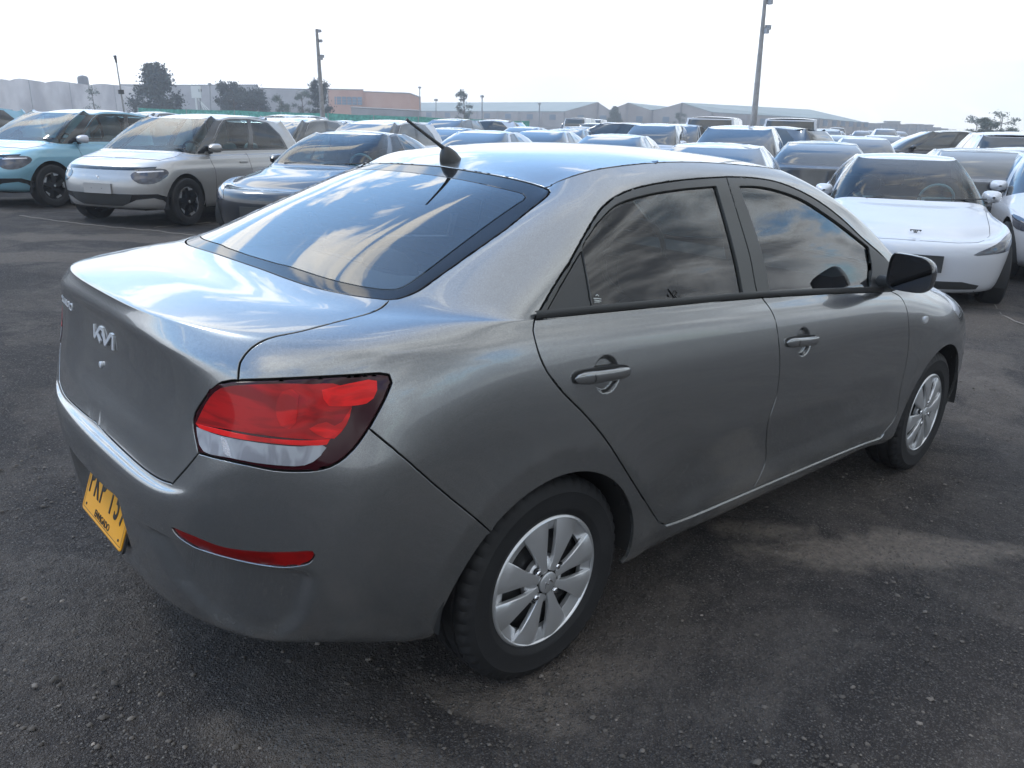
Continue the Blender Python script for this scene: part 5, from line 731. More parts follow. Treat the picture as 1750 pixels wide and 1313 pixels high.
    RE[0, 1] = 0; WT[-1, 1] = 0
    ox = np.argsort(G[:, 0]); gx, gy_, gz_ = G[ox, 0], G[ox, 1], G[ox, 2]
    zx = [.20, .35, .60, .95, 1.25, 1.60]; zz = [1.352, 1.392, 1.431, 1.450, 1.444, 1.417]
    yx = lambda x: np.interp(x, gx, gy_); 
    def roofz(x, y):
        Y = yx(x); zg = np.interp(x, gx, gz_); zc_ = crom(zx, zz, x); t = np.clip(abs(y)/Y, 0, 1.05)
        z = zg+(zc_-zg)*(1-t**2.4); rz = np.interp(abs(y), RE[:, 1], RE[:, 2]); rx = np.interp(abs(y), RE[:, 1], RE[:, 0]); k = np.exp(-np.clip(x-rx, 0, 9)/.05); return z*(1-k)+k*(rz+(x-rx)*.30)
    def rev(x, y, off=0.0):
        e = 1e-3; z = roofz(x, y); dx = (roofz(x+e, y)-roofz(x-e, y))/(2*e); dy = (roofz(x, y+e)-roofz(x, abs(y-e)))/(2*e); dy = np.where(y < 1e-5, 0, dy)
        n = np.stack([-dx, -dy, np.ones_like(x)], -1); n /= np.linalg.norm(n, axis=-1, keepdims=True); return np.stack([x, y, z], -1)+n*off, n
    lp = [RE[:, :2], G[:, :2], WT[:, :2]]; lp = np.concatenate(lp)
    V, F, Nn = patch([lp], lambda a: a, lambda a: a, rev, sp=.025, bs=.01, gap=.003, r=.003, lip=.010, center=True, uc=1e9)
    # the centre line is y = 0 here
    V, F, Nn = sided(V, F, Nn, 0); roof = mobj('roof', V, F, GP, body, nrm=Nn)
    for s in (-1, 1):   # black joint between roof and body side
        st = MB(); st.tube([tuple(p*[1, s, 1]+[0, 0, -.0045]) for p in G], .0050, 6); st.build('roof_joint', MT['black_matte'], roof)
    # aerial
    a0 = np.array([.262, 0, float(roofz(np.array([.262]), np.array([0.]))[0])]); bm = MB()
    Vb = []; Fb = []; rr = [(.0, 1.0), (.012, .97), (.032, .74), (.046, .42), (.052, .18)]
    for (h, k) in rr:
        for j in range(16):
            a = 2*math.pi*j/16; Vb.append((a0[0]+.022*(h/.047)*-1+.046*k*math.cos(a)*(1 if math.cos(a) > 0 else .75), .028*k**.8*math.sin(a), a0[2]-.006+h+.16*(.052*k*math.cos(a))))
    for i in range(4):
        for j in range(16): Fb.append((i*16+j, i*16+(j+1) % 16, (i+1)*16+(j+1) % 16, (i+1)*16+j))
    Fb.append(tuple(64+j for j in range(16))); bm.add(Vb, Fb)
    an = bm.build('aerial', MT['black_satin'], root, angle=40)
    b0 = np.array([a0[0]-.016, 0, a0[2]+.034]); d = np.array([-.145, .024, .088]); mst = MB(); L2 = 13
    mst.tube([tuple(b0+d*t) for t in np.linspace(0, .42, 5)], [.0080, .0070, .0062, .0058, .0055], 10)
    pts = []; rad = []
    for i in range(70): t = .42+.58*i/69; pts.append(tuple(b0+d*t)); rad.append(.0055+.0011*math.sin(i*1.5)-.0008*i/69)
    mst.tube(pts, rad, 8); mst.build('mast', MT['black_satin'], an, angle=60)
    # --- badge, keyhole, lettering
    face = lambda y, z: None
    xt = lambda y, z: float(np.interp(z, [.80, .86, .92, .96], [-.852, -.843, -.8365, -.836])) + .010*(abs(y)/.25)**2*.9-.000
    strokes = [[(.0768, .9275), (.0722, .8934), (.0246, .9285), (.0025, .9285), (-.0172, .893), (-.0623, .929), (-.0776, .9275), (-.0770, .8930)], [(.0476, .9110), (.0188, .8925)]]
    lg = MB()
    for st in strokes:
        for (y0, z0), (y1, z1) in zip(st[:-1], st[1:]):
            dy, dz = y1-y0, z1-z0; l = math.hypot(dy, dz); w2 = .0048; py_, pz_ = -dz/l*w2, dy/l*w2
            q = [(y0+py_, z0+pz_), (y1+py_, z1+pz_), (y1-py_, z1-pz_), (y0-py_, z0-pz_)]
            V = [(xt(a, b)-.0005, a, b) for a, b in q]+[(xt(a, b)-.0038-.0001*len(lg.F)/6, a, b) for a, b in q]
            lg.add(V, [(0, 1, 2, 3), (7, 6, 5, 4), (0, 4, 5, 1), (1, 5, 6, 2), (2, 6, 7, 3), (3, 7, 4, 0)])
    lg.build('badge', MT['badge_silver'], trunk, smooth=False, angle=10)
    kh = MB().lathe([(.0085, .004), (.0085, -.001), (.007, -.0022), (0, -.0022)], 24, 'x', c=(xt(0.02, .832)+.0005, .022, .8315)); kh.build('keyhole', MT['badge_silver'], trunk)
    for i, ch in enumerate('SOLUTO'):
        yy = .425-i*.026; text_mesh(ch, .029, .0012, MT['badge_silver'], trunk, frame_mtx((-.8400+.10*max(0, yy-.26), yy, .930), (.12, -1, 0), (0, 0, 1)), 'model_lettering', .0003)
    # --- scribble and sticker on the rear door glass
    dg = [o for o in root.children_recursive if o.name.startswith('rear_door')][0]
    for nm_, keys, mt, r in (('chalk_mark', ('s1', 's2', 's3'), MT['text_black'], .0022), ('glass_sticker', ('w1', 'w2', 'w3', 'w4'), MT['sticker'], .0016)):
        m = MB()
        for k_ in keys: q = np.array(CV[k_]); Pq, nq = HS.ev(q[:, 0], q[:, 1], -.0075); m.tube([tuple(a*[1, -1, 1]) for a in Pq], r, 5)
        m.build(nm_, mt, dg)
    # --- number plate
    bt = np.array([-.893, 0, .383]); upv = np.array([math.sin(R_(17.5)), 0, math.cos(R_(17.5))]); nv = np.array([-math.cos(R_(17.5)), 0, math.sin(R_(17.5))])
    V = []; q = [(.165, 0), (.165, .160), (-.165, .160), (-.165, 0)]
    def rr_(w, h, r, inset): 
        o = []
        for cx, cy, a0_ in ((-w/2+r, r, 180), (w/2-r, r, 270), (w/2-r, h-r, 0), (-w/2+r, h-r, 90)):
            for a in np.linspace(a0_, a0_+90, 6): o.append((cx+(r-inset)*math.cos(R_(a)), cy+(r-inset)*math.sin(R_(a))))
        return o
    npm = MB(); P3 = lambda a, b, d: bt+np.array([0, -a, 0])+upv*b+nv*d
    o0, o1, o2 = rr_(.33, .16, .012, 0), rr_(.33, .16, .012, .004), rr_(.33, .16, .012, .008); n = len(o0)
    V = [P3(a, b, -.002) for a, b in o0]+[P3(a, b, .0005) for a, b in o0]+[P3(a, b, .0018) for a, b in o1]+[P3(a, b, .0006) for a, b in o2]
    F = []
    for L0 in range(3): F += [(L0*n+i, L0*n+(i+1) % n, (L0+1)*n+(i+1) % n, (L0+1)*n+i) for i in range(n)]
    F.append(tuple(3*n+i for i in range(n))); fm = [0]*(3*n)+[0]; npm.add(V, F)
    pl = npm.build('number_plate', MT['plate_yellow'], bump, angle=30)
    bl = MB(); oo = rr_(.33, .16, .012, .0088); oi = rr_(.33, .16, .012, .0105); V = [P3(a, b, .0011) for a, b in oo]+[P3(a, b, .0011) for a, b in oi]; bl.add(V, [(i, (i+1) % n, n+(i+1) % n, n+i) for i in range(n)]); bl.build('plate_border', MT['text_black'], pl, smooth=False)
    bk = MB(); o5 = rr_(.342, .172, .014, 0); V = [P3(a, b-.006, -.010) for a, b in o5]+[P3(a, b-.006, -.0025) for a, b in o5]; bk.add(V, [(i, (i+1) % n, n+(i+1) % n, n+i) for i in range(n)]+[tuple(n+i for i in range(n))]); bk.build('plate_holder', MT['black_satin'], pl, angle=30)
    MX = lambda a, b, d=.0012: frame_mtx(P3(a, b, d), (0, -1, 0), tuple(upv))
    for i, ch in enumerate('PKP157'):
        text_mesh(ch, .118, .0008, MT['text_black'], pl, MX(-.128+i*.046+(.026 if i > 2 else 0), .094), 'plate_character', .0014, xs=.58)
    text_mesh('ENVIGADO', .026, .0006, MT['text_black'], pl, MX(0, .0225), 'plate_town', .0004, xs=.92)
    for a, b in ((-.135, .022), (.135, .022)): MB().lathe([(.004, 0), (.0035, -.0015), (0, -.002)], 12, 'y').build('plate_screw', MT['steel_dark'], pl, xf=lambda V, a=a, b=b: np.array([P3(a+v[0], b+v[2], .001-v[1]) for v in V]))
    # --- mirrors
    for s in (-1, 1):
        mr = empty('door_mirror', (1.90, s*.80, 1.0), 0, root)
        cx, cy, cz = -.045, s*.108, .030; V = []; F = []; K1, K2 = 12, 28
        def outl(a):   # outline in the y,z plane seen from behind, rounded D: inner side straight
            ca, sa = math.cos(a), math.sin(a); w1 = .090 if ca > 0 else .085; h1 = .080 if sa > 0 else .066
            e = .58 if ca > 0 else .36
            return s*w1*math.copysign(abs(ca)**e, ca), h1*math.copysign(abs(sa)**.55, sa)+.012*(-ca if sa > 0 else 0)
        for i in range(K1+1):
            t = i/K1; xx = -.030+.118*math.sin(t*math.pi/2)**1.0*1.0; k = math.cos(t*math.pi/2)**.55 if t < 1 else 0
            if i == 0: k = .97
            for j in range(K2): a = 2*math.pi*j/K2; yy, zz_ = outl(a); V.append((cx+xx, cy+yy*k, cz+zz_*k))
        for i in range(K1):
            for j in range(K2): q = (i*K2+j, i*K2+(j+1) % K2, (i+1)*K2+(j+1) % K2, (i+1)*K2+j); F.append(q if s == -1 else q[::-1])
        for k, xx in ((.93, -.030), (.90, -.018)):
            nb = len(V)
            for j in range(K2): a = 2*math.pi*j/K2; yy, zz_ = outl(a); V.append((cx+xx, cy+yy*k, cz+zz_*k))
            pv = 0 if k == .93 else nb-K2
            for j in range(K2): q = (pv+(j+1) % K2, pv+j, nb+j, nb+(j+1) % K2); F.append(q if s == -1 else q[::-1])
        mobj('mirror_shell', V, F, MT['black_gloss'], mr, angle=40)
        V = [(cx-.020, cy+outl(2*math.pi*j/K2)[0]*.90, cz+outl(2*math.pi*j/K2)[1]*.90) for j in range(K2)]
        mobj('mirror_glass', V, [tuple(range(K2)) if s == 1 else tuple(range(K2))[::-1]], MT['mirror'], mr, smooth=False)
        MB().tube([(.02, -s*.03, -.03), (.005, s*.02, -.022), (-.01, s*.06, -.005)], [.034, .028, .026], 12).build('mirror_arm', MT['black_satin'], mr)
    # --- wheels
    for x in (0.0, 2.57):
        for s in (-1, 1): hero_wheel(root, x, s, rot=.35 if x == 0 else .9, steer=R_(.8) if x else 0)
    # --- cabin
    for s in (-1, 1): seat(root, 1.28, s*.36, MT['cloth'])
    seat(root, .42, 0, MT['cloth'], w_=1.26, h=.52)
    for y in (.38, -.38): MB().lathe([(.0, .085), (.10, .08), (.13, .04), (.135, 0), (.12, -.01)], 24, 'z').build('headrest', MT['cloth'], root, xf=lambda V, y=y: V*[.45, 1, 1.0]+[.10, y, 1.00])
    sh = MB(); sh.prism([(-.44, -.56), (.10, -.62), (.10, .62), (-.44, .56), (-.50, 0)], 1.012, 1.028, 'z'); sh.build('parcel_shelf', MT['shelf'], root, angle=30)
    MB().box((-.40, 0, 1.055), (.05, .20, .035)).build('brake_lamp', MT['lamp_red'], root)
    MB().box((1.98, 0, .90), (.42, 1.36, .16), taper=.92).build('dashboard', MT['steel_dark'], root)
    sw = MB(); sw.tube([(1.70+.05*math.cos(a), .36+.18*math.sin(a), .93+.17*math.cos(a)) for a in np.linspace(0, 2*math.pi, 32)], .014, 8); sw.tube([(1.70, .20, .93), (1.70, .52, .93)], .018, 8); sw.build('steering_wheel', MT['steel_dark'], root)
    # dark shell under the skin so no light leaks through the joints
    uu, vv = np.meshgrid(np.linspace(0, 20, 161), np.linspace(.3, 17.9, 141)); P = HS.base(uu, vv)-HS.bn(uu, vv)*.020; V = P.reshape(-1, 3); I = np.arange(161*141).reshape(141, 161)
    F = np.stack([I[:-1, :-1], I[:-1, 1:], I[1:, 1:], I[1:, :-1]], -1).reshape(-1, 4); cm = np.array([uu.ravel()[F].mean(1), vv.ravel()[F].mean(1)]).T; C3 = V[F].mean(1)
    win = pip(cm, np.array(loop('gr1', 'gr2', 'gr3', 'gr4'))) | pip(cm, np.array(loop('gf1', 'gf2', 'gf3', 'gf4'))) | pip(cm, np.array([(-1, CV['fi1'][0][1]+.05)]+CV['fi1']+[(-1, 16.9)])) | ((cm[:, 1] > 14.1) & (cm[:, 0] > 14.0))
    gl = np.zeros(len(cm), bool)
    for cx, cz in ((-.015, .275), (2.56, .285)): gl |= ((np.hypot(C3[:, 0]-cx, C3[:, 2]-cz) < .372) | ((abs(C3[:, 0]-cx) < .50) & (C3[:, 2] < .42))) & (C3[:, 1] > .45)
    rec = (C3[:, 0] < -.7) & (C3[:, 1] < .26) & (C3[:, 2] < .60); pk = (C3[:, 0] < -.6) & (cm[:, 1] < 4.4) & (cm[:, 0] < 4.8)
    F = F[~(win | gl | rec | pk)]; V2 = np.concatenate([V, V*[1, -1, 1]]); F2 = np.concatenate([F, F[:, ::-1]+len(V)]); mobj('inner_shell', V2, F2, MT['black_matte'], root)
    fl = MB(); fl.box((.2, 0, .215), (.2, 1.3, .02)); fl = MB(); fl.prism([(-.62, -.5), (-.5, -.56), (3.0, -.56), (3.1, -.4), (3.1, .4), (3.0, .56), (-.5, .56), (-.62, .5)], .19, .21, 'z'); fl.build('floor_pan', MT['black_matte'], root)
    return root
MT['lamp_bowl'] = lamp_mat('lamp_bowl', (.62, .004, .004), (.30, .002, .003), 120)
MT['chrome_soft'] = pbr('chrome_soft', (.55, .56, .6), .25, metal=.8)
MT['sticker'] = pbr('sticker', (.5, .52, .5), .6)
MT['mirror'] = pbr('mirror_glass', (.050, .050, .055), .03, metal=1)
LAMP = {'red':[(2.488,8.002),(2.552,8.117),(2.62,8.241),(2.693,8.376),(2.781,8.517),(2.884,8.664),(3.006,8.801),(3.144,8.898),(3.283,8.983),(3.423,9.057),(3.561,9.124),(3.697,9.188),(3.829,9.248),(3.958,9.295),(4.084,9.326),(4.206,9.339),(4.326,9.35),(4.445,9.392),(4.563,9.398),(4.678,9.298),(4.781,9.108),(4.814,8.789),(4.79,8.482),(4.727,8.227),(4.69,7.941),(4.653,7.653),(4.565,7.484),(4.451,7.47),(4.335,7.494),(4.218,7.526),(4.099,7.563),(3.977,7.613),(3.851,7.671),(3.72,7.73),(3.586,7.788),(3.449,7.842),(3.31,7.888),(3.17,7.926),(3.03,7.953),(2.89,7.973),(2.753,7.988),(2.618,7.997)],
'bright':[(4.428,9.146),(4.541,9.237),(4.654,9.325),(4.77,9.404),(4.89,9.474),(5.013,9.539),(5.138,9.473),(5.142,9.126),(5.089,8.825),(4.99,8.651),(4.868,8.608),(4.749,8.581),(4.633,8.578),(4.517,8.597),(4.449,8.823)],
'bowl':[(4.15,8.347),(4.142,8.058),(4.071,7.866),(3.954,7.969),(3.892,8.221),(3.868,8.488),(3.885,8.768),(3.952,9.025),(4.069,9.132),(4.158,8.948),(4.15,8.641)],
'strip':[(2.502,8.003),(2.633,7.993),(2.768,7.977),(2.906,7.954),(3.045,7.922),(3.185,7.882),(3.324,7.836),(3.462,7.783),(3.598,7.724),(3.731,7.661),(3.861,7.598),(3.986,7.542),(4.106,7.502),(4.224,7.475),(4.339,7.462),(4.452,7.478),(4.566,7.488),(4.536,7.304),(4.424,7.272),(4.309,7.284),(4.193,7.307),(4.076,7.347),(3.954,7.404),(3.829,7.472),(3.699,7.543),(3.566,7.611),(3.43,7.674),(3.292,7.733),(3.152,7.786),(3.012,7.834),(2.873,7.873),(2.735,7.906),(2.601,7.936)],
'hook':[(4.305,7.862),(4.395,8.008),(4.497,8.079),(4.6,7.944),(4.684,8.072),(4.738,8.322),(4.792,8.528),(4.776,8.236),(4.739,7.966),(4.685,7.718),(4.614,7.509),(4.505,7.549),(4.398,7.67)],
'white':[(2.508,7.953),(2.641,7.926),(2.778,7.889),(2.917,7.846),(3.058,7.8),(3.199,7.75),(3.339,7.692),(3.478,7.628),(3.614,7.556),(3.747,7.479),(3.876,7.403),(4.001,7.334),(4.121,7.281),(4.239,7.25),(4.352,7.273),(4.464,7.323),(4.537,7.187),(4.481,6.889),(4.4,6.645),(4.298,6.508),(4.184,6.494),(4.067,6.538),(3.949,6.614),(3.829,6.714),(3.705,6.835),(3.578,6.972),(3.445,7.11),(3.308,7.233),(3.169,7.326),(3.03,7.4),(2.89,7.466),(2.751,7.542),(2.632,7.665),(2.555,7.81)],
'divide':[(3.034,7.792),(3.164,7.706),(3.255,7.497),(3.31,7.248),(3.184,7.379),(3.105,7.599)]}
HERO = hero_car()

# ---------------------------------------------------------------- the other parked cars: one generator, several body shapes
class Loc:
    """find (u, v) on a skin from two of its three coordinates"""
    def __init__(s, S):
        s.S = S; s.u, s.v = np.meshgrid(np.linspace(0, S.nc-1, 281), np.linspace(0, S.nr-1, 181)); s.X = S.base(s.u, s.v)
    def __call__(s, a, b, ax=(0, 2), ur=(5, 15), vr=(0, 18)):
        m = (s.u >= ur[0]) & (s.u <= ur[1]) & (s.v >= vr[0]) & (s.v <= vr[1])
        d = (s.X[..., ax[0]]-a)**2+(s.X[..., ax[1]]-b)**2+np.where(m, 0, 1e3); k = np.unravel_index(d.argmin(), d.shape); u, v = s.u[k], s.v[k]
        f = lambda u, v: s.S.base(np.array([u]), np.array([v]))[0][list(ax)]
        for _ in range(4):
            e = 1e-3; f0 = f(u, v); J = np.stack([(f(u+e, v)-f0)/e, (f(u, v+e)-f0)/e], 1)
            try: q = np.clip(np.linalg.solve(J, np.array([a, b])-f0), -.08, .08)
            except np.linalg.LinAlgError: break
            u = float(np.clip(u+q[0], ur[0], ur[1])); v = float(np.clip(v+q[1], vr[0], vr[1]))
        return (u, v)
    def poly(s, pts, ax=(0, 2), ur=(5, 15), vr=(0, 18), step=.04, close=True):
        o = []; n = len(pts)
        for i in range(n if close else n-1):
            a, b = np.array(pts[i], float), np.array(pts[(i+1) % n], float); k = max(1, int(math.ceil(np.linalg.norm(b-a)/step)))
            for t in range(k): o.append(s(*(a+(b-a)*t/k), ax=ax, ur=ur, vr=vr))
        if not close: o.append(s(*pts[-1], ax=ax, ur=ur, vr=vr))
        return o
def smooth_loop(pts, m=4):
    P = [np.array(p, float) for p in pts]; n = len(P); o = []
    for i in range(n):
        p0, p1, p2, p3 = P[i-1], P[i], P[(i+1) % n], P[(i+2) % n]
        for k in range(m): t = k/m; o.append(tuple(.5*((2*p1)+(-p0+p2)*t+(2*p0-5*p1+4*p2-p3)*t*t+(-p0+3*p1-3*p2+p3)*t**3)))
    return o
def car_rows(c):
    xr, xf, W, H = c['xr'], c['xf'], c['W'], c['H']; zb = c.get('zb', .22)
    zd, zn, zc, zg = c['zdeck'], c['znose'], c['zcowl'], c['zglass']; bs = c['belt']
    nz = c.get('nose', 1.0); tl = c.get('tail', 1.0)
    #        rear inset      front inset     y     z side            z rear               z front
    R = [(.25, .26, .82, zb-.02, zb+.02, zb-.01), (.09, .09, .93, zb, zb+.03, zb+.01), (.035, .03, .975, .32, .33, .32), (.01, .008, .99, .44, .44, .43),
         (0, 0, 1.0, .56, .55, .53), (.006, .006, 1.002, .66, .64, .61), (.02*tl, .02*nz, 1.0, .73, .70, .655),
         (.045*tl, .045*nz, .998, .785, .74, .69), (.06*tl, .09*nz, .99, .84, .74+(zd-.74)*.35, .69+(zn-.69)*.45), (.07*tl, .16*nz, .975, .885, .74+(zd-.74)*.70, .69+(zn-.69)*.75),
         (.075*tl, .28*nz, .96, bs-.045, zd-.035, zn), (.085*tl, .46*nz, .945, bs-.020, zd, zn+(zc-zn)*.36)]
    xg, xc = c['xglass'], c['xcowl']; rows = []
    th = np.radians([0, 17, 34, 50, 65, 79]); er, ef = c.get('er', 2.9), c.get('ef', 2.6); ar, af = c.get('ar', .42), c.get('af', .62)
    def loop_(x0, x1, y, zs, z0, z1, ar, af, er, ef, taper=.0, zmid=0.0, droop=0.0):
        d = {}
        for k, t in enumerate(th): d[k] = (x0+ar-ar*math.cos(t)**(2/er), y*(1-taper)*math.sin(t)**(2/er), z0+(zs-z0)*ss(2.2, 6, np.array(float(k))))
        for k in range(6, 15):
            t = (k-6)/8; x = x0+ar+(x1-af-x0-ar)*t; d[k] = (x, y*(1-taper*(1-math.sin(math.pi*min(1, .15+t*.7)))), zs+zmid*math.sin(math.pi*t)+droop*t)
        for i, t in enumerate(th[::-1]): d[15+i] = (x1-af+af*math.cos(t)**(2/ef), y*(1-taper)*math.sin(t)**(2/ef), (zs+droop)+((z1-zs-droop)*ss(.0, 4.2, np.array(float(i+1)))))
        return {k: tuple(float(a) for a in v) for k, v in d.items()}
    dr = c.get('droop', -.05)
    for (a, b, y, zs, z0, z1) in R: rows.append(loop_(xr+a, xf-b, W*y, zs, z0, z1, ar, af, er, ef, .012, 0, dr*ss(.6, .95, np.array(zs))))
    for t, yy in ((.18, .932), (.62, .918), (1.0, .905)):
        x0 = (xr+.085*tl)+(xg-xr-.085*tl)*t; x1 = (xf-.46*nz)+(xc-xf+.46*nz)*(.30+.70*t); z0 = zd+(zg-zd)*t+c.get('lip', .0)*(t < .3); zf = zn+(zc-zn)*(.55+.45*t)
        rows.append(loop_(x0, x1, W*yy, bs+.022*t, z0, zf, ar*(1-.3*t), af*(1-.45*t), er+.6*t, ef+.9*t, .01, 0, dr*(1-.3*t)))
    xt, xw, zt, zw, yr = c['xtop'], c['xwtop'], c['ztop'], c['zwtop'], c['yroof']; bul = c.get('bulge', .03)
    b14 = rows[-1]
    top = loop_(xt, xw, yr, H-.045, zt, zw, ar*.45, af*.36, 4.6, 4.2, .02, 0, 0)
    for k in range(6, 15): t = (k-6)/8; zz = np.interp(t, [0, .25, .5, .8, 1], [zt-.005+(.02 if zt < H-.1 else 0), max(zt, H-.055-.25*(H-.045-zt)), H-.040, H-.050, zw-.004]); top[k] = (top[k][0], top[k][1], float(zz))
    for t in (.33, .66, .90, 1.0):
        q = {}
        for k in b14:
            p, r = np.array(b14[k]), np.array(top[k]); m = p+(r-p)*t; s_ = math.sin(math.pi*t)
            if 5 <= k <= 14: m[1] += bul*s_
            if k <= 4: m[0] -= bul*1.1*s_; m[2] += bul*c.get('rbul', .8)*s_
            if k >= 15: m[0] += bul*.9*s_; m[2] += bul*.9*s_
            q[k] = tuple(m)
        rows.append(q)
    return rows
def merge_patches(ps):
    V = []; F = []; Nn = []; n = 0
    for v, f, m in ps: V.append(v); Nn.append(m); F += [[i+n for i in q] for q in f]; n += len(v)
    return np.concatenate(V), F, np.concatenate(Nn)
def make_car(c, paint_mat, near=False):
    """one parked car with its parts; local origin on the ground under the rear axle, facing +x"""
    S = Surf(car_rows(c)); loc = Loc(S); root = empty('parked_car'); uc = S.nc-1.0; q = 1.0 if near else 2.2
    def panel(name, loops, mat, side, parent=root, off=0.0, sp=.05, bs=.03, gap=0.0, r=.0015, lip=.008, **k):
        sp *= q if not near else 1; bs *= q*.8 if not near else 1
        V, F, Nn = patch(loops, S.to_m, S.from_m, S.ev, sp=sp, bs=bs, off=off, gap=gap, r=r, lip=lip, center=(side == 0), uc=uc, **k)
        V, F, Nn = sided(V, F, Nn, side); return mobj(name, V, F, mat, parent, nrm=Nn)
    wb, wr = c['wb'], c['wr']; arcs = []
    glassm = MT['glass_clear'] if near else MT['glass_dark']; darkg = MT['black_gloss']
    def arcpts(cx, a0, a1): return [loc(cx+(wr+.055)*math.cos(a), wr+.005+(wr+.055)*math.sin(a), ur=(4, 17), vr=(0, 12)) for a in np.radians(np.linspace(a0, a1, 18 if near else 10))]
    a1 = arcpts(0, 192, -12); a2 = arcpts(wb, 192, -12)
    lower = [(0, .7), (3, .7)]+[(a1[0][0], .7)]+a1+[(a1[-1][0], .7), (.5*(a1[-1][0]+a2[0][0]), .7), (a2[0][0], .7)]+a2+[(a2[-1][0], .7), (17, .7), (20, .7)]
    vt = 18.0
    rear_w = c.get('rwin', [(0, 14.25), (4.0, 14.25), (4.35, 17.8), (0, 17.8)]); ws = [(20, 14.05), (14.2, 14.05), (14.2, 17.85), (20, 17.85)]
    u0, u1 = c.get('win', (7.0, 13.4)); v0, v1 = c.get('winv', (14.35, 17.3)); ub = c.get('pillar', (10.2, 10.6)); utop = c.get('wintop', u0+.5)
    pil = ub
    side_w = [(u0, v0), (pil[0], v0-.02), (u1, v0-.05), (u1-.1, 16.6), (u1-.35, v1), (10, v1+.05), (utop, v1-.05), (u0+.15, (v0+v1)/2)]
    outer = lower+[(20, 14.05)]+[(14.2, 14.05), (14.2, 17.85), (20, 17.85), (20, vt), (14, vt), (8, vt), (4, vt), (0, vt)]
    if near: outer += [(0, rear_w[3][1]), rear_w[2], rear_w[1], rear_w[0]]
    else: outer += [(0, rear_w[3][1]), rear_w[2], rear_w[1], rear_w[0]]
    body = panel('body', [outer, side_w], paint_mat, 0, sp=.045)
    panel('windscreen', [ws], glassm if near else MT['glass_dark'], 0, off=-.002)
    panel('rear_window', [rear_w], MT['glass_dark'], 0, off=-.002)
    for s in (-1, 1):
        if near:
            fr = [(u0+.16, v0+.16), (pil[0], v0+.14)]; fr2 = [(pil[1], v0+.14), (u1-.28, v0+.12), (u1-.34, 16.45), (u1-.62, v1-.18), (pil[1], v1-.12)]
            fr1 = [(u0+.20, v0+.16), (pil[0], v0+.14), (pil[0], v1-.12), (utop+.25, v1-.22), (u0+.38, (v0+v1)/2)]
            sw = panel('side_window', [side_w, fr1, fr2], darkg, s, off=-.002, sp=.04)
            for f in (fr1, fr2): panel('window_glass', [f], glassm, s, parent=sw, off=-.004)
        else:
            sw = panel('side_window', [side_w], MT['glass_dark'], s, off=-.002)
            panel('pillar_trim', [[(pil[0], v0), (pil[1], v0), (pil[1], v1), (pil[0], v1)]], darkg, s, parent=sw, off=.001, lip=0)
    if c.get('blackpillar'):
        for s in (-1, 1): panel('windscreen_pillar', [[(u1-.02, 14.1), (14.25, 14.06), (14.25, 17.7), (u1-.30, 17.4), (u1-.05, 16.6)]], darkg, s, off=.002, sp=.04)
    # roof
    K = lambda a, b, n=14: np.stack([np.linspace(a, b, n), np.full(n, vt)], 1)
    RE = S.base(*K(0, 5).T); GU = S.base(*K(5, 14, 26).T); WT = S.base(*K(14, 20).T); RE[0, 1] = 0; WT[-1, 1] = 0
    lp = np.concatenate([RE, GU[1:], WT[1:]])[:, :2]; x0, x1 = RE[0, 0], WT[-1, 0]; B3 = np.concatenate([RE, GU[1:], WT[1:]])
    xm = B3[:, 0]; hc = c.get('crown', .035)
    def roofz(x, y):
        # distance-weighted edge height plus a crown
        x = np.asarray(x, float); y = np.abs(np.asarray(y, float)); gx = np.interp(x, GU[:, 0], GU[:, 1]); gzz = np.interp(x, GU[:, 0], GU[:, 2])
        rz = np.interp(y, RE[:, 1], RE[:, 2]); rx = np.interp(y, RE[:, 1], RE[:, 0]); wz_ = np.interp(-y, -WT[::1, 1], WT[:, 2]); wx = np.interp(-y, -WT[:, 1], WT[:, 0])
        t = np.clip((x-rx)/(wx-rx+1e-6), 0, 1); lin = rz*(1-t)+wz_*t; s_ = np.clip(y/gx, 0, 1)**2.2
        mid = gzz+hc*(1-s_); k0 = 1-np.exp(-np.clip(x-rx, 0, 9)/.16); k1 = 1-np.exp(-np.clip(wx-x, 0, 9)/.16); k = k0*k1
        return lin*(1-k)+mid*k
    def rev(x, y, off=0.0):
        e = 2e-3; z = roofz(x, y); dx = (roofz(x+e, y)-roofz(x-e, y))/(2*e); dy = (roofz(x, y+e)-roofz(x, abs(y-e)))/(2*e); dy = np.where(y < 1e-5, 0, dy)
        n = np.stack([-dx, -dy, np.ones_like(x)], -1); n /= np.linalg.norm(n, axis=-1, keepdims=True); P = np.stack([x, y, z], -1); return P, n
    V, F, Nn = patch([lp], lambda a: a, lambda a: a, rev, sp=.07*(1 if near else 1.5), bs=.04*(1 if near else 1.5), gap=.0, r=.001, lip=.01, center=True, uc=1e9); V, F, Nn = sided(V, F, Nn, 0)
    mobj('roof', V, F, c.get('roofmat', paint_mat) or paint_mat, root, nrm=Nn)
    # lamps, grille, plates
    for s in (-1, 1):
        for nm_, key, axx, ur, mat, of_ in (('headlamp', 'hl', (1, 2), (14.5, 20), MT['headlamp'], .003), ('tail_lamp', 'tl', (1, 2), (0, 5.5), MT['tail_dark'], .003)):
            if key in c: panel(nm_, [loc.poly(smooth_loop(c[key], 3), ax=axx, ur=ur, vr=(2, 14))], mat, s, off=of_, sp=.03, bs=.02)
        if 'hl_in' in c and near: panel('lamp_strip', [loc.poly(c['hl_in'], ax=(1, 2), ur=(14.5, 20), vr=(2, 14))], MT['chrome_soft'], s, off=.005, sp=.03, bs=.02)
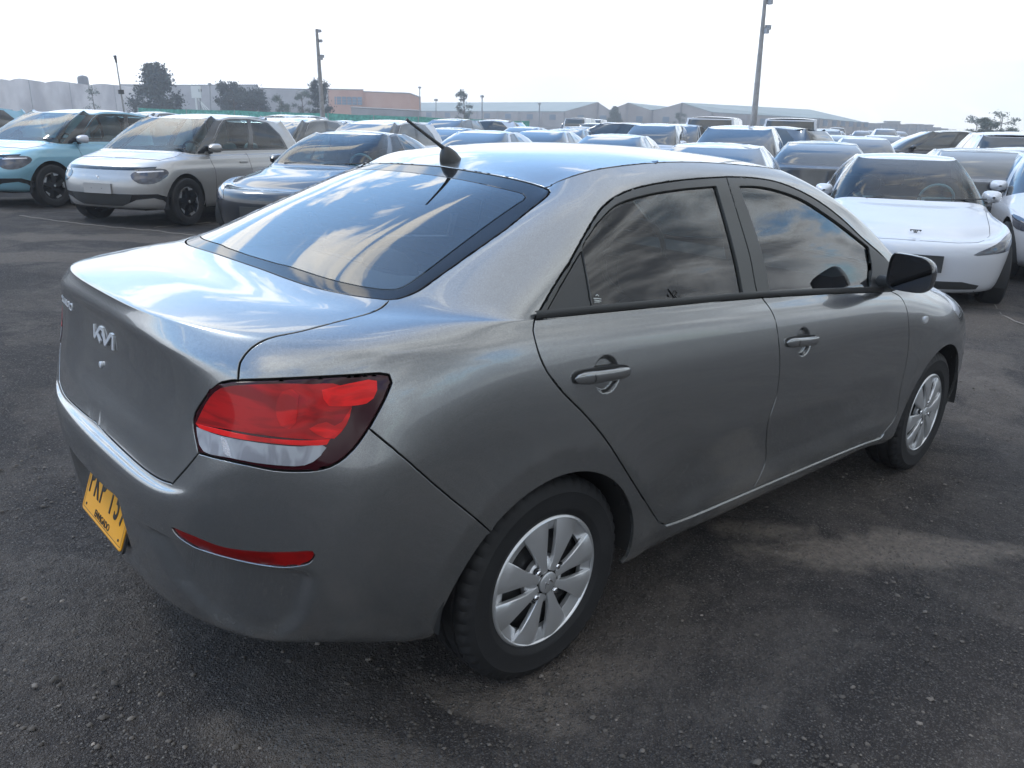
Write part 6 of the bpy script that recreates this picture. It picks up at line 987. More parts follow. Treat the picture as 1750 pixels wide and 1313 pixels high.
    for nm_, key, ur, mat in (('grille', 'gr', (14.5, 20), MT['black_satin']), ('lamp_bar', 'bar', (14.5, 20), MT['black_gloss']), ('rear_panel', 'rp', (0, 5.5), MT['black_gloss'])):
        if key in c: panel(nm_, [loc.poly(c[key], ax=(1, 2), ur=ur, vr=(0, 15), close=True)], mat, 0, off=.0025, sp=.04, bs=.02)
    for s in (-1, 1):
        if 'vent' in c and near: panel('bumper_trim', [loc.poly(c['vent'], ax=(1, 2), ur=(13.5, 20), vr=(0, 9))], MT['black_gloss'], s, off=.003, sp=.03, bs=.02)
    # seams of bonnet and doors
    if near:
        sm = MB()
        def seam(pts, ax, ur, vr=(0, 18)):
            uv = np.array(loc.poly(pts, ax=ax, ur=ur, vr=vr, close=False, step=.03)); P, n = S.ev(uv[:, 0], uv[:, 1])
            for s in (-1, 1): sm.tube([tuple((p+m*.0006)*[1, s, 1]) for p, m in zip(P, n)], .0022, 4, cap=False)
        zb_ = c['belt']; xb = c['xb']; arcx = wr+.055
        for (ax_, bx_, zz0) in c['doors']: seam([(ax_, zb_+.01), (bx_, zb_-.25), (bx_, .42), (bx_-.0, .30)], (0, 2), (5, 15), (0, 14.2))
        seam([(c['doors'][0][1]-.02, .30), (c['doors'][-1][1]+.02, .29)], (0, 2), (5, 15), (0, 8))
        if 'hood' in c: seam(c['hood'], (0, 1), (13.5, 20), (6, 14.05))
        sm.build('panel_gap', MT['black_matte'], body)
        dh = MB()
        for s in (-1, 1):
            for hx in c['handles']:
                p = S.base(*[np.array([a]) for a in loc(hx, zb_-.13)])[0]; dh.box((p[0], s*(p[1]+.006), p[2]), (.19, .014, .024))
        dh.build('door_handle', c.get('handlemat', paint_mat), body)
        # cabin
        zs = .36
        for s in (-1, 1): seat(root, wb*.50, s*.36, c.get('cloth', MT['cloth']), z0=zs)
        seat(root, .25, 0, c.get('cloth', MT['cloth']), w_=1.2, z0=zs)
        MB().box((c['xcowl']-.42, 0, c['zcowl']-.13), (.5, 1.3, .16), taper=.9).build('dashboard', MT['steel_dark'], root)
        wx_ = c['xcowl']-.80; st = MB(); st.tube([(wx_+.06*math.cos(a), .36+.185*math.sin(a), c['zcowl']-.03+.17*math.cos(a)) for a in np.linspace(0, 2*math.pi, 30)], .015, 8); st.box((wx_, .36, c['zcowl']-.03), (.03, .32, .045)); st.build('steering_wheel', c.get('wheelmat', MT['steel_dark']), root)
        mm = MB(); mm.box((c['xwtop']+.10, 0, c['zwtop']-.09), (.03, .22, .06)); mm.build('inner_mirror', MT['black_satin'], root)
        pp = MB(); pp.box((c['xcowl']-.20, c.get('slip', -.30), c['zcowl']+.01), (.10, .11, .003)); pp.build('paper_slip', MT['white_paper'], root)
        fl = MB(); fl.box((wb*.35, 0, .30), (wb+.6, 1.35, .05)); fl.build('floor_pan', MT['black_matte'], root)
    if c.get('plate_f'):
        x, y, z, pw, ph, mt = c['plate_f']; p = S.base(*[np.array([a]) for a in loc(abs(y), z, ax=(1, 2), ur=(15, 20), vr=(1, 10))])[0]; b_ = MB(); b_.box((p[0]+.008, y, z), (.012, pw, ph)); pl = b_.build('number_plate', mt, root)
        if near: b2 = MB(); [b2.lathe([(.006, .008), (0, .0085)], 10, 'x', c=(p[0]+.0075, y+t, z)) for t in (-.10, .08)]; b2.build('plate_screw', MT['steel_dark'], pl)
    if c.get('plate_r'):
        z = c['plate_r']; p = S.base(*[np.array([a]) for a in loc(0.02, z, ax=(1, 2), ur=(0, 3), vr=(1, 13))])[0]; b_ = MB(); b_.box((p[0]-.006, 0, z), (.012, .36, .13)); b_.build('number_plate', MT['black_satin'], root)
    if near:
        for yy in (-.45, .15):
            q = [(c['xcowl']-.03-.10*t, yy+.62*t, c['zcowl']+.012+.035*t) for t in np.linspace(0, 1, 5)]; MB().tube(q, .008, 5).build('wiper', MT['black_satin'], root)
        if c.get('hoodmat'):
            hd_ = c['hood']; pts = [(p_[0]-.012, p_[1]) for p_ in hd_]; o_ = loc.poly(pts, ax=(0, 1), ur=(13.5, 20), vr=(6, 14.05), close=False, step=.04); panel('bonnet', [[(20, o_[0][1])]+o_[1:]+[(o_[-1][0], 13.95), (17, 13.95), (20, 13.95)]], c['hoodmat'], 0, off=.002, sp=.03, bs=.02)
        bdg = MB(); p = S.base(*[np.array([a]) for a in loc(0.02, c.get('zbadge', .62), ax=(1, 2), ur=(15, 20), vr=(1, 13))])[0]
        for (y0_, z0_), (y1_, z1_) in c.get('badge', []): bdg.tube([(p[0]+.006, y0_, p[2]+z0_), (p[0]+.006, y1_, p[2]+z1_)], .005, 5)
        if c.get('badge'): bdg.build('badge', MT['chrome'] if c.get('badgelight') else MT['steel_dark'], body)
    # mirrors
    for s in (-1, 1):
        x, y, z = c['mir']; mb = MB(); n = 16; V = []; F = []
        for i in range(7):
            t = i/6; xx = -.05+.15*t; k = [1, 1.0, .97, .88, .72, .48, .15][i]
            for j in range(n): a = 2*math.pi*j/n; f = lambda q_: math.copysign(abs(q_)**.7, q_); V.append((x+xx, s*(y+.10+.10*k*f(math.cos(a))), z+.03+.068*k*f(math.sin(a))))
        for i in range(6):
            for j in range(n): q_ = (i*n+j, i*n+(j+1) % n, (i+1)*n+(j+1) % n, (i+1)*n+j); F.append(q_ if s == -1 else q_[::-1])
        F.append(tuple(range(n))); mb.add(V, F); mr = mb.build('door_mirror', c.get('mirmat', paint_mat) or paint_mat, root, angle=50)
        MB().tube([(x, s*(y-.05), z-.05), (x, s*(y+.06), z-.025)], .024, 8).build('mirror_arm', MT['black_satin'], mr)
    # wheels and arches
    W_ = c['W']
    for x in (0, wb):
        for s in (-1, 1):
            w_ = empty('wheel', (x, s*(W_-.095), wr), 0, root)
            rim = wr*c.get('rimf', .68); n = 64 if near else 20
            h = .105; tp = MB().lathe([(rim-.01, -h*.8), (rim+.01, -h*.95), (rim+.05, -h), (wr-.02, -h*.97), (wr-.004, -h*.82), (wr, -h*.5), (wr, h*.5), (wr-.004, h*.82), (rim+.02, h), (rim-.01, h*.8)], n)
            def put(name, mb, mat, mats=None):
                V = np.concatenate(mb.V); F = mb.F
                if s == 1: V = V*[1, -1, 1]; F = [f[::-1] for f in F]
                return mobj(name, V, F, mat, w_, angle=35, mats=mats, fm=mb.m if mats else None)
            put('tyre', tp, MT['rubber'])
            rm = MB(); rm.lathe([(rim, -h*.86), (rim-.012, -h*.95), (rim-.02, -h*.80), (rim-.03, -h*.3), (.06, -h*.28), (0, -h*.28)], n, m=0)
            ns = c.get('spokes', 5)
            for k in range(ns):
                a = 2*math.pi*k/ns+.3; r1 = rim-.012; wd = c.get('spw', .055); ca, sa = math.cos(a), math.sin(a)
                for sg in ((-.5, .5) if c.get('twin') else (0,)):
                    q0 = [(.035, -wd*.5), (r1, -wd*.62), (r1, wd*.62), (.035, wd*.5)]
                    V = []
                    for hh, sc2 in ((-h*.55, 1), (-h*.88, .72)):
                        for (rr_, ww_) in q0: ww2 = ww_*sc2+sg*.05*(rr_/r1); V.append((rr_*ca-ww2*sa, hh+(.018 if rr_ < .1 else 0)*0, rr_*sa+ww2*ca))
                    rm.add(V, [(0, 1, 5, 4), (1, 2, 6, 5), (2, 3, 7, 6), (3, 0, 4, 7), (4, 5, 6, 7)], 1 if not c.get('twotone') else 0)
                    if c.get('twotone'):
                        a2_ = a+.30; rr2 = [(r1-.045, a2_-.22), (r1, a2_-.30), (r1, a2_+.22), (r1-.018, a2_+.2)]; V = [(r_*math.cos(t_), -h*.90, r_*math.sin(t_)) for r_, t_ in rr2]+[(r_*math.cos(t_), -h*.6, r_*math.sin(t_)) for r_, t_ in rr2]
                        rm.add(V, [(0, 1, 2, 3), (0, 4, 5, 1), (1, 5, 6, 2), (2, 6, 7, 3), (3, 7, 4, 0)], 1)
            rm.lathe([(.045, -h*.6), (.04, -h*.95), (.02, -h*1.0), (0, -h*1.0)], 20, m=0 if c.get('twotone') else 1)
            if c.get('twotone'): rm.lathe([(.020, -h*1.0), (.018, -h*1.04), (0, -h*1.04)], 16, m=1)
            put('rim', rm, None, mats=[MT['black_gloss'] if c.get('twotone') else MT['steel_dark'], MT['silver']])
    ln = MB()
    for x in (0, wb):
        for s in (-1, 1):
            a = np.radians(np.linspace(-14, 194, 20)); r = wr+.060; V = []; F = []
            for t in a:
                for yy, rr_ in ((W_-.02, r), (W_-.30, r-.01), (W_-.31, r-.05)): V.append((x+rr_*math.cos(t), s*yy, wr+rr_*math.sin(t)))
            for i in range(19):
                for j in range(2): F.append((i*3+j, i*3+j+1, (i+1)*3+j+1, (i+1)*3+j))
            nb = len(V); V.append((x, s*(W_-.31), wr)); F += [(i*3+2, nb, (i+1)*3+2) for i in range(19)]; ln.add(V, F)
    ln.box(((c['xr']+c['xf'])/2, 0, .235), (c['xf']-c['xr']-.5, 2*(W_-.33), .03)); ln.build('underbody', MT['black_matte'], root, angle=60)
    return root, S, loc
MT['glass_dark'] = pbr('glass_dark', (.020, .026, .028), .03, coat=1.0, ior=1.6)
MT['headlamp'] = pbr('headlamp', (.045, .05, .07), .05, coat=.8, var=.6)
MT['tail_dark'] = pbr('tail_lamp_dark', (.16, .008, .010), .08, coat=1.0)
MT['white_paper'] = pbr('white_paper', (.75, .75, .75), .7)
MT['white_paint'] = paint('white_paint', (.56, .57, .60), metal=0, rough=.40, flake=.01)
MT['silver_paint'] = paint('silver_paint', (.40, .39, .38), metal=.45, rough=.42, flake=.12)
MT['blue_paint'] = paint('blue_paint', (.20, .40, .50), metal=.35, rough=.42, flake=.12)
MT['film_white'] = pbr('protective_film', (.58, .59, .64), .28, coat=.4, bump=(9, .7))
MT['dark_paint'] = paint('dark_paint', (.022, .026, .034), metal=.4, rough=.35, flake=.2)
MT['navy_paint'] = paint('navy_paint', (.025, .045, .075), metal=.4, rough=.38, flake=.2)
MT['black_paint'] = paint('black_paint', (.014, .015, .018), metal=.2, rough=.35, flake=.1)
MT['light_cloth'] = pbr('light_cloth', (.42, .43, .44), .8, bump=(200, .2))
MT['wheel_white'] = pbr('wheel_white', (.62, .63, .62), .5)
SUV = dict(blackpillar=1, xr=-.72, xf=3.40, W=.90, H=1.60, zb=.24, zdeck=.98, znose=.885, zcowl=1.02, zglass=1.06, belt=1.0, xglass=-.60, xcowl=2.62, xtop=-.28, xwtop=1.72, ztop=1.50, zwtop=1.50, yroof=.60,
           wb=2.66, wr=.335, nose=.85, tail=.6, ar=.36, af=.55, er=3.0, ef=2.6, bulge=.03, rbul=.4, win=(6.8, 13.5), pillar=(9.9, 10.35), wintop=7.6, xb=1.2, mir=(2.02, .80, 1.05),
           hl=[(.50, .70), (.62, .60), (.78, .60), (.86, .68), (.865, .76), (.80, .80), (.60, .775)], bar=[(0, .808), (.62, .812), (.76, .825), (.76, .79), (.62, .770), (0, .765)], hl_in=[(.56, .755), (.83, .775), (.84, .757), (.58, .735)],
           gr=[(0, .45), (.52, .45), (.46, .33), (.34, .285), (0, .28)], vent=[(.52, .45), (.80, .46), (.87, .41), (.885, .27), (.855, .27), (.825, .375), (.76, .405), (.56, .375), (.46, .33)],
           tl=[(.30, .86), (.80, .86), (.82, .80), (.30, .80)], rp=[(0, .86), (.35, .86), (.35, .80), (0, .80)], plate_r=.62, rimf=.64, spokes=5, spw=.10, twotone=True, doors=((2.10, 2.02, 0), (1.15, 1.12, 0), (.18, .30, 0)), handles=(1.30, .42),
           hood=[(3.05, .02), (3.03, .45), (2.95, .70), (2.70, .745), (2.45, .745)])
SED = dict(xr=-.93, xf=3.72, W=.925, H=1.44, zb=.20, zdeck=1.03, znose=.70, zcowl=.97, zglass=1.06, belt=.93, xglass=-.62, xcowl=2.30, xtop=.25, xwtop=1.30, ztop=1.385, zwtop=1.375, yroof=.56,
           wb=2.875, wr=.335, nose=1.15, tail=.8, ar=.50, af=.80, er=2.6, ef=2.25, bulge=.045, rbul=1.0, win=(7.3, 13.5), pillar=(10.15, 10.45), wintop=8.3, xb=1.2, mir=(1.72, .80, .98), droop=-.09,
           hl=[(.50, .595), (.70, .60), (.87, .62), (.90, .70), (.885, .765), (.72, .695)], gr=[(0, .33), (.45, .33), (.62, .29), (.60, .25), (0, .25)], tl=[(.42, .86), (.70, .90), (.84, .89), (.83, .80), (.60, .79)], plate_r=.66,
           rimf=.72, spokes=10, spw=.035, doors=((2.02, 1.98, 0), (1.02, 1.02, 0), (-.02, .32, 0)), handles=(1.22, .36), hood=[(3.60, .02), (3.58, .35), (3.46, .55), (3.10, .70), (2.30, .76)])
XOV = dict(xr=-.90, xf=3.72, W=.93, H=1.66, zb=.24, zdeck=1.06, znose=.86, zcowl=1.07, zglass=1.13, belt=1.04, xglass=-.70, xcowl=2.45, xtop=-.35, xwtop=1.45, ztop=1.56, zwtop=1.58, yroof=.60,
           wb=2.75, wr=.36, nose=.9, tail=.8, ar=.42, af=.65, bulge=.04, rbul=.5, win=(6.7, 13.5), pillar=(10.0, 10.3), wintop=8.0, xb=1.2, mir=(1.9, .82, 1.10),
           hl=[(.52, .70), (.80, .70), (.86, .78), (.60, .78)], gr=[(0, .62), (.48, .62), (.40, .36), (0, .36)], tl=[(.40, .98), (.84, 1.0), (.86, .90), (.44, .90)], plate_r=.78, rimf=.68, spokes=6, spw=.06, doors=((2.05, 2.0, 0), (1.1, 1.1, 0), (.1, .32, 0)), handles=(1.3, .4))
VAN = dict(xr=-.80, xf=3.75, W=.92, H=1.92, zb=.26, zdeck=1.12, znose=.98, zcowl=1.16, zglass=1.20, belt=1.14, xglass=-.74, xcowl=3.0, xtop=-.66, xwtop=2.30, ztop=1.84, zwtop=1.83, yroof=.74,
           wb=2.85, wr=.33, nose=.7, tail=.4, ar=.20, af=.50, er=4.5, ef=2.8, bulge=.02, rbul=.2, win=(10.6, 13.4), pillar=(10.6, 10.8), wintop=10.9, xb=1.2, mir=(2.6, .80, 1.22), rwin=[(0, 14.6), (3.4, 14.6), (3.5, 17.3), (0, 17.3)],
           hl=[(.55, .74), (.80, .74), (.84, .86), (.62, .86)], gr=[(0, .66), (.48, .66), (.42, .40), (0, .40)], tl=[(.78, 1.08), (.86, 1.08), (.87, .78), (.79, .78)], plate_r=.70, rimf=.62, spokes=6, spw=.06, doors=((2.5, 2.5, 0), (1.5, 1.5, 0)), handles=(1.6,))
def place(o, x, y, hd, label, cat='car', group=None, z=None):
    a = R_(hd); c, s = math.cos(a), math.sin(a); zz = gz(x, y) if z is None else z
    dx = (gz(x+2.6*c, y+2.6*s)-gz(x, y))/2.6; o.location = (x, y, float(zz)); o.rotation_euler = (0, -math.atan(float(dx)), a); tag(o, label, cat, group); return o
def copy_tree(o, mats=None, parent=None):
    c = o.copy(); COL.objects.link(c)
    if parent is not None: c.parent = parent
    if mats and o.type == 'MESH':
        for i, sl in enumerate(c.material_slots):
            nm_ = sl.material.name if sl.material else ''
            if nm_ in mats: sl.link = 'OBJECT'; sl.material = mats[nm_]
    for ch in KIDS.get(o.name, []): copy_tree(ch, mats, c)
    return c
KIDS = {}
def index_kids():
    KIDS.clear()
    for o in bpy.data.objects:
        if o.parent: KIDS.setdefault(o.parent.name, []).append(o)
ROWG = 'cars parked in rows across the lot'
# --- the four cars nearest to the grey saloon
c = dict(SUV, hoodmat=MT['film_white'], badge=[((-.022, -.02), (.022, .02)), ((-.022, .02), (.022, -.02))], badgelight=1, zbadge=.665, cloth=MT['light_cloth'], mirmat=MT['silver_paint'], roofmat=MT['film_white'], plate_f=(0, 0, .515, .47, .135, MT['silver_paint']))
silver, Sv, Lv_ = make_car(c, MT['silver_paint'], True)
place(silver, 4.98, 11.80, 209.5, 'silver compact electric car with white film on its roof, facing the aisle at the left', group=ROWG)
index_kids()
blue = copy_tree(silver, {'silver_paint': MT['blue_paint']})
for ch in blue.children:
    if ch.name.startswith('door_mirror'): ch.material_slots[0].link = 'OBJECT'; ch.material_slots[0].material = MT['film_white']
    if ch.name.startswith('wheel'): pass
place(blue, 4.05, 14.80, 207.5, 'pale blue compact electric car cut off by the left edge of the photo', group=ROWG)
# white film hood sheet on the light cars
c = dict(SED, cloth=MT['steel_dark'], mirmat=MT['dark_paint'], plate_f=(0, 0, .44, .50, .15, MT['black_satin']), wheelmat=MT['wheel_white'],
         hl=[(.55, .60), (.68, .56), (.80, .60), (.83, .70), (.76, .77), (.62, .72)], slip=.3, znose=.72)
dark, Sd, Ld = make_car(c, MT['dark_paint'], True)
place(dark, 6.10, 9.22, 213.0, 'dark grey sporty saloon facing the aisle beside the silver compact car', group=ROWG)
c = dict(SED, badge=[((-.052, .022), (.052, .022)), ((-.052, .022), (-.040, .010)), ((.052, .022), (.040, .010)), ((-.016, .018), (0, -.040)), ((.016, .018), (0, -.040)), ((0, .018), (0, -.040))], zbadge=.745, cloth=MT['steel_dark'], mirmat=MT['white_paint'], plate_f=(0, .02, .50, .44, .16, MT['black_satin']), wheelmat=MT['wheel_white'], slip=-.42)
tes, St, Lt = make_car(c, MT['white_paint'], True)
place(tes, 10.05, 2.66, 207.6, 'white electric saloon facing the viewer behind the door mirror of the grey saloon', group=ROWG, z=-.225)

# ---------------------------------------------------------------- the rest of the lot
BG = {"POLES": [[[21.3, 37.86], [21.19, 37.92, 5.71], 0.2, 0.1], [[24.13, 13.65], [24.07, 13.74, 5.93], 0.16, 0.075], [[16.69, 55.05], [16.56, 55.09, 4.35], 0.09, 0.05]], "POSTS": [[[48.44, 66.71], [48.47, 66.69, 4.43], 0.05], [[40.73, 53.76], [40.74, 53.76, 3.0], 0.04], [[43.71, 51.39], [43.7, 51.4, 3.37], 0.06], [[61.14, 62.59], [61.1, 62.63, 3.28], 0.08], [[20.97, 53.52], [21.07, 53.48, 2.98], 0.05], [[27.27, 67.15], [27.44, 67.08, 3.84], 0.06]], "TREES": [[35.73, 128.68, 4.93, 1.32, "small"], [38.67, 110.96, 7.21, 3.22, "conifer"], [50.55, 114.83, 5.84, 2.29, "bush"], [54.18, 116.69, 5.55, 2.74, "bush"], [53.72, 95.35, 5.86, 1.84, "bush"], [55.1, 109.13, 4.47, 1.58, "low"], [57.62, 107.81, 5.03, 1.4, "low"], [93.99, 116.2, 6.27, 2.04, "spiky"], [143.6, 123.72, 4.78, 1.86, "conifer"], [159.15, 117.14, 4.06, 1.49, "low"], [150.72, 86.41, 3.7, 1.18, "low"], [104.9, 33.2, 2.92, 1.25, "bush"], [99.54, 28.97, 2.17, 1.18, "low"], [111.91, 37.44, 1.67, 1.07, "low"], [119.06, 41.21, 1.43, 0.86, "low"]], "FARTREE": [[165.11, 54.95, 3.41], [166.33, 51.27, 3.98]], "FENCE": [[16.82, 52.91, 1.85], [21.36, 49.02, 1.84], [25.49, 44.68, 1.8], [30.21, 41.64, 1.72], [38.42, 40.04, 1.6]], "GREENH": [[30.04, 185.22, 6.92], [73.48, 225.86, 7.78]], "BACKB": [[88.49, 284.06, 9.56], [140.51, 239.22, 9.56]], "ORANGE1": [[103.26, 179.92, 7.49], [108.37, 172.17, 7.48]], "ORANGE2": [[108.36, 172.18, 7.08], [114.65, 160.74, 6.84]], "ORANGE3": [130.17, 179.15, 6.52], "WINDOWS": [[103.59, 179.26, 5.9], [108.04, 172.38, 4.05]], "WH1": [[174.61, 240.8, 6.67], [195.42, 173.82, 7.22], [194.03, 172.37, 4.54], [173.41, 239.2, 3.74]], "G1": [[188.55, 178.32, 4.37], [193.7, 172.75, 7.09], [198.94, 166.72, 4.87]], "WH": {"a": [174.94, 240.56, 6.49], "b": [191.49, 172.21, 7.19], "eave": [190.14, 167.72, 4.49], "g1l": [182.57, 178.75, 4.06], "g1r": [189.2, 165.77, 4.98], "g2l": [189.2, 165.77, 4.98], "g2p": [191.31, 160.26, 7.03], "g2r": [194.36, 153.37, 5.03], "g3p": [197.74, 145.69, 7.23], "g3r": [199.35, 136.57, 4.8], "r0": [197.87, 138.69, 6.61], "r1": [206.1, 110.33, 5.61], "r2": [206.58, 105.14, 5.08], "r3": [208.99, 95.69, 2.83], "e1": [205.49, 107.22, 3.45], "wl": [199.26, 133.16, 4.21]}, "SIGN": [[20.61, 53.66, 3.08], [21.03, 53.5, 2.47], [20.73, 53.62, 1.73]], "TANK": [61.49, 225.31, 9.29], "WALLS": [["warehouse", [[88.47, 284.06, 9.38], [101.25, 271.21, 9.57], [119.09, 250.6, 10.13], [119.18, 250.55, 9.19], [128.9, 238.88, 9.1], [135.9, 230.33, 9.21]], "grey"], ["factory_block", [[103.26, 179.92, 7.49], [108.37, 172.17, 7.48]], "orange"], ["factory_block", [[108.57, 172.52, 7.09], [115.14, 162.85, 6.87], [117.25, 161.34, 6.03]], "orange"], ["low_shed", [[81.87, 134.48, 3.01], [87.87, 120.88, 2.64]], "grey"]], "WIN": [[103.81, 179.37, 5.91], [107.99, 172.18, 5.89], [107.93, 172.21, 4.04]], "ROOFS": [["warehouse", [[186.34, 257.0, 6.81], [206.32, 185.62, 7.63], [181.76, 176.73, 4.23], [172.24, 237.58, 3.72]]], ["warehouse", [[191.31, 160.26, 7.03], [237.77, 178.98, 6.84], [217.86, 172.02, 5.27], [195.61, 155.01, 5.05]]], ["warehouse", [[197.74, 145.69, 7.23], [262.35, 140.85, 6.91], [263.4, 120.97, 3.0], [210.79, 110.04, 3.65], [199.53, 136.31, 4.8]]]], "FRONTS": [["warehouse", [[172.24, 237.58, 3.72], [181.76, 176.73, 4.23], [187.04, 168.19, 7.06], [187.92, 164.19, 4.96]]], ["warehouse", [[187.92, 164.19, 4.96], [191.31, 160.26, 7.03], [195.94, 154.6, 4.89]]], ["warehouse", [[195.94, 154.6, 4.89], [197.74, 145.69, 7.23], [199.53, 136.31, 4.8], [210.79, 110.04, 3.65], [263.4, 120.97, 3.0]]]], "HUMPS": [[28.18, 179.45, 6.71], [38.07, 189.82, 7.19], [46.82, 200.17, 7.35], [59.18, 213.49, 7.52], [73.48, 225.86, 7.78]], "CITY": [[[307.47, 140.04], 2.65, 4.5], [[308.55, 137.66], 2.5, 3.5], [[310.18, 134.0], 3.52, 4.0], [[309.75, 134.98], 2.78, 5.5], [[311.87, 130.07], 2.49, 5.0], [[313.12, 127.05], 2.67, 4.0], [[314.29, 124.17], 2.54, 4.5], [[315.32, 121.56], 1.69, 4.0], [[316.3, 119.03], 1.36, 3.5], [[317.12, 116.86], 1.02, 4.0], [[318.04, 114.35], 0.68, 3.5], [[319.07, 111.51], 0.37, 3.5], [[322.06, 102.71], 1.21, 5.0], [[323.15, 99.26], 0.91, 4.5]]}
def join_tree(root):
    """one mesh out of a car and its parts, for the far rows"""
    V = []; F = []; fm = []; mats = []; n = 0; st = [(root, Matrix.Identity(4))]
    def walk(o, M_):
        nonlocal n
        if o.type == 'MESH':
            co = np.zeros(len(o.data.vertices)*3); o.data.vertices.foreach_get('co', co); co = co.reshape(-1, 3); A = np.array(M_)
            V.append(co@A[:3, :3].T+A[:3, 3]); ms = [sl.material for sl in o.material_slots]
            for p in o.data.polygons:
                m = ms[p.material_index]; 
                if m not in mats: mats.append(m)
                F.append([i+n for i in p.vertices]); fm.append(mats.index(m))
            n += len(co)
        for ch in KIDS.get(o.name, []): walk(ch, M_@ch.matrix_local)
    walk(root, Matrix.Identity(4))
    me = mobj('parked_car', np.concatenate(V), F, None, None, mats=mats, fm=fm, angle=40); return me
def kill(root):
    for ch in KIDS.get(root.name, []): kill(ch)
    bpy.data.objects.remove(root)
TPL = {}
for key, spec in (('suv', dict(SUV, wr=.32)), ('saloon', SED), ('crossover', XOV), ('van', VAN)):
    TPL[key], _, _ = make_car(spec, MT['white_paint'], False)
index_kids()
FAR = {k: join_tree(o) for k, o in TPL.items()}
PAINTS = {'white': None, 'silver': MT['silver_paint'], 'dark grey': MT['dark_paint'], 'black': MT['black_paint'], 'dark blue': MT['navy_paint'], 'pale blue': MT['blue_paint'], 'light grey': paint('light_grey', (.40, .44, .50), metal=.3)}
MIX = lambda col: {'white_paint': PAINTS[col]} if PAINTS[col] else None
def mid(key, col, x, y, hd, label, group=ROWG): return place(copy_tree(TPL[key], MIX(col)), x, y, hd, label, group=group)
used = []
def add(key, col, x, y, hd, label): used.append((x, y)); return mid(key, col, x, y, hd, label)
for a in [('suv', 'pale blue', 2.19, 17.25, 207, 'pale blue compact car behind the nearer pale blue one at the left edge'), ('suv', 'white', 6.3, 21.01, 208, 'white compact car behind the pale blue car, only its roof showing'), ('suv', 'white', 7.59, 18.61, 208, 'white compact car behind the silver one, roof showing over it'), ('suv', 'silver', 8.92, 16.15, 208, 'silver compact car behind the silver one, its rear side window showing'), ('suv', 'white', 10.01, 14.14, 208, 'white compact car behind the dark grey sporty saloon'), ('saloon', 'white', 11.14, 12.03, 208, 'white saloon with blue windscreen just above the aerial base of the grey saloon'), ('saloon', 'white', 12.5, 9.52, 208, 'white saloon behind the middle of the grey saloon roof'), ('saloon', 'white', 8.98, 4.68, 208, 'white saloon nearest behind the grey saloon roof, windscreen strip showing'), ('crossover', 'white', 13.76, 7.42, 208, 'white crossover with open looking windscreen pillar behind the grey roof'), ('saloon', 'black', 11.85, 4.71, 28, 'dark saloon seen from behind, left of the white electric saloon'), ('saloon', 'dark grey', 11.48, 2.04, 28, 'dark grey saloon seen from behind, right of the white electric saloon roof'), ('saloon', 'white', 12.55, 1.48, 206, 'white saloon cut by the right edge, close beside the white electric saloon'), ('crossover', 'dark blue', 18.37, 8.62, 95, 'dark blue crossover seen from the side and rear, in front of the vans'), ('saloon', 'dark grey', 13.22, 15.87, 208, 'dark saloon with pale roof edge left of the white saloon row'), ('saloon', 'white', 14.4, 13.52, 208, 'white saloon right of the one above the aerial base'), ('crossover', 'dark grey', 18.76, 22.95, 208, 'dark crossover under the orange factory end'), ('crossover', 'light grey', 21.15, 22.8, 122, 'light grey crossover parked sideways before the spiky tree'), ('saloon', 'white', 20.85, 21.19, 208, 'white saloon right of the light grey sideways crossover'), ('saloon', 'dark grey', 19.12, 17.28, 208, 'dark windscreened saloon left of the black sideways crossover'), ('crossover', 'black', 20.87, 15.81, 112, 'black crossover parked sideways behind the white saloon'), ('crossover', 'white', 19.43, 13.9, 208, 'white crossover right of the black sideways crossover'), ('crossover', 'white', 21.44, 14.56, 208, 'white crossover left of the white vans'), ('van', 'white', 27.37, 17.3, 28, 'tall white van beside the right lamp pole, the farther of two'), ('van', 'white', 22.29, 14.1, 28, 'white van beside the right lamp pole, the nearer of two'), ('van', 'white', 22.73, 11.5, 28, 'white van with wide dark rear window right of the lamp pole'), ('saloon', 'white', 23.39, 10.25, 28, 'white saloon behind the roof of the dark saloon left of the white electric one'), ('saloon', 'white', 21.54, 8.58, 208, 'white saloon just behind the white electric saloon'), ('crossover', 'black', 27.3, 7.73, 125, 'black crossover parked sideways behind the white electric saloon'), ('crossover', 'white', 17.5, 3.6, 28, 'white crossover seen from behind near the right edge'), ('saloon', 'white', 13.79, 2.05, 28, 'white saloon cut by the right edge')]: add(*a)
rng = np.random.RandomState(5)
d_ = np.array([.475, -.88]); b_ = np.array([.88, .475]); p0 = np.array([5.10, 11.86]); nfar = 0
used += [(5.1, 11.86), (4.05, 14.8), (6.1, 9.2), (10.05, 2.66)]
cd = camo.matrix_world.to_3x3()@Vector((0, 0, -1)); yaw = math.atan2(cd.y, cd.x)
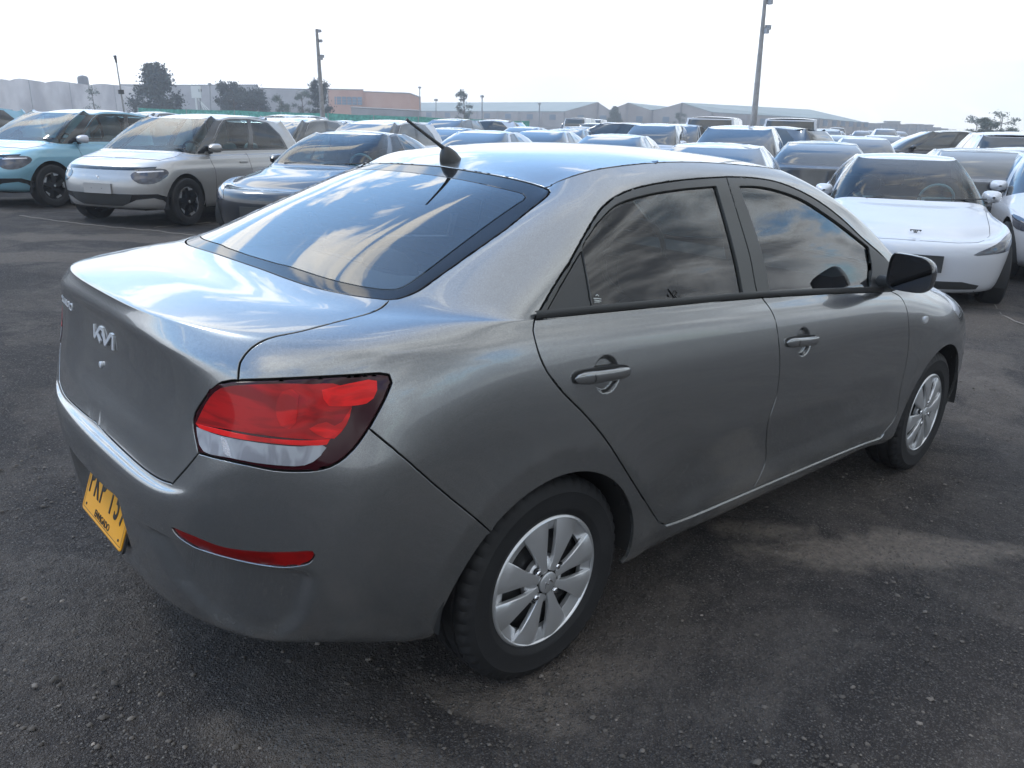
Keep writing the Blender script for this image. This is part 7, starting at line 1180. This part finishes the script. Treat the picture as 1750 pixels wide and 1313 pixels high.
for r in range(2, 19):
    for k in range(-12, 34):
        p = p0+d_*2.75*(k+.3*(r % 3))+b_*(5.5*r+(2.5 if r > 5 else 0)+(2.5 if r > 10 else 0)); vx, vy = p[0]-CAMX, p[1]-CAMY; D = math.hypot(vx, vy); ang = yaw-math.atan2(vy, vx)
        if abs(ang) > .66 or D < 22: continue
        px = math.tan(ang)
        lim = 50 if px < .05 else 95
        if D > lim or rng.rand() > (.88 if D < 45 else .62): continue
        if min((p[0]-a)**2+(p[1]-b)**2 for a, b in used) < 9.5: continue
        used.append(tuple(p)); key = rng.choice(['saloon', 'suv', 'crossover', 'van'], p=[.38, .30, .27, .05]); col = rng.choice(['white', 'silver', 'dark grey', 'black', 'dark blue', 'light grey'], p=[.62, .10, .10, .08, .05, .05])
        o = FAR[key].copy(); COL.objects.link(o)
        if PAINTS[col]:
            for sl in o.material_slots:
                if sl.material.name == 'white_paint': sl.link = 'OBJECT'; sl.material = PAINTS[col]
        kind_ = {'saloon': 'saloon', 'suv': 'compact car', 'crossover': 'crossover', 'van': 'van'}[key]
        where = 'in the middle rows' if D < 45 else 'in the farthest rows'
        place(o, p[0], p[1], (28 if rng.rand() < .5 else 208)+rng.normal(0, .8), 'small distant %s %s %s of the lot' % (col, kind_, where), group='%s %ss %s of the lot' % (col, kind_, where)); nfar += 1
print('far cars', nfar)
for o in FAR.values(): bpy.data.objects.remove(o)
for o in TPL.values(): kill(o)
# ---------------------------------------------------------------- fence, poles, trees, buildings
MT['net'] = pbr('shade_net', (.13, .40, .34), .8, var=.35)
MT['concrete'] = pbr('concrete', (.30, .29, .28), .85, var=.2)
MT['galv'] = pbr('galvanised', (.35, .36, .38), .5, metal=.4)
MT['bark'] = pbr('bark', (.10, .08, .06), .9, var=.3)
def foliage(name, col):
    m, nt, b = new_mat(name); g = N(nt, 'ShaderNodeNewGeometry'); f = ramp(nt, g.outputs['Random Per Island'], [(0, .45), (1, 1.5)])
    L(nt, mixc(nt, 1.0, col, f, 'MULTIPLY'), b.inputs['Base Color']); b.inputs['Roughness'].default_value = .75; b.inputs['Transmission Weight'].default_value = 0; return m
MT['leaf_dark'] = foliage('leaf_dark', (.038, .056, .048)); MT['leaf_mid'] = foliage('leaf_mid', (.085, .115, .085))
P = BG['FENCE']; fr = empty('fence', (*P[0][:2], 0)); tag(fr, 'long green shade net fence behind the parked cars', 'fence')
o0 = np.array([P[0][0], P[0][1], 0.0])
for i, (a, b) in enumerate(zip(P[:-1], P[1:])):
    a, b = np.array(a), np.array(b); n = max(2, int(np.linalg.norm((b-a)[:2])/2.5)); V = []; F = []; t = (b-a)[:2]/np.linalg.norm((b-a)[:2]); nn = np.array([-t[1], t[0], 0])*.012
    for k in range(n*3+1):
        q = a+(b-a)*k/(n*3); sag = -.05*math.sin(math.pi*(k % 3)/3)+.02*math.sin(k*1.7); wob = nn*4*math.sin(k*2.1)
        for z, s in ((-.25, 1), (q[2]-.16+sag, 1), (q[2]-.16+sag, -1), (-.25, -1)): V.append(np.array([q[0], q[1], z])+nn*s+wob-o0)
    for k in range(n*3):
        for j in range(4): F.append((4*k+j, 4*k+(j+1) % 4, 4*k+4+(j+1) % 4, 4*k+4+j))
    mobj('net_panel', V, F, MT['net'], fr, smooth=False)
    for k in range(n):
        q = a+(b-a)*k/n-o0; MB().tube([(q[0], q[1], -.3), (q[0], q[1], a[2]-.12)], .035, 6).build('fence_post', MT['galv'], fr)
LAB = ['tall grey lamp pole with floodlights rising behind the dark grey saloon', 'tall grey lamp pole rising behind the white vans, cut off at the top', 'thin leaning pole with a lamp head in front of the greenhouse']
for i, (b0, t0, r0, r1) in enumerate(BG['POLES']):
    z0 = float(gz(*b0)); po = empty('lamp_pole', (b0[0], b0[1], z0)); tag(po, LAB[i], 'lamp pole'); tx, ty, tz = t0[0]-b0[0], t0[1]-b0[1], t0[2]-z0
    P3_ = lambda t: (tx*t, ty*t, tz*t)
    MB().tube([P3_(-.02)]+[P3_(t) for t in np.linspace(.1, 1, 8)], [r0*.72]+list(np.linspace(r0*.72, r1*.72, 8)), 12).build('shaft', MT['concrete'], po)
    if i < 2:
        for t, sx in ((.985, .0), (.78, .3), (.76, -.2), (.905, .1)):
            q = P3_(t); fl = MB(); fl.box((q[0]+.10+sx*.2, q[1]-.11, q[2]), (.15, .15, .14)); fl.box((q[0]+.04, q[1]-.05, q[2]-.02), (.16, .04, .04), rz=-.8); fl.build('floodlight', MT['galv'], po, smooth=False)
    else:
        q = P3_(1.0); hd_ = MB(); hd_.tube([q, (q[0]-.05, q[1], q[2]+.45)], [.05, .10], 8); hd_.box((P3_(.62)[0], P3_(.62)[1], P3_(.62)[2]), (.30, .22, .26)); hd_.build('lamp_head', MT['steel_dark'], po, smooth=False)
LAB = ['thin post at the right end of the orange factory', 'thin wire post left of the spiky tree', 'thin post right of the spiky tree', 'thin post in front of the long warehouse', 'short post beside the white sign board', 'thin pole left of the dark bushy trees']
for (b0, t0, r), lb in zip(BG['POSTS'], LAB):
    m = MB(); m.tube([(0, 0, -.1), (t0[0]-b0[0], t0[1]-b0[1], t0[2]+.2)], [r, r*.8], 8); m.box((t0[0]-b0[0], t0[1]-b0[1], t0[2]+.1), (.22, .22, .16))
    o = m.build('utility_post', MT['galv'], angle=40); o.location = (*b0, -.2); tag(o, lb, 'post')
S_ = BG['SIGN']; sg = empty('sign_board', (S_[0][0], S_[0][1], -.2)); tag(sg, 'white board on a post with slanting struts, seen above the silver car', 'sign board')
MB().box((.25, -.08, 2.98), (.62, .10, .75), rz=-.75).build('board', MT['white_paper'], sg, smooth=False); MB().tube([(.2, -.06, 0), (.2, -.06, 2.7)], .06, 8).build('post', MT['white_paper'], sg)
for k in range(3): MB().tube([(.35, -.1, 2.55), (1.0+.35*k, -.75-.3*k, .6)], .025, 6).build('strut', MT['white_paper'], sg)
TL = {0: 'small sparse tree in front of the greenhouse', 1: 'big dark pointed tree beside the greenhouse, tallest at the left', 2: 'dark bushy tree right of the white sign board', 3: 'broad dark bushy tree, right one of the close pair', 4: 'dark tree behind the left lamp pole', 5: 'low scrubby bush between the bushy trees and the lamp pole', 6: 'low bush just left of the lamp pole tree', 7: 'spiky topped tree standing before the long warehouse', 8: 'bluish conifer in front of the gabled warehouses', 9: 'low bush under the right gable of the warehouses', 10: 'small bush before the pinkish warehouse wall', 11: 'dark tree by the right edge of the skyline', 12: 'low trees at the far right edge of the skyline', 13: 'rounded bush left of the dark tree at the right edge', 14: 'small bush at the end of the distant houses'}
for i, (x, y, zt, r, kind) in enumerate(BG['TREES']):
    rg = np.random.RandomState(100+i); z0 = -.2; H_ = zt-z0; t = empty('tree', (x, y, z0)); tag(t, TL[i], 'tree', 'trees on the skyline')
    br = MB(); br.tube([(0, 0, 0), (.05*r, 0, H_*.45), (0, .04*r, H_*.8)], [r*.09, r*.06, r*.02], 8)
    tips = []
    nb = {'conifer': 40, 'spiky': 22, 'bush': 22, 'small': 12, 'low': 14}[kind]
    for k in range(nb):
        a = rg.uniform(0, 6.28); f = rg.uniform(.12, .95); 
        if kind == 'conifer': rr = r*(1.0-.92*max(0, f-.25)/.75)*rg.uniform(.45, 1.0)
        elif kind == 'spiky': rr = r*(1-.5*f)*rg.uniform(.4, 1)
        else: rr = r*math.sqrt(max(.05, 1-(2*f-1)**2*.8))*rg.uniform(.4, .95)
        q = (rr*math.cos(a), rr*math.sin(a), H_*min(.97, f*.9+.08)); s0 = (0, 0, max(.1, q[2]-rr*.6)); br.tube([s0, tuple(.55*np.array(q)+.45*np.array(s0)+[0, 0, .05*H_]), q], [r*.03, r*.02, r*.008], 5); tips.append((np.array(q), rr))
    br.build('trunk', MT['bark'], t, angle=60)
    if kind in ('spiky', 'conifer', 'small'):
        for k in range(9): a = rg.uniform(0, 6.28); tips.append((np.array([r*.45*rg.rand()*math.cos(a), r*.45*rg.rand()*math.sin(a), H_*rg.uniform(.8, 1.0)]), -1))
    C_ = []; n = {'conifer': 260, 'spiky': 110, 'bush': 300, 'small': 60, 'low': 170}[kind]
    cs = r*(.15 if kind != 'spiky' else .11)
    for q, rr in tips:
        m = n if rr > 0 else n//3; e = rg.normal(0, 1, (m, 3)); e *= (cs if rr > 0 else cs*.35)*np.array([1, 1, .8 if rr > 0 else 3.2]); C_.append(q+e)
    C_ = np.concatenate(C_); C_ = C_[(C_[:, 2] > .05*H_) & (C_[:, 2] < H_*1.03)]; m = len(C_); s = r*.042*rg.uniform(.6, 1.5, m); u = rg.normal(0, 1, (m, 3)); u /= np.linalg.norm(u, axis=1, keepdims=True); v = np.cross(u, rg.normal(0, 1, (m, 3))); v /= np.linalg.norm(v, axis=1, keepdims=True)
    Q = np.stack([C_-u*s[:, None]*1.3, C_+v*s[:, None]*.7, C_+u*s[:, None]*1.3, C_-v*s[:, None]*.7], 1).reshape(-1, 3); F = np.arange(4*m).reshape(m, 4); mobj('crown', Q, F, MT['leaf_dark'] if kind in ('bush', 'conifer') and i < 8 else MT['leaf_mid'], t, smooth=False)
for i, (x, y, z) in enumerate(BG['FARTREE']):
    t = empty('tree', (x, y, -.2)); tag(t, ['thin tree with flat tufted crown at the far right', 'thin tufted tree, rightmost on the skyline'][i], 'tree'); br = MB(); rg = np.random.RandomState(50+i); br.tube([(0, 0, 0), (.1, .1, z)], [.14, .05], 6); C_ = []
    for k in range(5): q = np.array([rg.uniform(-2.4, 2.4)*.8, rg.uniform(-2.4, 2.4)*.8, z+rg.uniform(-.9, .9)]); br.tube([(.08, .08, z*.75), tuple(q)], [.05, .02], 5); C_.append(q+rg.normal(0, 1, (90, 3))*[.5, .5, .22])
    br.build('trunk', MT['bark'], t); C_ = np.concatenate(C_); m = len(C_); u = rg.normal(0, 1, (m, 3))*.09; v = rg.normal(0, 1, (m, 3))*.08; mobj('crown', np.stack([C_-u, C_+v, C_+u, C_-v], 1).reshape(-1, 3), np.arange(4*m).reshape(m, 4), MT['leaf_mid'], t, smooth=False)
def wallmat(name, c1, c2, s=.25):
    m, nt, b = new_mat(name); tc = N(nt, 'ShaderNodeTexCoord'); n = N(nt, 'ShaderNodeTexNoise'); L(nt, tc.outputs['Object'], n.inputs[0]); n.inputs['Scale'].default_value = s; n.inputs['Detail'].default_value = 7; L(nt, mixc(nt, ramp(nt, n.outputs[0], [(.35, 0), (.65, 1)]), c1, c2), b.inputs['Base Color']); b.inputs['Roughness'].default_value = .9; return m
MT['brick_orange'] = wallmat('brick_orange', (.50, .25, .16), (.58, .34, .24)); MT['wall_grey'] = wallmat('wall_grey', (.24, .22, .21), (.34, .32, .31)); MT['wall_brown'] = wallmat('wall_brown', (.27, .235, .21), (.36, .32, .29)); MT['roof_green'] = wallmat('roof_sheet', (.26, .31, .30), (.34, .38, .37), .08); MT['plastic'] = wallmat('greenhouse_plastic', (.78, .76, .78), (.46, .44, .46), .16); MT['pane_blue'] = pbr('window_panes', (.12, .18, .24), .25)
def back(v, d): v = np.array(v, float); h = np.array([v[0]-CAMX, v[1]-CAMY, 0]); h /= np.linalg.norm(h); return v+h*d
def wall_solid(top, depth, mat, name, parent=None, roof=None):
    n = len(top); F_ = [np.array(p) for p in top]; B_ = [back(p, depth) for p in top]; V = []
    for a, b in zip(F_, B_): V += [[a[0], a[1], -.6], a, b, [b[0], b[1], -.6]]
    F = []; R2 = []
    for i in range(n-1): F += [(4*i, 4*i+4, 4*i+5, 4*i+1), (4*i+2, 4*i+6, 4*i+7, 4*i+3)]; R2.append((4*i+1, 4*i+5, 4*i+6, 4*i+2))
    F += [(0, 1, 2, 3), (4*n-4, 4*n-1, 4*n-2, 4*n-3)]
    return mobj(name, V, F+R2, None, parent, smooth=False, mats=[mat, roof or mat], fm=[0]*len(F)+[1]*len(R2))
WLAB = ['long dull grey industrial building behind the bushy trees', 'orange brick factory block with a large window grid', 'lower orange brick wing right of the factory block', 'low grey shed in front of the orange factory']
for i, (nm_, top, mk) in enumerate(BG['WALLS']):
    root = empty('factory' if mk == 'orange' else 'warehouse', (0, 0, 0)); tag(root, WLAB[i], 'factory' if mk == 'orange' else 'warehouse')
    wall_solid(top, 18 if i != 3 else 5, MT['brick_orange'] if mk == 'orange' else MT['wall_grey'], 'wall', root, MT['wall_grey'])
    for a, b in zip(top[:-1], top[1:]):
        a, b = np.array(a), np.array(b); cp = MB(); t = b-a; l = np.linalg.norm(t[:2]); cp.tube([tuple(a+[0, 0, .05]), tuple(b+[0, 0, .05])], .14, 4); cp.build('coping', MT['steel_dark'] if i == 0 else MT['concrete'], root, smooth=False)
    if i == 1:
        a, b, c_ = [np.array(q) for q in BG['WIN']]; a2 = a*1.0; h = a[2]-c_[2]; off = back(a, -.12)-a
        for u in range(6):
            for v in range(3):
                q0 = a+(b-a)*(u+.08)/6; q1 = a+(b-a)*(u+.92)/6; z1 = a[2]-h*(v+.06)/3; z0 = a[2]-h*(v+.92)/3; w2 = MB(); V = [[*(q0+off)[:2], z0], [*(q1+off)[:2], z0], [*(q1+off)[:2], z1], [*(q0+off)[:2], z1]]; V += [list(np.array(p)-off*1.2) for p in V]
                w2.add(V, [(0, 1, 2, 3), (0, 4, 5, 1), (1, 5, 6, 2), (2, 6, 7, 3), (3, 7, 4, 0)]); w2.build('window', MT['pane_blue'], root, smooth=False)
HLAB = ['long warehouse with a pale green sloping roof behind the fence', 'middle gabled warehouse, narrower than its neighbours', 'right gabled warehouse with a long pale roof falling to the right']
for i, ((_, rf), (_, fr_)) in enumerate(zip(BG['ROOFS'], BG['FRONTS'])):
    root = empty('warehouse', (0, 0, 0)); tag(root, HLAB[i], 'warehouse')
    wall_solid(fr_, 30, MT['wall_brown'], 'wall', root, MT['roof_green'])
    R3 = [np.array(p)+[0, 0, .10] for p in rf]; V = R3+[p-[0, 0, .3] for p in R3]; n = len(R3); mobj('roof', V, [tuple(range(n)), tuple(range(2*n-1, n-1, -1))]+[(j, (j+1) % n, n+(j+1) % n, n+j) for j in range(n)], MT['roof_green'], root, smooth=False)
    # pilasters and openings along the front
    for a, b in zip(fr_[:-1], fr_[1:]):
        a, b = np.array(a), np.array(b); l = np.linalg.norm((b-a)[:2]); k = max(1, int(l/8))
        for j in range(k+1):
            q = a+(b-a)*j/max(1, k); q = back(q, -.05); MB().box((q[0], q[1], (q[2]-.6)/2+.0), (.4, .4, q[2]+.55), rz=-.9).build('pilaster', MT['wall_grey'], root, smooth=False)
            if j < k:
                q = a+(b-a)*(j+.5)/k; q = back(q, -.1); MB().box((q[0], q[1], 2.6), (1.9, .9, 1.5), rz=-.9).build('window', MT['pane_blue'], root, smooth=False)
# greenhouse
root = empty('greenhouse', (0, 0, 0)); tag(root, 'long pale plastic greenhouse with humped roofs at the left', 'greenhouse'); Hm = [np.array(p) for p in BG['HUMPS']]
for a, b in zip(Hm[:-1], Hm[1:]):
    n = 12; top = [tuple(a+(b-a)*t+np.array([0, 0, -.55+.55*(math.sin(math.pi*min(1, t*3)/2) if t < .34 else 1-(t-.34)*1.1)])) for t in np.linspace(0, 1, n)]
    w_ = wall_solid(top, 60, MT['plastic'], 'bay', root); 
    for t in top[6::9]:
        q = back(t, -.1); MB().tube([(q[0], q[1], -.5), (q[0], q[1], q[2])], .07, 6).build('frame_rib', MT['galv'], w_)
q = BG['TANK']; tk = MB().lathe([(0, 2.2), (.9, 2.0), (1.25, 1.6), (1.25, .2), (1.1, 0), (0, 0)], 20, 'z'); tk = tk.build('water_tank', MT['steel_dark']); tk.location = (q[0], q[1], q[2]-1.9); tag(tk, 'dark water tank standing above the greenhouse roof', 'water tank'); MB().box((0, 0, -1.3), (1.4, 1.4, 2.6)).build('tank_stand', MT['galv'], tk, smooth=False)
for i, (p, z, w_) in enumerate(BG['CITY']):
    rg = np.random.RandomState(i+7); b = MB(); b.box((0, 0, z/2), (w_*1.1, w_*1.1, z+.8), rz=.7); h = b.build('house', MT['wall_brown'] if i % 3 else MT['wall_grey'], smooth=False); h.location = (*p, 0); tag(h, 'small distant building on the hazy skyline at the right', 'house', 'distant buildings on the right skyline')
    MB().box((0, 0, z+.55), (w_*1.2, w_*1.2, .3), rz=.7).build('roof', MT['concrete'], h, smooth=False)
    for k in range(3): MB().box((-.56*w_*.76+(k-1)*w_*.22, -.56*w_*.76-(k-1)*w_*.22, z*.62), (w_*.14, w_*.14, z*.14), rz=.7).build('window', MT['pane_blue'], h, smooth=False)
# cords on the ground
def cord(pts, lab, r=.005):
    P_ = [np.array([x, y, float(gz(x, y))+r]) for x, y in pts]; q = []
    for a, b in zip(P_[:-1], P_[1:]):
        for t in np.linspace(0, 1, 8, endpoint=False): q.append(tuple(a+(b-a)*t+np.array([0, 0, .004*math.sin(t*9)])))
    q.append(tuple(P_[-1])); tag(MB().tube(q, r, 6).build('cord', MT['cord']), lab, 'cord')
MT['cord'] = pbr('cord', (.24, .21, .18), .9)
cord([(1.32, 11.61), (1.51, 11.06), (1.72, 10.53), (1.94, 10.09), (2.2, 9.65), (2.45, 9.3), (2.67, 8.77), (2.95, 8.2)], 'thin pale cord on the ground before the silver car')
cord([(2.57, 9.65), (3.06, 9.96), (3.55, 10.09)], 'short pale cord under the front of the silver car')
cord([(7.69, .45), (7.21, .23), (6.9, -.1), (6.95, -.5)], 'pale cord on the ground right of the white electric saloon')

# ---------------------------------------------------------------- thin haze over the lot
hz_ = MB(); hz_.box((60, 60, 19), (1000, 1000, 42)); hm = bpy.data.materials.new('haze'); hm.use_nodes = True; hn = hm.node_tree; hn.nodes.clear(); pv = N(hn, 'ShaderNodeVolumePrincipled'); pv.inputs['Density'].default_value = .0018; pv.inputs['Color'].default_value = (.93, .95, 1, 1); pv.inputs['Anisotropy'].default_value = .35; ho = N(hn, 'ShaderNodeOutputMaterial'); L(hn, pv.outputs[0], ho.inputs['Volume'])
tag(hz_.build('haze', hm, smooth=False), 'thin bright haze over the far end of the lot', kind='stuff')
